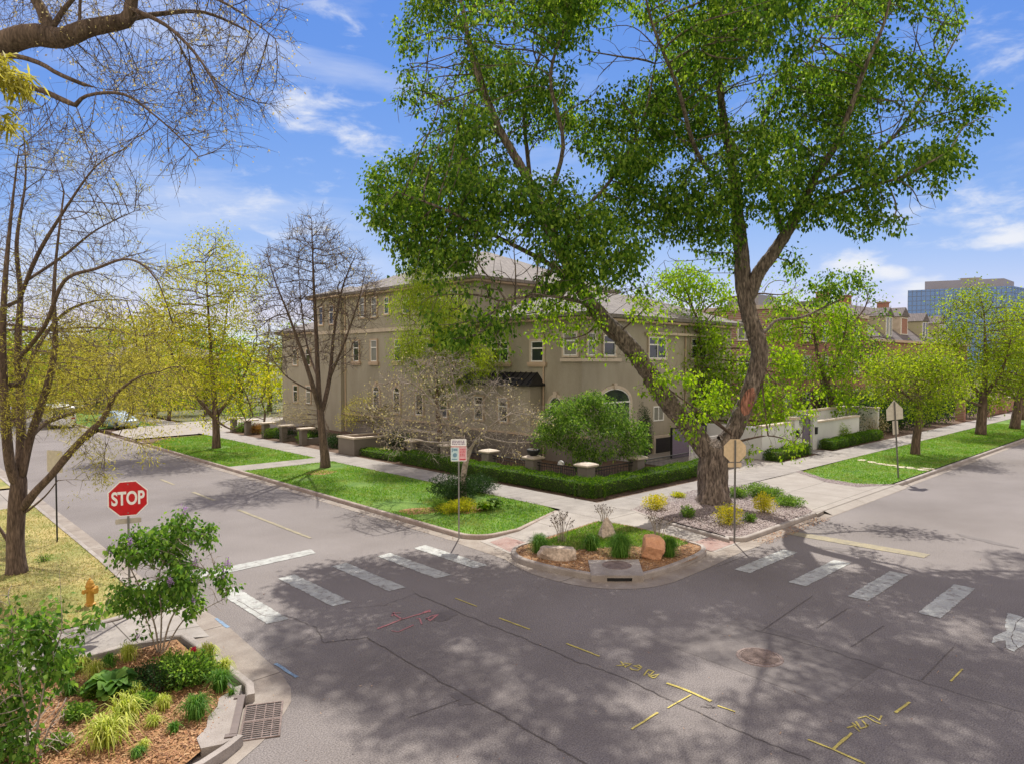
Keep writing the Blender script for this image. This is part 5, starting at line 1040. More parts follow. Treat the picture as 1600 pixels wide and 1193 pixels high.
t = empty('street_sign', (x, y, .12), 'blank back of a square sign on a dark post in the dry lawn', 'sign', None, math.radians(-60)); d0 = depth(x, y); tp = D(84, 702, d0)[2]-.12
m = MB(); plate(m, rrect(.62, .68, .04), -.004, .004, .0, tp-.36); m.build('sign_plate', 'sign_back', t); m = MB(); m.tube([(0, .03, -.15), (0, .03, tp-.02)], .024, 8); m.build('post', 'metal_dark', t)
# fire hydrant
t = empty('fire_hydrant', (3.72, 18.05, .12), 'yellow fire hydrant on the dry lawn beside the lilac bush', 'hydrant', None, .5)
MB().lathe([(.15, 0), (.15, .05), (.105, .07), (.105, .50), (.13, .51), (.13, .55), (.11, .57), (.10, .63), (.06, .69), (.03, .71), (.03, .75), (.01, .755)], n=20).build('barrel', 'hydrant', t, smooth=False)
for a, r, l in ((0, .055, .2), (math.pi, .055, .2), (-math.pi/2, .075, .21)):
    c, s = math.cos(a), math.sin(a); m = MB(); m.tube([(c*.09, s*.09, .42), (c*l, s*l, .42)], r, 12); m.tube([(c*l, s*l, .42), (c*(l+.04), s*(l+.04), .42)], r*1.2, 6); m.build('outlet_cap', 'hydrant', t)
t.scale = (.76, .76, .84)
# road manhole
x, y = P(1187, 1026, 0)
t = empty('manhole_cover', (x, y, 0), 'round ribbed manhole cover set in the road', 'manhole', None, math.radians(35)); MB().lathe([(.44, .003), (.43, .015), (.38, .016), (.375, .004)], n=40).build('ring', 'rust', t)
m = MB(); m.lathe([(.37, .003), (.37, .008), (.01, .009)], n=40)
for k in range(-6, 7): hh = math.sqrt(.35**2-(k*.052)**2); m.box(k*.052-.014, -hh, .009, k*.052+.014, hh, .020)
m.build('cover', 'rust', t)
# corner inlet in the kerbed island, with its slab and round lid
q = [P(919, 874, .17), P(998, 873, .17), P(1005, 893, .17), P(922, 893, .17)]; c = (sum(a[0] for a in q)/4, sum(a[1] for a in q)/4)
t = empty('storm_inlet', (c[0], c[1], 0), 'concrete storm inlet slab with round iron lid at the front of the corner island', 'drain')
f1 = [P(1006, 898, .16), P(924, 898, .16)]; qq = [q[0], q[1], f1[0], f1[1]]
MB().prism(rel(qq, c), .11, .172).build('slab', 'kerb', t)
fa, fb = Vector(f1[1]), Vector(f1[0]); nrm = (Vector((0, 0))-(fa+fb)/2).normalized()
m = MB(); r_ = lambda p: (p[0]-c[0], p[1]-c[1]); a_ = fa+nrm*.05; b_ = fb+nrm*.05; m.prism([r_(fa-nrm*.1), r_(fb-nrm*.1), r_(b_), r_(a_)], .105, .166); k1 = fa.lerp(fb, .30); k2 = fa.lerp(fb, .78)
m.prism([r_(fa-nrm*.1), r_(k1-nrm*.1), r_(k1+nrm*.048), r_(a_-nrm*.002)], -.05, .104); m.prism([r_(k2-nrm*.1), r_(fb-nrm*.1), r_(b_-nrm*.002), r_(k2+nrm*.048)], -.05, .104); m.build('kerb_face', 'kerb', t)
m = MB(); m.prism([r_(k1-nrm*.12), r_(k2-nrm*.12), r_(k2-nrm*.03), r_(k1-nrm*.03)], -.05, .103); m.build('opening', 'black', t)
lc = P(964, 882, .17); m = MB(); m.lathe([(.40, .172), (.40, .180), (.34, .182), (.335, .176), (.02, .178)], (lc[0]-c[0], lc[1]-c[1], 0), 32); m.build('lid', 'rust', t)
M['plate_brown'] = plain('plate_brown', (.13, .10, .09), .6, .3)
# grated inlet by the planting bed
gA, gB = Vector((4.50, 11.22)), Vector((3.98, 10.22)); ga = (gB-gA); gl = ga.length; rz = math.atan2(ga.y, ga.x)
t = empty('storm_grate', (gA.x, gA.y, 0), 'rusty storm drain grate with steel kerb opening beside the mulch bed', 'drain', None, rz)
m = MB(); fr = .03; W_ = .62
for a in ((0, .02, gl, .05), (0, W_-.03, gl, W_), (0, .05, .03, W_-.03), (gl-.03, .05, gl, W_-.03)): m.box(a[0], a[1], .004, a[2], a[3], .022)
m.box(gl*.5-.012, .05, .004, gl*.5+.012, W_-.03, .0215)
m.build('grate_frame', 'rust', t)
m = MB(); n = 17
for k in range(1, n): xx = .03+(gl-.06)*k/n; m.box(xx-.011, .05, .003, xx+.011, W_-.03, .019)
for yy in (.2, .35, .48): m.box(.03, yy-.008, .0025, gl-.03, yy+.008, .0175)
m.build('grate_bar', 'rust', t); MB().box(.02, .04, .0086, gl-.02, W_-.02, .0092).build('pit', 'black', t)
m = MB(); m.box(-.03, -.10, .11, gl+.03, .012, .165); m.box(-.10, -.16, -.02, -.001, .015, .16); m.box(gl+.001, -.16, -.02, gl+.10, .015, .16); m.build('kerb_plate', 'plate_brown', t); MB().box(0, -.10, 0, gl, -.06, .109).build('opening', 'black', t)
q = [(gA.x-.0, gA.y+.1), (gA.x+.02, gA.y-.02), (gB.x-.0, gB.y-.02), (3.7, 10.05), (3.45, 10.15), (3.55, 10.6), (3.95, 11.2), (4.25, 11.6), (4.5, 11.75), (4.66, 11.6)]
nn = Vector((-ga.y, ga.x)).normalized()
if nn.x > 0: nn = -nn
a1 = gA+nn*.10; b1 = gB+nn*.10
mbp = MB(); mbp.prism([(4.66, 11.72), (a1.x, a1.y), (b1.x, b1.y), (gB.x-.02, gB.y-.06), (3.72, 10.08), (3.45, 10.18), (3.50, 10.5), (3.72, 10.72), (3.85, 11.02), (4.08, 11.25), (4.2, 11.52), (4.42, 11.62), (4.48, 11.75)], -.02, .140); struct('inlet_apron', mbp, 'kerb')

# ================================================================ BOULDERS
bp_ = P(872, 872); boulder('boulder', 'flat pale tan boulder at the left end of the corner island', (bp_[0], bp_[1], .27), .58, .30, .34, 'rock_tan', 3, math.radians(-50), 9, .55)
bp_ = P(948, 836); boulder('boulder', 'pointed grey boulder at the back of the corner island', (bp_[0], bp_[1], .30), .46, .34, .50, 'rock_tan', 8, .4, 12, 0, .62)
bp_ = P(1018, 869); boulder('boulder', 'rounded orange sandstone boulder right of the manhole slab', (bp_[0], bp_[1], .38), .46, .40, .45, 'rock_orange', 21, .9, 10, .75)
bp_ = P(12, 1165); boulder('boulder', 'flat pale stone in the near mulch bed by the left edge', (bp_[0], bp_[1], .14), .38, .28, .14, 'rock_tan', 31, .3)
bp_ = P(106, 1158); boulder('boulder', 'small mossy stone beside the variegated grass', (bp_[0], bp_[1], .15), .14, .11, .10, 'rock_tan', 33, .8)
for i, (px, py) in enumerate(((1347, 718), (1362, 721), (1378, 724), (1392, 726), (1408, 729), (1422, 730), (1440, 733), (1448, 731))):
    q = P(px, py, .14); m = MB(); m.prism([(.35*math.cos(a)*(1+.12*math.sin(a*3+i)), .24*math.sin(a)*(1+.1*math.cos(a*2+i))) for a in (6.283*k/9 for k in range(9))], -.02, .03); o = m.build('stepping_stone', 'cast_stone'); o.location = (q[0], q[1], .12); o.rotation_euler = (0, 0, i*.7)
    meta(o, '%s flat pale stepping stone in the right verge, counted from the pavement' % ('first', 'second', 'third', 'fourth', 'fifth', 'sixth', 'seventh', 'last')[i], 'stepping stone', 'stepping stones in the right verge')

# ================================================================ TREES
def TP(l, lim): return (l[0], [r if r > lim else r*(.38+.62*r/lim) for r in l[1]])
def LB(d0, *pts): # limb measured on the photo: (px, py, radius m[, depth offset])
    return ([D(p[0], p[1], d0+(p[3] if len(p) > 3 else 0)) for p in pts], [p[2] for p in pts])
# --- the big forked tree on the gravel bed
d0 = depth(24.6, 14.35)
bx, by = P(1115, 786)
big = [LB(d0, (1115, 794, 1.02), (1115, 780, .86), (1114, 755, .73), (1114, 725, .70), (1120, 700, .74), (1126, 688, .60)),
 LB(d0, (1112, 716, .50), (1085, 676, .50, .1), (1040, 622, .46, .2), (1000, 562, .43, .1), (965, 522, .42, 0), (940, 495, .38, -.2), (905, 448, .31, -.4), (868, 375, .26, -.6), (835, 300, .22, -.8), (805, 245, .20, -.9), (778, 197, .18, -1), (740, 95, .14, -1), (722, 10, .10, -1.2), (700, -80, .05, -1)),
 LB(d0, (1124, 700, .50), (1143, 678, .44), (1160, 640, .42), (1180, 588, .42), (1186, 545, .42), (1172, 498, .40), (1162, 450, .38), (1158, 395, .34, .1), (1152, 330, .28, .3), (1143, 255, .23, .5), (1128, 170, .18, .7), (1118, 70, .14, .9), (1112, -30, .10, 1), (1100, -120, .05, 1)),
 LB(d0, (1170, 470, .32), (1182, 432, .31, -.2), (1205, 400, .30, -.4), (1232, 360, .27, -.6), (1258, 312, .22, -.9), (1278, 268, .19, -1.1), (1303, 232, .16, -1.3), (1328, 172, .13, -1.6), (1350, 110, .10, -2), (1380, 40, .07, -2.3), (1400, -40, .04, -2.4)),
 LB(d0, (1225, 368, .18), (1215, 340, .16, .5), (1202, 292, .14, 1.2), (1190, 200, .11, 2), (1230, 120, .08, 2.6), (1290, 50, .05, 3)),
 LB(d0, (1268, 290, .12), (1330, 262, .10, .8), (1400, 210, .08, 1.6), (1460, 120, .06, 2.2), (1505, 40, .03, 2.6)),
 LB(d0, (1200, 290, .10, 1.2), (1150, 230, .10, 2.2), (1100, 150, .09, 3.4), (1060, 80, .06, 4)),
 LB(d0, (1250, 330, .10), (1320, 300, .08, -2), (1400, 280, .06, -3.4), (1460, 250, .04, -4.4)),
 LB(d0, (1188, 522, .10), (1198, 516, .09, .3), (1215, 500, .08, .6), (1252, 496, .065, 1), (1295, 477, .05, 1.4), (1320, 466, .03, 1.8)),
 LB(d0, (872, 385, .16), (838, 330, .14, 1.4), (824, 240, .12, 2.2), (820, 150, .09, 3), (850, 60, .06, 3.6), (840, -60, .03, 4)),
 LB(d0, (850, 330, .12), (880, 230, .10, -1.6), (860, 120, .08, -2.8), (890, 20, .05, -3.6), (900, -60, .03, -4)),
 LB(d0, (900, 440, .14), (850, 408, .12, -1.8), (780, 372, .09, -3.4), (700, 330, .06, -4.6), (620, 300, .03, -5.2)),
 LB(d0, (790, 215, .10), (730, 180, .08, 1.6), (670, 150, .06, 2.8), (640, 100, .03, 3.4)),
 LB(d0, (930, 480, .12), (900, 470, .10, -2), (850, 462, .07, -3.6), (780, 470, .04, -4.8)),
 LB(d0, (1150, 320, .12), (1090, 240, .11, -1.8), (1060, 140, .09, -3.4), (1020, 40, .06, -4.6), (1000, -50, .03, -5)),
 LB(d0, (860, 360, .10), (940, 300, .09, -1), (1000, 200, .07, -.6), (1020, 120, .05, .2), (1035, 20, .03, .8))]
bc = pxballs([(700, 55, 80, 0), (790, 40, 85, 1), (880, 60, 60, 0), (660, 150, 60), (745, 150, 75, -1), (850, 170, 70, 1), (625, 290, 62, -1), (700, 250, 60, 1), (705, 320, 75, -3), (640, 350, 48, -4), (600, 330, 40, -3), (780, 330, 75, -4), (860, 330, 75, -4),
 (935, 390, 65, -4), (760, 420, 60, -5), (860, 430, 55, -5), (960, 320, 45, -1), (940, 210, 55, 0), (1000, 270, 48, 1), (1010, 165, 40, 2), (935, 100, 40, 1), (1055, 60, 62, 1), (1090, 160, 80, 0), (1180, 80, 90, -2), (1250, 150, 80, 0), (1090, 300, 66, -2), (1050, 230, 50, 2),
 (1180, 260, 80, -2), (1290, 80, 80, 1), (1380, 60, 70, 1), (1455, 50, 52, 0), (1350, 180, 75, 0), (1440, 160, 66, -1), (1515, 175, 45, -2), (1470, 250, 42, -2), (1385, 270, 55, -3), (1300, 260, 70, -1), (1270, 335, 36, 0), (1400, 345, 36, -3), (1440, 310, 36, -3), (750, 500, 34, -5), (705, 470, 40, -4), (690, 400, 50, -4), (650, 410, 34, -4), (740, 455, 46, -5), (800, 445, 46, -5), (880, 400, 50, -4), (960, 410, 36, -3), (720, 530, 30, -5), (820, 380, 50, -5),
 (1180, -10, 90, 0), (800, -40, 90, 0), (700, -30, 60, 0), (900, -50, 70, 2), (1420, -40, 70, 0), (1050, -20, 70, -4), (1250, -60, 80, -5), (880, -20, 70, -5), (955, 160, 46, -1), (1000, 65, 46, 0), (1030, 195, 48, -1), (985, 245, 44, -2), (1060, 300, 50, 0), (1020, 330, 60, -1), (1085, 375, 46, -1), (1125, 345, 40, -1), (1215, 325, 38, -1), (1290, 325, 42, -2), (1350, 335, 38, -2), (1240, 415, 20, -.5), (1045, 420, 34, 0), (990, 450, 30, -2), (745, 420, 60, -5), (700, 430, 50, -4.5), (830, 395, 55, -4.5), (770, 480, 44, -5), (900, 350, 50, -4.5), (650, 440, 36, -4), (690, 500, 34, -4), (790, 545, 26, -5), (760, 510, 34, -4), (840, 450, 40, -4), (640, 375, 36, -3), (760, 60, 70, -5), (1150, 40, 80, -5), (720, 180, 60, -5), (1330, -10, 70, 5), (960, 0, 50, 4), (980, 400, 34, -3), (1330, 130, 60, 4), (1090, 100, 70, 4), (760, 100, 60, 4), (1225, 480, 22, 1), (1300, 450, 34, 1.6), (1345, 440, 24, 1.6)], d0)
big = [(l_[0], [r*.77 for r in l_[1]]) for l_ in big]
big_tree = tree('shade_tree', 'huge forked shade tree with thick furrowed trunk and full green crown on the gravel bed', 'tree', big, bc, 6400, .38, 'leaf_big', 32, (.08, .165), .85, .20, .010, 'bark_big', seed=5, sag=.35, leafz=clumpy(1.2, -.10, 3), base=(bx, by, .12), iters=60, wander=.16, minr=.045, furrow=True)
# bark wound on the right-hand fork, and a sawn burl on the left limb
def patch(name, a, b, r0, r1, mat, parent, frac=.33, facing=None):
    a, b = Vector(a), Vector(b); d = (b-a).normalized(); f = (Vector((0, 0, CAMH))-a); f = (f-d*f.dot(d)).normalized(); s = d.cross(f); m = MB(); nu, nv = 9, 10; rn = random.Random(3)
    for i in range(nv+1):
        t_ = i/nv; w_ = math.sin(math.pi*t_)**.5*frac*math.pi
        for j in range(nu+1):
            an = (j/nu-.5)*2*w_*(.9+.1*rn.random())+.35; r = (r0*(1-t_)+r1*t_)*1.0+.012*math.sin(math.pi*j/nu)*math.sin(math.pi*t_)-.01; q = a.lerp(b, t_)+(f*math.cos(an)+s*math.sin(an))*r; m.v.append(tuple(q-Vector(parent.location)))
    for i in range(nv):
        for j in range(nu): k = i*(nu+1)+j; m.f.append((k, k+1, k+nu+2, k+nu+1))
    return m.build(name, mat, parent, smooth=True)
patch('bark_wound', D(1158, 648, d0-.01), D(1172, 604, d0-.01), .36, .36, 'bark_red', big_tree, .27)
# --- low leafy shoots on the big tree, a fresher yellow green than the crown
tree('', '', '', [LB(d0, (905, 448, .05, -.4), (880, 468, .04, -1), (850, 485, .02, -1.6)), LB(d0, (940, 495, .05, -.2), (920, 520, .03, -.8), (890, 530, .02, -1.2)), LB(d0, (1000, 562, .04), (1020, 590, .02, -.6)), LB(d0, (1143, 678, .05, -.3), (1110, 650, .03, -.8), (1080, 640, .02, -1)), LB(d0, (1150, 690, .05, -.2), (1200, 680, .03, -.6), (1240, 690, .02, -.8)), LB(d0, (965, 522, .04), (990, 500, .03, -.6), (1010, 480, .02, -1)), LB(d0, (1186, 560, .04), (1205, 590, .02, -.5))],
 pxballs([(890, 460, 40, -1), (845, 490, 40, -1.4), (795, 495, 36, -2), (930, 500, 30, -1), (880, 525, 26, -1), (930, 540, 22, -.6), (980, 560, 18, -.5), (1020, 600, 20, -.5), (1000, 480, 30, -1), (1040, 520, 26, -.6), (1060, 600, 34, -1), (1090, 640, 34, -1), (1070, 670, 22, -.8), (1120, 620, 24, -.4), (1230, 690, 30, -.8), (1200, 660, 26, -.6), (1265, 640, 18, -.6), (1215, 600, 18, -.4), (1170, 720, 12, -1), (960, 440, 34, -1), (910, 420, 34, -2)], d0), 620, .28, 'leaf_fresh', 4.2, (.07, .15), .75, .12, .006, 'bark_dark', seed=6, iters=40, sag=.35, twig=1, twiglen=.4, leafz=clumpy(1.8, -.15, 2), root=big_tree, part=('shoots', 'leaves'))
# --- street trees along the left-hand street
TAPER = .12
def stree(name, label, px, base, limbs, cl, **k):
    bx, by = P(*base); dd = depth(bx, by); L_ = [LB(dd, *l) for l in limbs]; L_ = [TP(l_, TAPER) for l_ in L_]; L_[0][0][0] = np.array((bx, by, .0)); k.setdefault('leafz', clumpy(1.3, -.15, k.get('seed', 1))); return tree(name, label, 'tree', L_, pxballs(cl, dd), base=(bx, by, .12), **k)
stree('street_tree', 'street tree in new yellow green leaf, farther of the two on the left verge', 0, (338, 699), [[(338, 702, .30), (338, 680, .24), (337, 655, .22), (335, 620, .16), (330, 560, .12), (325, 480, .08), (320, 400, .03)], [(337, 655, .14), (300, 610, .10, -1), (270, 560, .06, -2)], [(337, 650, .14), (375, 600, .10, 1), (400, 540, .06, 2)], [(336, 655, .10), (365, 670, .06, -1), (395, 650, .04, -2)], [(335, 600, .09), (350, 520, .07, 2), (360, 440, .04, 2.5)]],
 [(330, 400, 40), (290, 440, 48, 1), (370, 440, 40, -1), (330, 480, 60), (275, 520, 48, -1), (385, 530, 42, 1), (330, 570, 60, -2), (280, 600, 44, 1), (385, 610, 40, -2), (340, 640, 34, 1), (350, 385, 25), (260, 470, 30), (410, 600, 22)], natt=1100, step=.45, leaf='leaf_yellow', nleaf=10, lsize=(.08, .16), lwidth=.7, lspread=.34, tip=.014, bark='bark', leafz=clumpy(1.3, -.3, 11), seed=11, twig=1, twiglen=.7, leafy=.8, iters=45)
stree('street_tree', 'almost bare street tree with forked trunk on the left verge, nearer the parking sign', 0, (508, 729), [[(508, 732, .30), (508, 715, .25), (505, 690, .22), (502, 660, .20), (500, 640, .18)], [(500, 642, .13), (488, 600, .12, -.6), (470, 545, .10, -1.2), (450, 490, .07, -2), (430, 440, .05, -2.6), (415, 390, .03, -3)], [(500, 640, .14), (497, 590, .13), (494, 520, .11), (490, 440, .08), (488, 380, .05)], [(503, 645, .13), (515, 590, .12, .6), (522, 520, .09, 1.2), (535, 450, .07, 1.8), (555, 400, .04, 2.2)], [(500, 600, .08), (480, 540, .07, 1.4), (470, 470, .05, 2), (465, 400, .03, 2.4)], [(516, 590, .08), (540, 530, .07, -1), (560, 470, .05, -2), (572, 420, .03, -2.6)], [(490, 612, .07), (450, 590, .05, -1), (425, 560, .03, -1.6)], [(515, 575, .06), (550, 545, .04, 1.4)]],
 [(490, 390, 50), (440, 420, 40, -1), (545, 420, 40, 1), (425, 480, 38, -2), (490, 470, 50), (555, 490, 36, -1), (450, 540, 40, 1), (530, 550, 36), (490, 350, 24), (425, 560, 26), (580, 450, 20), (410, 510, 20, -3)], natt=1500, step=.34, leaf='leaf_bud', nleaf=.3, lsize=(.05, .09), lwidth=.7, lspread=.05, tip=.010, bark='bark_dark', seed=12, twig=3, twiglen=.75, twigup=.55, iters=55, wander=.1)
stree('magnolia_tree', 'small spreading magnolia with pale twigs and sparse cream leaves behind the parking sign', 0, (724, 778), [[(724, 780, .17), (724, 765, .14), (724, 745, .12), (727, 725, .12), (733, 705, .11)], [(728, 720, .08), (712, 690, .08, -.5), (690, 650, .07, -1), (660, 610, .05, -1.5), (625, 590, .03, -2)], [(733, 705, .08), (750, 680, .07, -.4), (790, 650, .05, -1), (830, 640, .03, -1.6)], [(730, 710, .08), (722, 670, .07, .6), (712, 610, .06, 1), (700, 560, .03, 1.4)], [(715, 690, .05), (670, 690, .05, .6), (620, 680, .03, 1)], [(750, 680, .05), (790, 690, .05, .6), (830, 690, .03, 1)], [(725, 670, .05), (760, 620, .04, .6), (780, 590, .03, 1)]],
 [(650, 590, 42), (700, 575, 36, 1), (610, 610, 36, -1), (600, 650, 34), (650, 650, 44, -1), (710, 640, 44, -1), (770, 620, 42, 1), (800, 660, 38), (745, 670, 40, -1), (690, 690, 32, 1), (620, 685, 28, 1), (830, 650, 24), (570, 640, 18), (800, 700, 20, 1), (670, 560, 20, -1), (855, 655, 12)], natt=1200, step=.26, leaf='leaf_bud', nleaf=.3, lsize=(.05, .10), lwidth=.6, lspread=.05, tip=.0065, bark='bark_pale', seed=13, twig=3, twiglen=.42, twigup=.1, iters=60, wander=.3, sag=.2)
stree('willow_tree', 'olive green fine-leaved tree between the magnolia and the three-storey wall', 0, (690, 712), [[(690, 715, .2), (688, 690, .16), (684, 640, .13), (680, 560, .1), (676, 480, .06), (672, 420, .03)], [(684, 630, .08), (650, 570, .06, 1), (640, 500, .03, 1.5)], [(684, 620, .08), (715, 560, .06, -1), (725, 490, .03, -1.5)]],
 [(670, 430, 34), (650, 480, 34), (695, 480, 38, -1), (660, 530, 36, 1), (705, 540, 38), (640, 560, 22), (690, 590, 36), (740, 560, 34, -1), (655, 400, 20), (690, 410, 24)], natt=800, step=.35, leaf='leaf_olive', nleaf=24, lsize=(.06, .13), lwidth=.38, lspread=.34, tip=.012, leafz=clumpy(1.5, -.45, 14), seed=14, twig=1, twiglen=.6, iters=45, sag=.5)
# --- garden shrub-tree by the corner of the house
bx, by = 24.9, 21.4; dd = depth(bx, by)
tree('serviceberry_tree', 'bushy light green multi-stemmed small tree behind the corner pillar', 'tree', [LB(dd, (925, 742, .05), (915, 710, .045), (895, 680, .03), (870, 660, .02)), LB(dd, (927, 742, .05), (930, 710, .045), (935, 670, .03), (930, 640, .02)), LB(dd, (930, 742, .05), (945, 715, .045), (970, 690, .03), (990, 675, .02)), LB(dd, (922, 742, .04), (905, 715, .03, -.6), (875, 695, .02, -1))],
 pxballs([(880, 650, 32), (920, 640, 34, .6), (960, 655, 34), (990, 675, 24), (860, 675, 30), (900, 680, 36, -.8), (945, 690, 34, -.8), (985, 700, 20, -.5), (850, 695, 18), (915, 715, 24, -1), (930, 625, 20), (1000, 690, 14)], dd), 1000, .2, 'leaf_shrub', 20, (.07, .14), .55, .15, .006, 'bark_pale', seed=15, leafz=clumpy(2.4, -.3, 15), base=(bx, by, .1), iters=40, minr=.02, sag=.3)
clump('cypress_tree', 'slim dark columnar evergreen beside the garage', 'tree', (31.2, 22.4, .1), .42, 3.3, 9000, 'leaf_dark', (.04, .08), .4, seed=16, stems=3)
# --- trees behind and beside the big one
def gtree(label, x, y, h, cl, leaf, trunk_r=.2, name='garden_tree', trunkpx=None, **k):
    dd = depth(x, y); k.setdefault('leafz', clumpy(1.3, -.1, k.get('seed', 1)))
    if trunkpx: L_ = [LB(dd, *l) for l in trunkpx]; L_[0][0][0] = np.array((x, y, 0))
    else: L_ = [([np.array((x, y, 0)), np.array((x+.1, y, h*.25)), np.array((x-.15, y+.1, h*.5)), np.array((x+.1, y-.1, h*.8))], [trunk_r*1.2, trunk_r, trunk_r*.7, trunk_r*.25])]
    return tree(name, label, 'tree', L_, pxballs(cl, dd), leaf=leaf, base=(x, y, .1), **k)
gtree('fresh green maple seen through the fork of the big trunk', 40, 24.5, 9.5, [(1080, 440, 34), (1000, 470, 22), (1035, 450, 28), (1030, 580, 24), (1020, 520, 26), (1040, 640, 22), (1090, 660, 26), (1230, 560, 26), (1220, 610, 30), (1235, 660, 26), (1110, 470, 40), (1075, 500, 36), (1120, 530, 42), (1085, 560, 42), (1125, 590, 42), (1090, 620, 36), (1060, 600, 28), (1140, 640, 34), (1200, 600, 40), (1210, 650, 34), (1170, 560, 30), (1055, 450, 22), (1205, 560, 26)], 'leaf_fresh', natt=1100, step=.4, leafz=clumpy(1.3, -.35, 21), nleaf=17, lsize=(.11, .21), lwidth=.85, lspread=.32, tip=.012, seed=21, iters=50, sag=.35)
gtree('leafy light green tree growing out of the white walled courtyard', 50.5, 24.0, 9, [(1260, 520, 34), (1290, 490, 34), (1330, 520, 32, 1), (1260, 570, 36), (1310, 560, 40, -1), (1345, 580, 28), (1270, 615, 30), (1330, 620, 28, -1), (1250, 640, 22), (1230, 480, 26), (1210, 520, 30), (1365, 550, 16), (1300, 640, 16)], 'leaf_fresh', natt=900, step=.42, leafz=clumpy(1.3, -.2, 22), nleaf=13, lsize=(.13, .22), lwidth=.85, lspread=.34, tip=.014, seed=22, iters=45, bark='bark_dark', sag=.35,
 trunkpx=[[(1293, 655, .26), (1293, 640, .22), (1292, 600, .20), (1284, 575, .16), (1275, 540, .10), (1270, 500, .05)], [(1291, 598, .14), (1305, 570, .11), (1318, 530, .07), (1325, 490, .04)]])
gtree('darker green tree against the brick building, right of the courtyard tree', 60, 24.5, 9, [(1350, 470, 22), (1345, 500, 26), (1370, 530, 22), (1335, 540, 24), (1350, 450, 14), (1375, 490, 12), (1355, 570, 24)], 'leaf_big', natt=500, step=.5, nleaf=13, lsize=(.16, .26), lwidth=.8, lspread=.4, tip=.016, seed=23, iters=35)
gtree('light green tree behind the left end of the courtyard wall', 44, 27, 9, [(1215, 470, 24), (1190, 440, 20), (1240, 450, 20), (1050, 420, 24), (1010, 450, 26), (1045, 480, 24), (1000, 500, 20), (1020, 540, 20)], 'leaf_fresh', natt=600, step=.5, nleaf=7, lsize=(.12, .2), lwidth=.8, lspread=.35, tip=.012, seed=24, iters=45)
VT = dict(step=.42, lsize=(.10, .17), lwidth=.6, lspread=.34, tip=.012, iters=45)
stree('street_tree', 'round olive green tree nearest the crossing sign on the right verge', 0, (1430, 709), [[(1430, 712, .30), (1431, 690, .25), (1436, 655, .22), (1436, 630, .18), (1430, 590, .10), (1425, 560, .05)], [(1436, 632, .12), (1465, 600, .08, 1), (1485, 580, .04, 1.5)], [(1434, 632, .12), (1400, 605, .08, -1), (1375, 590, .04, -1.5)]],
 [(1400, 580, 36), (1435, 570, 36, 1), (1470, 580, 32, -1), (1380, 605, 26), (1420, 605, 34, -2), (1460, 610, 32, 1), (1490, 600, 22), (1445, 630, 26, -1), (1395, 625, 20, 1)], natt=900, leaf='leaf_olive', nleaf=12, seed=31, twig=1, twiglen=.5, **VT)
stree('street_tree', 'tall yellow olive tree in the middle of the right verge', 0, (1532, 678), [[(1532, 681, .42), (1533, 665, .36), (1535, 640, .32), (1537, 610, .24), (1540, 560, .16), (1538, 500, .07)], [(1536, 625, .18), (1505, 580, .12, 1), (1490, 530, .08, 2), (1485, 480, .04, 2.5)], [(1537, 620, .18), (1565, 580, .12, -1), (1580, 530, .06, -2)], [(1535, 635, .12), (1500, 620, .08, -2), (1470, 600, .04, -3)]],
 [(1520, 470, 24), (1545, 490, 34), (1500, 490, 32, 2), (1490, 530, 34), (1540, 540, 40, -1), (1580, 540, 36), (1500, 580, 36, -2), (1560, 590, 40), (1600, 510, 36, 2), (1480, 610, 26), (1530, 610, 34, 2), (1590, 600, 36, -2), (1480, 500, 20)], natt=1200, leaf='leaf_olive', nleaf=10, seed=32, twig=1, twiglen=.8, step=.5, lsize=(.13, .22), lwidth=.6, lspread=.45, tip=.016, iters=45)
stree('street_tree', 'shaded olive tree at the right edge of the photo, third on the verge', 0, (1585, 669), [[(1585, 672, .42), (1588, 650, .36), (1592, 625, .3), (1600, 580, .2), (1605, 520, .08)], [(1592, 630, .16), (1570, 600, .1, 1), (1555, 570, .05, 2)], [(1594, 625, .16), (1625, 590, .1, -1), (1640, 560, .05, -2)]],
 [(1600, 490, 34), (1570, 520, 34, 2), (1625, 530, 40), (1590, 570, 40, -1), (1560, 590, 26), (1620, 600, 36), (1650, 560, 40), (1575, 620, 20, 1)], natt=900, leaf='leaf_olive', nleaf=11, seed=33, step=.55, lsize=(.15, .24), lwidth=.6, lspread=.5, tip=.016, iters=40)
stree('street_tree', 'farthest small tree on the right verge beside the brick gate pillars', 0, (1596, 655), [[(1596, 657, .3), (1597, 640, .24), (1598, 610, .16), (1600, 580, .06)]], [(1590, 600, 26), (1615, 590, 26), (1600, 565, 22)], natt=300, leaf='leaf_olive', nleaf=9, seed=34, step=.7, lsize=(.2, .3), lwidth=.6, lspread=.6, tip=.02, iters=30)
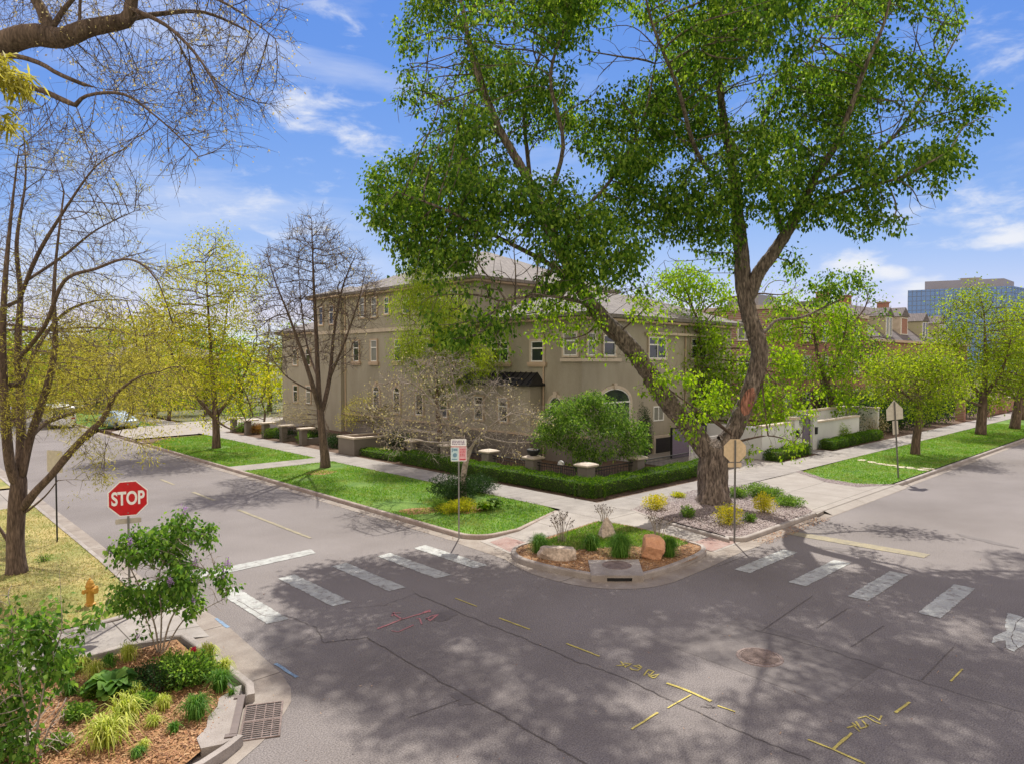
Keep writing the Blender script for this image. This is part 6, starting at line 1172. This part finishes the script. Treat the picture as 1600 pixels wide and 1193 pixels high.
# --- bare tree at the left edge
bx, by = P(25, 893); dl = depth(bx, by)
def zfade(lo, hi, a=1, b=.05): return lambda E: np.clip(a+(b-a)*(E[:, 2]-lo)/(hi-lo), b, a)
left_tree = tree('bare_tree', 'bare many-stemmed tree at the left edge with a cut lower limb', 'tree',
 [(TP(l_, .13)[0], [r_*.84 for r_ in TP(l_, .13)[1]]) for l_ in [LB(dl, (26, 900, .36), (26, 885, .29), (24, 850, .25), (26, 800, .245), (28, 775, .25), (30, 750, .22)),
  LB(dl, (28, 760, .17), (15, 720, .15, -.3), (8, 640, .13, -.6), (4, 540, .11, -.8), (8, 440, .09, -1), (18, 330, .06, -1.2), (30, 230, .03, -1.3)),
  LB(dl, (30, 752, .17), (33, 700, .15, .3), (32, 620, .13, .6), (28, 540, .12, .8), (32, 460, .10, 1), (26, 380, .08, 1.2), (40, 280, .05, 1.4), (36, 200, .03, 1.4)),
  LB(dl, (34, 740, .15), (48, 680, .13), (72, 610, .12, -.4), (86, 540, .10, -.7), (84, 470, .08, -1), (88, 400, .06, -1.2), (100, 300, .04, -1.4)),
  LB(dl, (38, 790, .15), (55, 768, .13, -.2), (80, 742, .12, -.4), (108, 708, .12, -.6), (138, 676, .11, -.8), (160, 655, .10, -1), (172, 632, .09, -1.2), (184, 612, .07, -1.4), (215, 590, .04, -1.8), (250, 580, .03, -2)),
  LB(dl, (128, 690, .09, -.7), (150, 672, .08, -.7), (168, 675, .07, -.8), (195, 682, .03, -1)),
  LB(dl, (40, 690, .10), (70, 660, .10, .8), (110, 645, .09, 1.4), (150, 628, .06, 2), (185, 618, .03, 2.6)),
  LB(dl, (33, 600, .10), (60, 540, .08, .6), (100, 490, .07, .8), (150, 470, .05, 1), (205, 470, .03, 1)),
  LB(dl, (30, 560, .09), (70, 510, .08, -1.4), (100, 440, .07, -2), (150, 420, .06, -2.4), (200, 405, .05, -2.8), (240, 430, .04, -3), (262, 480, .02, -3)),
  LB(dl, (30, 470, .08), (58, 400, .08, -.6), (100, 330, .06, -1), (150, 260, .04, -1.4), (200, 230, .03, -1.6)),
  LB(dl, (40, 440, .07), (100, 400, .07, .8), (150, 360, .05, 1.2), (210, 330, .03, 1.6)),
  LB(dl, (26, 860, .12), (10, 840, .08), (-10, 810, .05)),
  LB(dl, (40, 800, .06), (70, 775, .045, -.6), (90, 750, .03, -.9))]],
 pxballs([(40, 260, 60), (110, 240, 60, -1), (170, 290, 60, 1), (60, 340, 60), (140, 360, 60), (220, 320, 30), (20, 420, 60), (100, 430, 60, 1), (190, 400, 50, -2), (250, 430, 30, -2), (50, 510, 60, -1), (130, 510, 60, 1), (210, 490, 44, -1), (270, 510, 30, -2), (60, 590, 54), (130, 570, 54, -1), (200, 560, 50, 1), (260, 570, 40, -2), (20, 640, 44, -1), (110, 640, 40, 1), (180, 640, 34, -1), (235, 620, 40, -1.6), (290, 600, 24, -2), (140, 700, 24, -1), (150, 745, 16, -1), (220, 690, 26, -1.6), (-30, 400, 60), (-40, 550, 60)], dl),
 2000, .26, 'leaf_gold', 30, (.05, .12), .2, .13, .0055, 'bark_dark', seed=41, twig=2, twiglen=.42, twigup=.0, iters=80, wander=.12, base=(bx, by, .12), leafz=zfade(3.8, 8.8, .22, .008), droop=.12)
# --- near tree whose limb arches in from the upper left
dn = 10.0; bx, by = D(-300, 900, dn)[:2]
near_tree = tree('overhanging_tree', 'big dark limb with drooping twigs arching in from the top left corner', 'tree',
 [TP(l_, .085) for l_ in [([np.array((bx, by, 0)), np.array((bx, by, 1.2)), np.array((bx+.05, by, 4)), D(-290, 400, dn), D(-250, 290, dn)], [.42, .34, .3, .27, .25]),
  LB(dn, (-250, 290, .22), (-160, 190, .20), (-60, 110, .18), (0, 72, .165), (50, 55, .155), (95, 60, .14), (135, 45, .12), (170, 38, .11), (200, 30, .10), (205, 5, .085), (215, -50, .06), (230, -120, .03)),
  LB(dn, (80, 62, .09), (70, 25, .085), (52, -10, .075), (40, -60, .05)), LB(dn, (78, 50, .06), (100, 15, .05), (140, -30, .035)), LB(dn, (125, 48, .04), (125, 10, .035), (128, -40, .03)),
  LB(dn, (-120, 155, .09), (-50, 100, .08), (15, 88, .05, -.3), (60, 98, .045, -.4), (90, 115, .042, -.5), (130, 132, .04, -.5)),
  LB(dn, (-100, 140, .08), (0, 130, .06, -.6), (60, 140, .05, -.7), (95, 155, .048, -.8), (122, 165, .046, -.8), (130, 152, .036, -.8), (165, 145, .034, -.9), (200, 150, .03, -1), (235, 175, .024, -1), (270, 205, .02, -1.1), (310, 245, .015, -1.1)),
  LB(dn, (190, 32, .06), (250, 22, .05, .4), (320, 20, .04, .8), (390, 50, .025, 1)), LB(dn, (200, 12, .05), (260, 40, .04, -.4), (310, 90, .03, -.8), (345, 150, .02, -1)),
  LB(dn, (205, 0, .05), (280, -20, .045), (360, 10, .03), (430, 60, .015))]],
 pxballs([(330, 110, 75), (400, 60, 55), (250, 130, 60, -.5), (300, 200, 50, -1), (420, 110, 36), (170, 100, 60, .5), (110, 20, 60), (220, 10, 60), (320, 20, 60), (150, 210, 44, -1), (230, 200, 40, -1), (350, 210, 30, -1), (60, 180, 50, -.8), (440, 20, 24), (290, 250, 30, -1), (40, 0, 60, .5), (400, 150, 30), (160, 250, 26, -1), (300, -60, 80), (150, -80, 80), (400, -40, 50)], dn),
 1400, .15, 'leaf_bud', .5, (.022, .05), .6, .02, .0036, 'bark_dark', seed=42, twig=2, twiglen=.42, twigup=-.3, droop=.07, iters=75, wander=.10, up=-.22, base=(bx, by, .1), relax=2)
# hanging flower tufts of that tree at the picture's left edge
def tuft_bunch(parent, c, n, r, mat, L_=(.08, .16)):
    rng = np.random.default_rng(int(c[0]*10)%97); C = np.tile(np.array(c), (n, 1))+rng.normal(0, r, (n, 3))*np.array((1, 1, .6)); V, F = leafquads(C, np.tile((.2, -.1, -.5), (n, 1)), L_, .16, rng, .2); npmesh('catkin', V-np.array(parent.location), F, mat, parent)
for px, py, dd_, n, r in ((6, 118, 6.0, 200, .09), (26, 128, 6.1, 150, .07), (4, 190, 6.0, 120, .07), (0, 95, 6.1, 90, .05)): tuft_bunch(near_tree, D(px, py, dd_), n, r, 'leaf_gold')
# --- yellow flowering branches between the two left trees: a maple in flower further along the verge
gtree('maple in golden flower on the left side of the street behind the square sign', 2.2, 31.5, 9, [(150, 560, 44), (210, 540, 40, -2), (100, 600, 40), (250, 590, 34, -3), (190, 610, 30, -3), (50, 560, 44), (60, 640, 28, -1), (150, 500, 36), (90, 520, 40, 1), (240, 520, 30, -2), (20, 500, 40), (270, 610, 20, -4)], 'leaf_gold', natt=900, step=.35, nleaf=26, leafy=.22, leafz=None, lsize=(.06, .14), lwidth=.22, lspread=.17, tip=.009, seed=43, twig=1, twiglen=.6, iters=45, name='flowering_maple', bark='bark_dark')
# --- distant trees closing the left-hand street
for i, (px, d_, top, half, leaf, lab) in enumerate(((20, 62, 500, 60, 'leaf_olive', 'olive green distant tree at the far left edge'), (110, 80, 520, 50, 'leaf_yellow', 'yellow green distant tree left of the parked van'), (60, 95, 540, 40, 'leaf_shrub', 'green distant tree over the far brick house'), (180, 90, 490, 50, 'leaf_olive', 'tall olive distant tree above the pale blue car'),
   (240, 72, 470, 52, 'leaf_yellow', 'yellow green distant tree left of the leafy street tree'), (300, 100, 500, 46, 'leaf_shrub', 'green distant tree at the end of the left verge'), (420, 78, 520, 34, 'leaf_yellow', 'pale distant tree beside the farthest block of the stucco house'), (150, 120, 520, 60, 'leaf_fresh', 'bright green distant tree at the vanishing point of the street'), (215, 130, 530, 60, 'leaf_olive', 'rounded olive distant tree at the vanishing point of the street'), (-30, 80, 480, 60, 'leaf_shrub', 'green distant tree past the left edge'), (375, 84, 520, 36, 'leaf_fresh', 'bright green distant tree between the two street trees'), (330, 90, 510, 40, 'leaf_shrub', 'mid green distant tree behind the leafy street tree'), (460, 105, 500, 34, 'leaf_olive', 'olive distant tree rising over the lowest wing of the stucco house'), (270, 110, 520, 44, 'leaf_dark', 'dark evergreen distant tree beyond the pale stucco house'))):
    q = D(px, 565, d_); h = (650-top)*d_/FPX; y0 = 560; gtree(lab, q[0], q[1], h, [(px, top+half*.6, half*.6), (px-half*.5, (top+600)/2, half*.6), (px+half*.5, (top+600)/2, half*.6, 2), (px, (top+620)/2+10, half*.7, -2), (px-half*.6, 600, half*.45), (px+half*.6, 605, half*.45), (px, 615, half*.4)], leaf, natt=320, step=.9, nleaf=16, lsize=(.22, .40), lwidth=.7, lspread=.75, tip=.03, seed=50+i, iters=25, name='distant_tree', leafz=None, trunk_r=.25, group='trees at the far end of the left-hand street')
for i, (px, d_, top, half, leaf, lab) in enumerate(((205, 70, 545, 40, 'leaf_yellow', 'yellow green low tree across the alley, just right of the pale blue car'), (262, 66, 540, 38, 'leaf_olive', 'olive low tree on the far corner of the alley'), (320, 74, 550, 36, 'leaf_yellow', 'pale yellow low tree behind the alley and the leafy street tree'), (60, 66, 560, 40, 'leaf_gold', 'golden low tree left of the white van'), (5, 58, 540, 44, 'leaf_yellow', 'yellow green tree behind the dark car'), (170, 84, 545, 40, 'leaf_shrub', 'green low tree closing the street above the parked cars'))):
    q = D(px, 565, d_); gtree(lab, q[0], q[1], (650-top)*d_/FPX*.8, [(px, top+half*.5, half*.7), (px-half*.6, top+half*1.1, half*.65), (px+half*.6, top+half*1.1, half*.65, 1), (px, 615, half*.7, -1), (px-half*.7, 628, half*.4), (px+half*.7, 630, half*.4)], leaf, natt=300, step=.7, nleaf=15, lsize=(.14, .28), lwidth=.6, lspread=.55, tip=.02, leafz=None, seed=150+i, iters=25, name='distant_tree', trunk_r=.16, group='trees at the far end of the left-hand street')
# trees behind the brick houses on the right
for i, (px, d_, top, half, lab) in enumerate(((1240, 110, 500, 30, 'distant tree rising behind the flat-topped brick building'), (1640, 100, 500, 50, 'distant tree past the right edge of the verge'), (1575, 120, 520, 36, 'distant tree where the right-hand street fades'))):
    q = D(px, 565, d_); gtree(lab, q[0], q[1], (650-top)*d_/FPX, [(px, top+half*.6, half*.7), (px-half*.5, top+half*1.4, half*.6), (px+half*.5, top+half*1.4, half*.6), (px, 600, half*.6)], 'leaf_shrub', natt=220, step=1.1, nleaf=16, lsize=(.3, .5), lwidth=.7, lspread=1.0, tip=.04, seed=70+i, iters=20, name='distant_tree', group='trees far along the right-hand street')

# ================================================================ HEDGES AND SHRUBS
box_hedge('box_hedge', 'long clipped hedge running round the corner plot under the pillars', [(22.0, 31.2), (22.0, 18.6), (22.1, 18.45), (30.3, 18.45)], 1.05, .12, .66, 'leaf_hedge', 900, 1, size=(.035, .065))
box_hedge('box_hedge', 'low clipped hedge left of the arched gate', [(37.6, 18.1), (41.3, 18.1)], .8, .1, .6, 'leaf_hedge', 700, 2, size=(.045, .08))
box_hedge('box_hedge', 'low clipped hedge right of the arched gate, nearer half', [(45.2, 18.1), (49.0, 18.1)], .85, .1, .62, 'leaf_hedge', 700, 3, size=(.045, .08))
box_hedge('box_hedge', 'low clipped hedge right of the arched gate, farther half', [(49.6, 18.15), (53.6, 18.15)], .85, .1, .66, 'leaf_hedge', 600, 4, size=(.05, .085))
box_hedge('box_hedge', 'low dark hedge beside the planter box', [(22.2, 35.6), (22.2, 33.0)], 1.2, .1, .45, 'leaf_hedge', 800, 5, size=(.04, .07))
for i, (x, y, r, h, lf, lab) in enumerate(((56.5, 20, 1.8, 3.0, 'leaf_dark', 'dark evergreen bush beside the end of the courtyard wall'), (60, 19.8, 1.9, 2.6, 'leaf_dark', 'dark evergreen bush behind the crossing sign tree'), (64, 19.6, 2.0, 2.8, 'leaf_dark', 'dark evergreen bush in the middle of the right-hand row'), (68, 19.6, 2.0, 2.7, 'leaf_dark', 'dark evergreen bush, fourth in the right-hand row'), (72, 19.6, 2.0, 2.6, 'leaf_dark', 'dark evergreen bush just before the brick gate pillars'), (80.5, 19.2, 2.4, 2.4, 'leaf_dark', 'dark hedge bush between the brick gate pillars'), (58.5, 23.5, 2.2, 3.8, 'leaf_dark', 'tall dark bush against the brick building'), (66, 23.5, 2.6, 3.6, 'leaf_shrub', 'green bush against the brick townhouses'))):
    clump('evergreen_bush', lab, 'bush', (x, y, .1), r, h, 7000, lf, (.09, .17), .5, 'bushes along the right-hand pavement', 80+i)
clump('twiggy_bush', 'pale twiggy bush between the crossing sign and the verge tree', 'bush', (55.5, 18.9, .1), 1.1, 1.8, 1500, 'leaf_bud', (.05, .1), .4, None, 90, stems=26, stem_mat='bark_pale')
clump('wall_shrub', 'small yellow green shrub against the long white courtyard wall', 'shrub', (49.0, 18.55, .1), .42, 1.35, 900, 'leaf_fresh', (.05, .1), .6, None, 91)
for i, (px, py, r, h, lf, lab) in enumerate(((612, 707, .9, 1.5, 'leaf_dark', 'dark leafy bush in front of the grey garden wall'), (640, 700, .6, 1.1, 'leaf_shrub', 'green bush at the start of the long hedge'), (485, 690, .9, .9, 'leaf_dark', 'dark low shrub left of the planter box'), (515, 700, .8, .9, 'leaf_dark', 'dark low shrub touching the planter box'), (470, 692, .7, .8, 'leaf_shrub', 'green low shrub beside the nearest garden fin'), (440, 688, .8, .9, 'leaf_dark', 'dark shrub between the first two garden fins'), (418, 684, .7, .8, 'leaf_shrub', 'green shrub between the middle garden fins'), (392, 678, .6, .8, 'leaf_rust', 'orange flowering shrub between garden fins'), (374, 675, .6, .8, 'leaf_shrub', 'green shrub by the farthest garden fins'))):
    q = P(px, py); clump('garden_shrub', lab, 'shrub', (q[0]+.5, q[1]+.3, .1), r, h, 2600, lf, (.05, .1), .5, 'shrubs in the beds along the left pavement', 100+i)
x, y = 24.5, 45.5; dd = depth(x, y)
gtree('pale grey green shrub tree behind the bare street tree', x, y, 3.5, [(460, 640, 26), (480, 655, 24, -1), (440, 650, 18), (470, 622, 16)], 'leaf_bud', natt=350, step=.25, nleaf=8, lsize=(.05, .09), lwidth=.5, lspread=.16, tip=.008, seed=111, iters=30, name='ornamental_tree', trunk_r=.07, bark='bark_pale')
gtree('japanese maple with yellow orange leaves over the planter box', 24, 38.2, 3.5, [(560, 640, 26), (590, 650, 24), (545, 655, 18, -1), (575, 625, 18), (610, 640, 18, 1)], 'leaf_gold', natt=400, step=.22, nleaf=8, lsize=(.05, .1), lwidth=.5, lspread=.16, tip=.008, seed=112, iters=30, name='ornamental_tree', trunk_r=.07)
gtree('bright green low tree left of the far garden fins', 27, 62, 4.5, [(400, 630, 24), (370, 640, 20), (430, 640, 18, 1), (410, 615, 16)], 'leaf_fresh', natt=350, step=.35, nleaf=10, lsize=(.09, .16), lwidth=.6, lspread=.25, tip=.012, seed=113, iters=30, name='ornamental_tree', trunk_r=.09)
# planting round the magnolia
for px, py, r, h, n, lf, sz, w_, lab in ((712, 778, 1.15, .95, 9000, 'leaf_dark', (.06, .12), .25, 'dark spreading yew at the foot of the magnolia'), (748, 768, .8, .7, 4500, 'leaf_dark', (.06, .12), .25, 'dark yew to the right of the magnolia stem'), (686, 795, .36, .42, 3200, 'leaf_shrub', (.025, .05), .5, 'small round clipped ball shrub left of the parking sign'),
    (722, 797, .55, .45, 3000, 'leaf_yellow', (.035, .07), .5, 'yellow green low shrub behind the parking sign post'), (703, 800, .42, .38, 2000, 'leaf_yellow', (.035, .07), .5, 'smaller yellow green shrub left of the parking sign post')):
    q = P(px, py); clump('verge_shrub', lab, 'shrub', (q[0], q[1], .12), r, h, n, lf, sz, w_, 'shrubs round the magnolia', int(px))
def hosta(label, px, py, r, h, n, mat, seed, cat='hosta', lw=.42):
    q = P(px, py); rng = np.random.default_rng(seed); V = []; F = []
    for k in range(n):
        a = rng.random()*6.28; el = .3+.9*rng.random(); L_ = r*(.7+.5*rng.random()); d = np.array((math.cos(a), math.sin(a), 0)); s = np.array((-math.sin(a), math.cos(a), 0)); b = len(V)
        for j in range(5):
            t_ = j/4; wv = lw*L_*math.sin(math.pi*min(.999, t_*.86+.07))*.5; c = d*L_*t_*math.cos(el*.6)+np.array((0, 0, h*math.sin(el)*math.sin(t_*2.2)*1.0+.02)); V += [c-s*wv+np.array((0, 0, wv*.3)), c, c+s*wv+np.array((0, 0, wv*.3))]
        for j in range(4): F += [(b+3*j, b+3*j+1, b+3*j+4, b+3*j+3), (b+3*j+1, b+3*j+2, b+3*j+5, b+3*j+4)]
    o = npmesh('hosta_plant', V, F, mat, smooth=True); o.location = (q[0], q[1], .12); return meta(o, label, cat)
hosta('bright broad-leaved hosta in the mulch patch, nearer the lawn', 757, 797, .42, .34, 44, 'leaf_fresh', 1); hosta('broad-leaved hosta right of the brighter one', 772, 792, .40, .34, 40, 'leaf_shrub', 2)
for (px, py, r) in ((735, 795, .85), (655, 797, .75), (500, 737, .8)):
    q = P(px, py); gsheet('mulch_patch', [(q[0]+r*(1+.2*math.sin(3*a+px))*math.cos(a), q[1]+r*.8*(1+.2*math.cos(2*a+px))*math.sin(a)) for a in (6.283*k/18 for k in range(18))], .1235, 'mulch_base' if px != 650 else 'lawn_dry')
# corner island planting
for i, (px, py, r, h, n, lab) in enumerate(((843, 862, .40, .58, 1100, 'blue green fescue clump at the left tip of the corner island'), (924, 858, .34, .50, 520, 'bright green daylily clump in the middle of the corner island'), (969, 868, .56, .68, 1500, 'largest fescue clump, between pointed grey boulder and orange boulder'), (1046, 868, .34, .58, 900, 'green fescue clump right of the orange boulder'))):
    q = P(px, py); grass_tuft('grass_clump', lab, (q[0], q[1], .12), r, h, n, 'blade_green', 'grass clumps in the corner island', 200+i, .008 if i != 1 else .022)
def twig_shrub(label, px, py, r, h, seed, n=26):
    q = P(px, py); rng = random.Random(seed); t = empty('dry_shrub', (q[0], q[1], .12), label, 'shrub', 'leafless shrubs on the corner island'); m = MB(); s = MB()
    for k in range(n):
        a = rng.random()*6.28; u = rng.random()**.6*r; x1, y1 = math.cos(a)*u, math.sin(a)*u; z1 = h*rng.uniform(.65, 1.05); mid = (x1*.4, y1*.4, z1*.55); m.tube([(x1*.3, y1*.3, -.02), (x1*.5, y1*.5, z1*.5), (x1, y1, z1)], [.009, .006, .004], 4, cap=False)
        for _ in range(3):
            e = (x1+rng.gauss(0, .08), y1+rng.gauss(0, .08), z1+rng.uniform(-.12, .08)); m.tube([(x1*.7, y1*.7, z1*.75), e], [.004, .003], 3, cap=False); v = rng.uniform(.014, .024); s.add([(e[0]-v, e[1], e[2]), (e[0], e[1]-v, e[2]), (e[0]+v, e[1], e[2]), (e[0], e[1]+v, e[2]), (e[0], e[1], e[2]+v*1.3), (e[0], e[1], e[2]-v)], [(0, 1, 4), (1, 2, 4), (2, 3, 4), (3, 0, 4), (1, 0, 5), (2, 1, 5), (3, 2, 5), (0, 3, 5)])
    m.build('stem', 'bark_pale', t); so = s.build('seed_heads', 'seed_head', t); so['kind'] = 'stuff'
twig_shrub('leafless seed-headed shrub at the left rear edge of the corner island', 878, 845, .42, .95, 1); twig_shrub('small dark seed-headed shrub at the rear point of the corner island', 944, 815, .40, .62, 2, 20); twig_shrub('pale leafless shrub at the right rear edge of the corner island', 1028, 838, .55, .75, 3, 24)
# gravel bed shrubs
for i, (px, py, r, h, n, lf, lab) in enumerate(((1024, 794, .42, .55, 1800, 'leaf_euonymus', 'yellow variegated shrub at the left of the gravel bed'), (1137, 818, .46, .70, 2000, 'leaf_euonymus', 'yellow variegated shrub behind the octagonal sign post'), (1193, 800, .40, .72, 2000, 'leaf_euonymus', 'bright golden shrub right of the big trunk'), (1075, 808, .26, .45, 1000, 'leaf_shrub', 'small green shrub left of the big trunk'), (1172, 814, .22, .28, 700, 'leaf_shrub', 'tiny green shrub in front of the golden one'),
   (1152, 776, .40, .42, 1800, 'leaf_shrub', 'low green shrub just right of the big trunk'), (1182, 774, .55, .55, 2600, 'leaf_shrub', 'juniper behind the golden shrub'), (1205, 777, .5, .45, 2400, 'leaf_shrub', 'middle juniper at the back of the gravel bed'), (1231, 789, .55, .38, 2800, 'leaf_shrub', 'spreading grey green juniper at the right end of the gravel bed'), (1060, 776, .3, .22, 700, 'leaf_yellow', 'tiny low green tuft at the rear of the gravel bed'))):
    q = P(px, py); clump('gravel_bed_shrub', lab, 'shrub', (q[0], q[1], .12), r, h, n, lf, (.04, .075), .5, 'shrubs in the gravel bed', 300+i, stems=6)
# near planting bed and the lilacs
def lilac(label, px, py, stems, cl, seed, leafm='leaf_lilac', nl=10, fl=None, natt=900):
    q = P(px, py); dd = depth(*q); return tree('lilac_bush', label, 'bush', [LB(dd, *s) for s in stems], pxballs(cl, dd), natt, .11, leafm, nl, (.055, .105), .78, .075, .0045, 'bark_pale', seed=seed, base=(q[0], q[1], .11), iters=45, minr=.012, sag=.3, flower=fl, wander=.2, leafz=clumpy(5.0, -.12, seed))
lilac('leafy lilac bush with mauve flower heads in front of the stop sign', 250, 1018, [[(248, 1020, .02), (240, 970, .018), (215, 910, .014), (195, 870, .008)], [(250, 1020, .02), (252, 960, .018), (250, 890, .012), (285, 830, .008)], [(253, 1020, .02), (268, 965, .018), (300, 920, .012), (335, 890, .008)], [(256, 1018, .018), (285, 970, .015), (320, 950, .010), (350, 935, .006)], [(245, 1020, .02), (228, 965, .015), (200, 940, .010), (175, 930, .006)]],
 [(225, 855, 34), (265, 845, 34, .2), (300, 850, 34), (335, 880, 24), (210, 890, 36, -.2), (255, 890, 40), (300, 900, 36, -.3), (340, 920, 22), (200, 930, 34), (245, 935, 34, .3), (290, 945, 26), (285, 812, 18), (190, 855, 18), (180, 940, 16), (345, 945, 14), (320, 835, 18), (235, 975, 20), (205, 835, 12)], 1, nl=11, fl=('lilac_flower', .05, .036), natt=1000)
lilac('darker leafy bush filling the lower left corner of the mulch bed', 45, 1180, [[(45, 1200, .02), (42, 1130, .018), (30, 1060, .012), (20, 1000, .008)], [(50, 1200, .02), (60, 1120, .018), (75, 1040, .012), (90, 980, .008)], [(40, 1200, .02), (15, 1110, .015), (-20, 1040, .010)], [(55, 1200, .018), (75, 1140, .014), (105, 1090, .008)], [(70, 1040, .01), (95, 990, .008), (95, 930, .004), (92, 885, .003)], [(90, 1000, .008), (150, 970, .006), (175, 930, .003)]],
 [(20, 1000, 36), (60, 980, 30), (30, 1050, 44), (80, 1040, 32), (-20, 1060, 50), (20, 1110, 50), (70, 1110, 38, .3), (40, 1160, 46), (100, 1010, 20), (60, 1170, 34), (-30, 1140, 50), (20, 950, 18), (90, 940, 10), (120, 985, 16), (150, 965, 14), (5, 930, 16), (92, 1160, 18)], 2, nl=11, natt=1100)
def tuft(label, px, py, r, h, n, mat, seed, wd=.014): q = P(px, py); grass_tuft('ornamental_grass', label, (q[0], q[1], .11), r, h, n, mat, 'strappy clumps in the near bed', seed, wd)
tuft('largest yellow variegated grass clump near the bottom left', 165, 1160, .48, .46, 230, 'blade_lime', 1, .022); tuft('second yellow variegated clump leaning right', 195, 1125, .42, .44, 190, 'blade_lime', 2, .022); tuft('tall lime iris clump behind the peony', 325, 1035, .28, .42, 200, 'blade_lime', 3, .018)
tuft('bright green daylily clump in front of the peony', 306, 1118, .33, .38, 380, 'blade_green', 4, .014); tuft('green daylily clump right of the peony', 345, 1075, .34, .36, 300, 'blade_green', 5); tuft('thin lime clump at the foot of the lilac', 200, 1030, .26, .36, 170, 'blade_lime', 6); tuft('lime clump between the two bushes', 150, 1060, .26, .36, 150, 'blade_lime', 7)
tuft('small green clump left of the bright daylily', 272, 1140, .16, .16, 90, 'blade_green', 8); tuft('drooping lime clump below the big leafy plant', 215, 1090, .24, .30, 110, 'blade_lime', 9); tuft('small seedling clump near the kerb', 225, 1165, .14, .14, 70, 'blade_lime', 10); tuft('little lime clump beside the peony stem', 262, 1040, .2, .3, 110, 'blade_lime', 11); tuft('short green clump at the very edge of the kerb', 362, 1085, .12, .16, 60, 'blade_green', 12)
hosta('broad dark green leafy plant in the middle of the near bed', 178, 1085, .44, .36, 90, 'leaf_lilac', 5, 'leafy plant', .5)
q = P(290, 1068); pe = clump('peony_bush', 'peony bush with one dark red flower beside the kerb', 'bush', (q[0], q[1], .11), .42, .52, 2000, 'leaf_shrub', (.05, .10), .45, None, 400, stems=10, stem_mat='stem_green')
rng = np.random.default_rng(5); C = np.array((.16, .05, .56))+rng.normal(0, .018, (60, 3)); V, F = leafquads(C, np.tile((0, 0, .5), (60, 1)), (.03, .055), .8, rng); npmesh('flower', V, F, 'peony', pe)
q = P(252, 1078); clump('dark_shrub', 'dark fine-leaved shrub between lilac and peony', 'shrub', (q[0], q[1], .11), .30, .46, 1500, 'leaf_dark', (.03, .06), .4, None, 401); q = P(228, 1065); clump('dark_shrub', 'small dark shrub under the lilac', 'shrub', (q[0], q[1], .11), .25, .34, 900, 'leaf_dark', (.03, .06), .5, None, 402)
q = P(95, 1165); clump('low_herb', 'pale green low herb at the bottom of the near bed', 'plant', (q[0], q[1], .11), .2, .2, 500, 'leaf_shrub', (.03, .055), .6, None, 403)
q = P(40, 860); clump('weed_clump', 'low weeds at the foot of the bare tree', 'plant', (q[0]+.2, q[1]-1.6, .11), .25, .2, 300, 'leaf_shrub', (.03, .06), .4, None, 404)

for i, (px, py, r, h, mt, lab) in enumerate(((240, 1130, .2, .18, 'blade_lime', 'sparse lime seedling between daylily and variegated grass'), (130, 1045, .28, .3, 'blade_lime', 'lime strappy clump near the pavement edge of the bed'), (110, 1082, .24, .26, 'blade_green', 'green strappy clump behind the lower left bush'), (215, 1178, .16, .14, 'blade_green', 'tiny green clump at the bottom of the bed'), (255, 1105, .2, .26, 'blade_lime', 'thin drooping clump left of the bright daylily'), (170, 1040, .24, .28, 'blade_green', 'green clump near the foot of the lilac'), (300, 1040, .26, .36, 'blade_lime', 'iris-like lime clump left of the tall lime iris'), (350, 1050, .22, .32, 'blade_lime', 'lime clump at the kerb corner beside the iris'))):
    tuft(lab, px, py, r, h, 150, mt, 20+i)
for i, (px, py, r, h, lf, lab) in enumerate(((318, 1062, .26, .38, 'leaf_shrub', 'leafy perennial right of the peony flower'), (265, 1050, .28, .36, 'leaf_shrub', 'leafy perennial behind the peony'), (150, 1085, .24, .26, 'leaf_shrub', 'low perennial left of the broad leafy plant'), (225, 1100, .2, .2, 'leaf_lilac', 'low green perennial right of the broad leafy plant'), (120, 1120, .22, .22, 'leaf_shrub', 'low perennial behind the mossy stone'), (100, 1050, .3, .3, 'leaf_lilac', 'leafy perennial under the reaching branch of the lower left bush'))):
    q = P(px, py); clump('perennial', lab, 'plant', (q[0], q[1], .11), r, h, 900, lf, (.035, .075), .5, 'perennials in the near bed', 420+i, stems=8, stem_mat='stem_green')
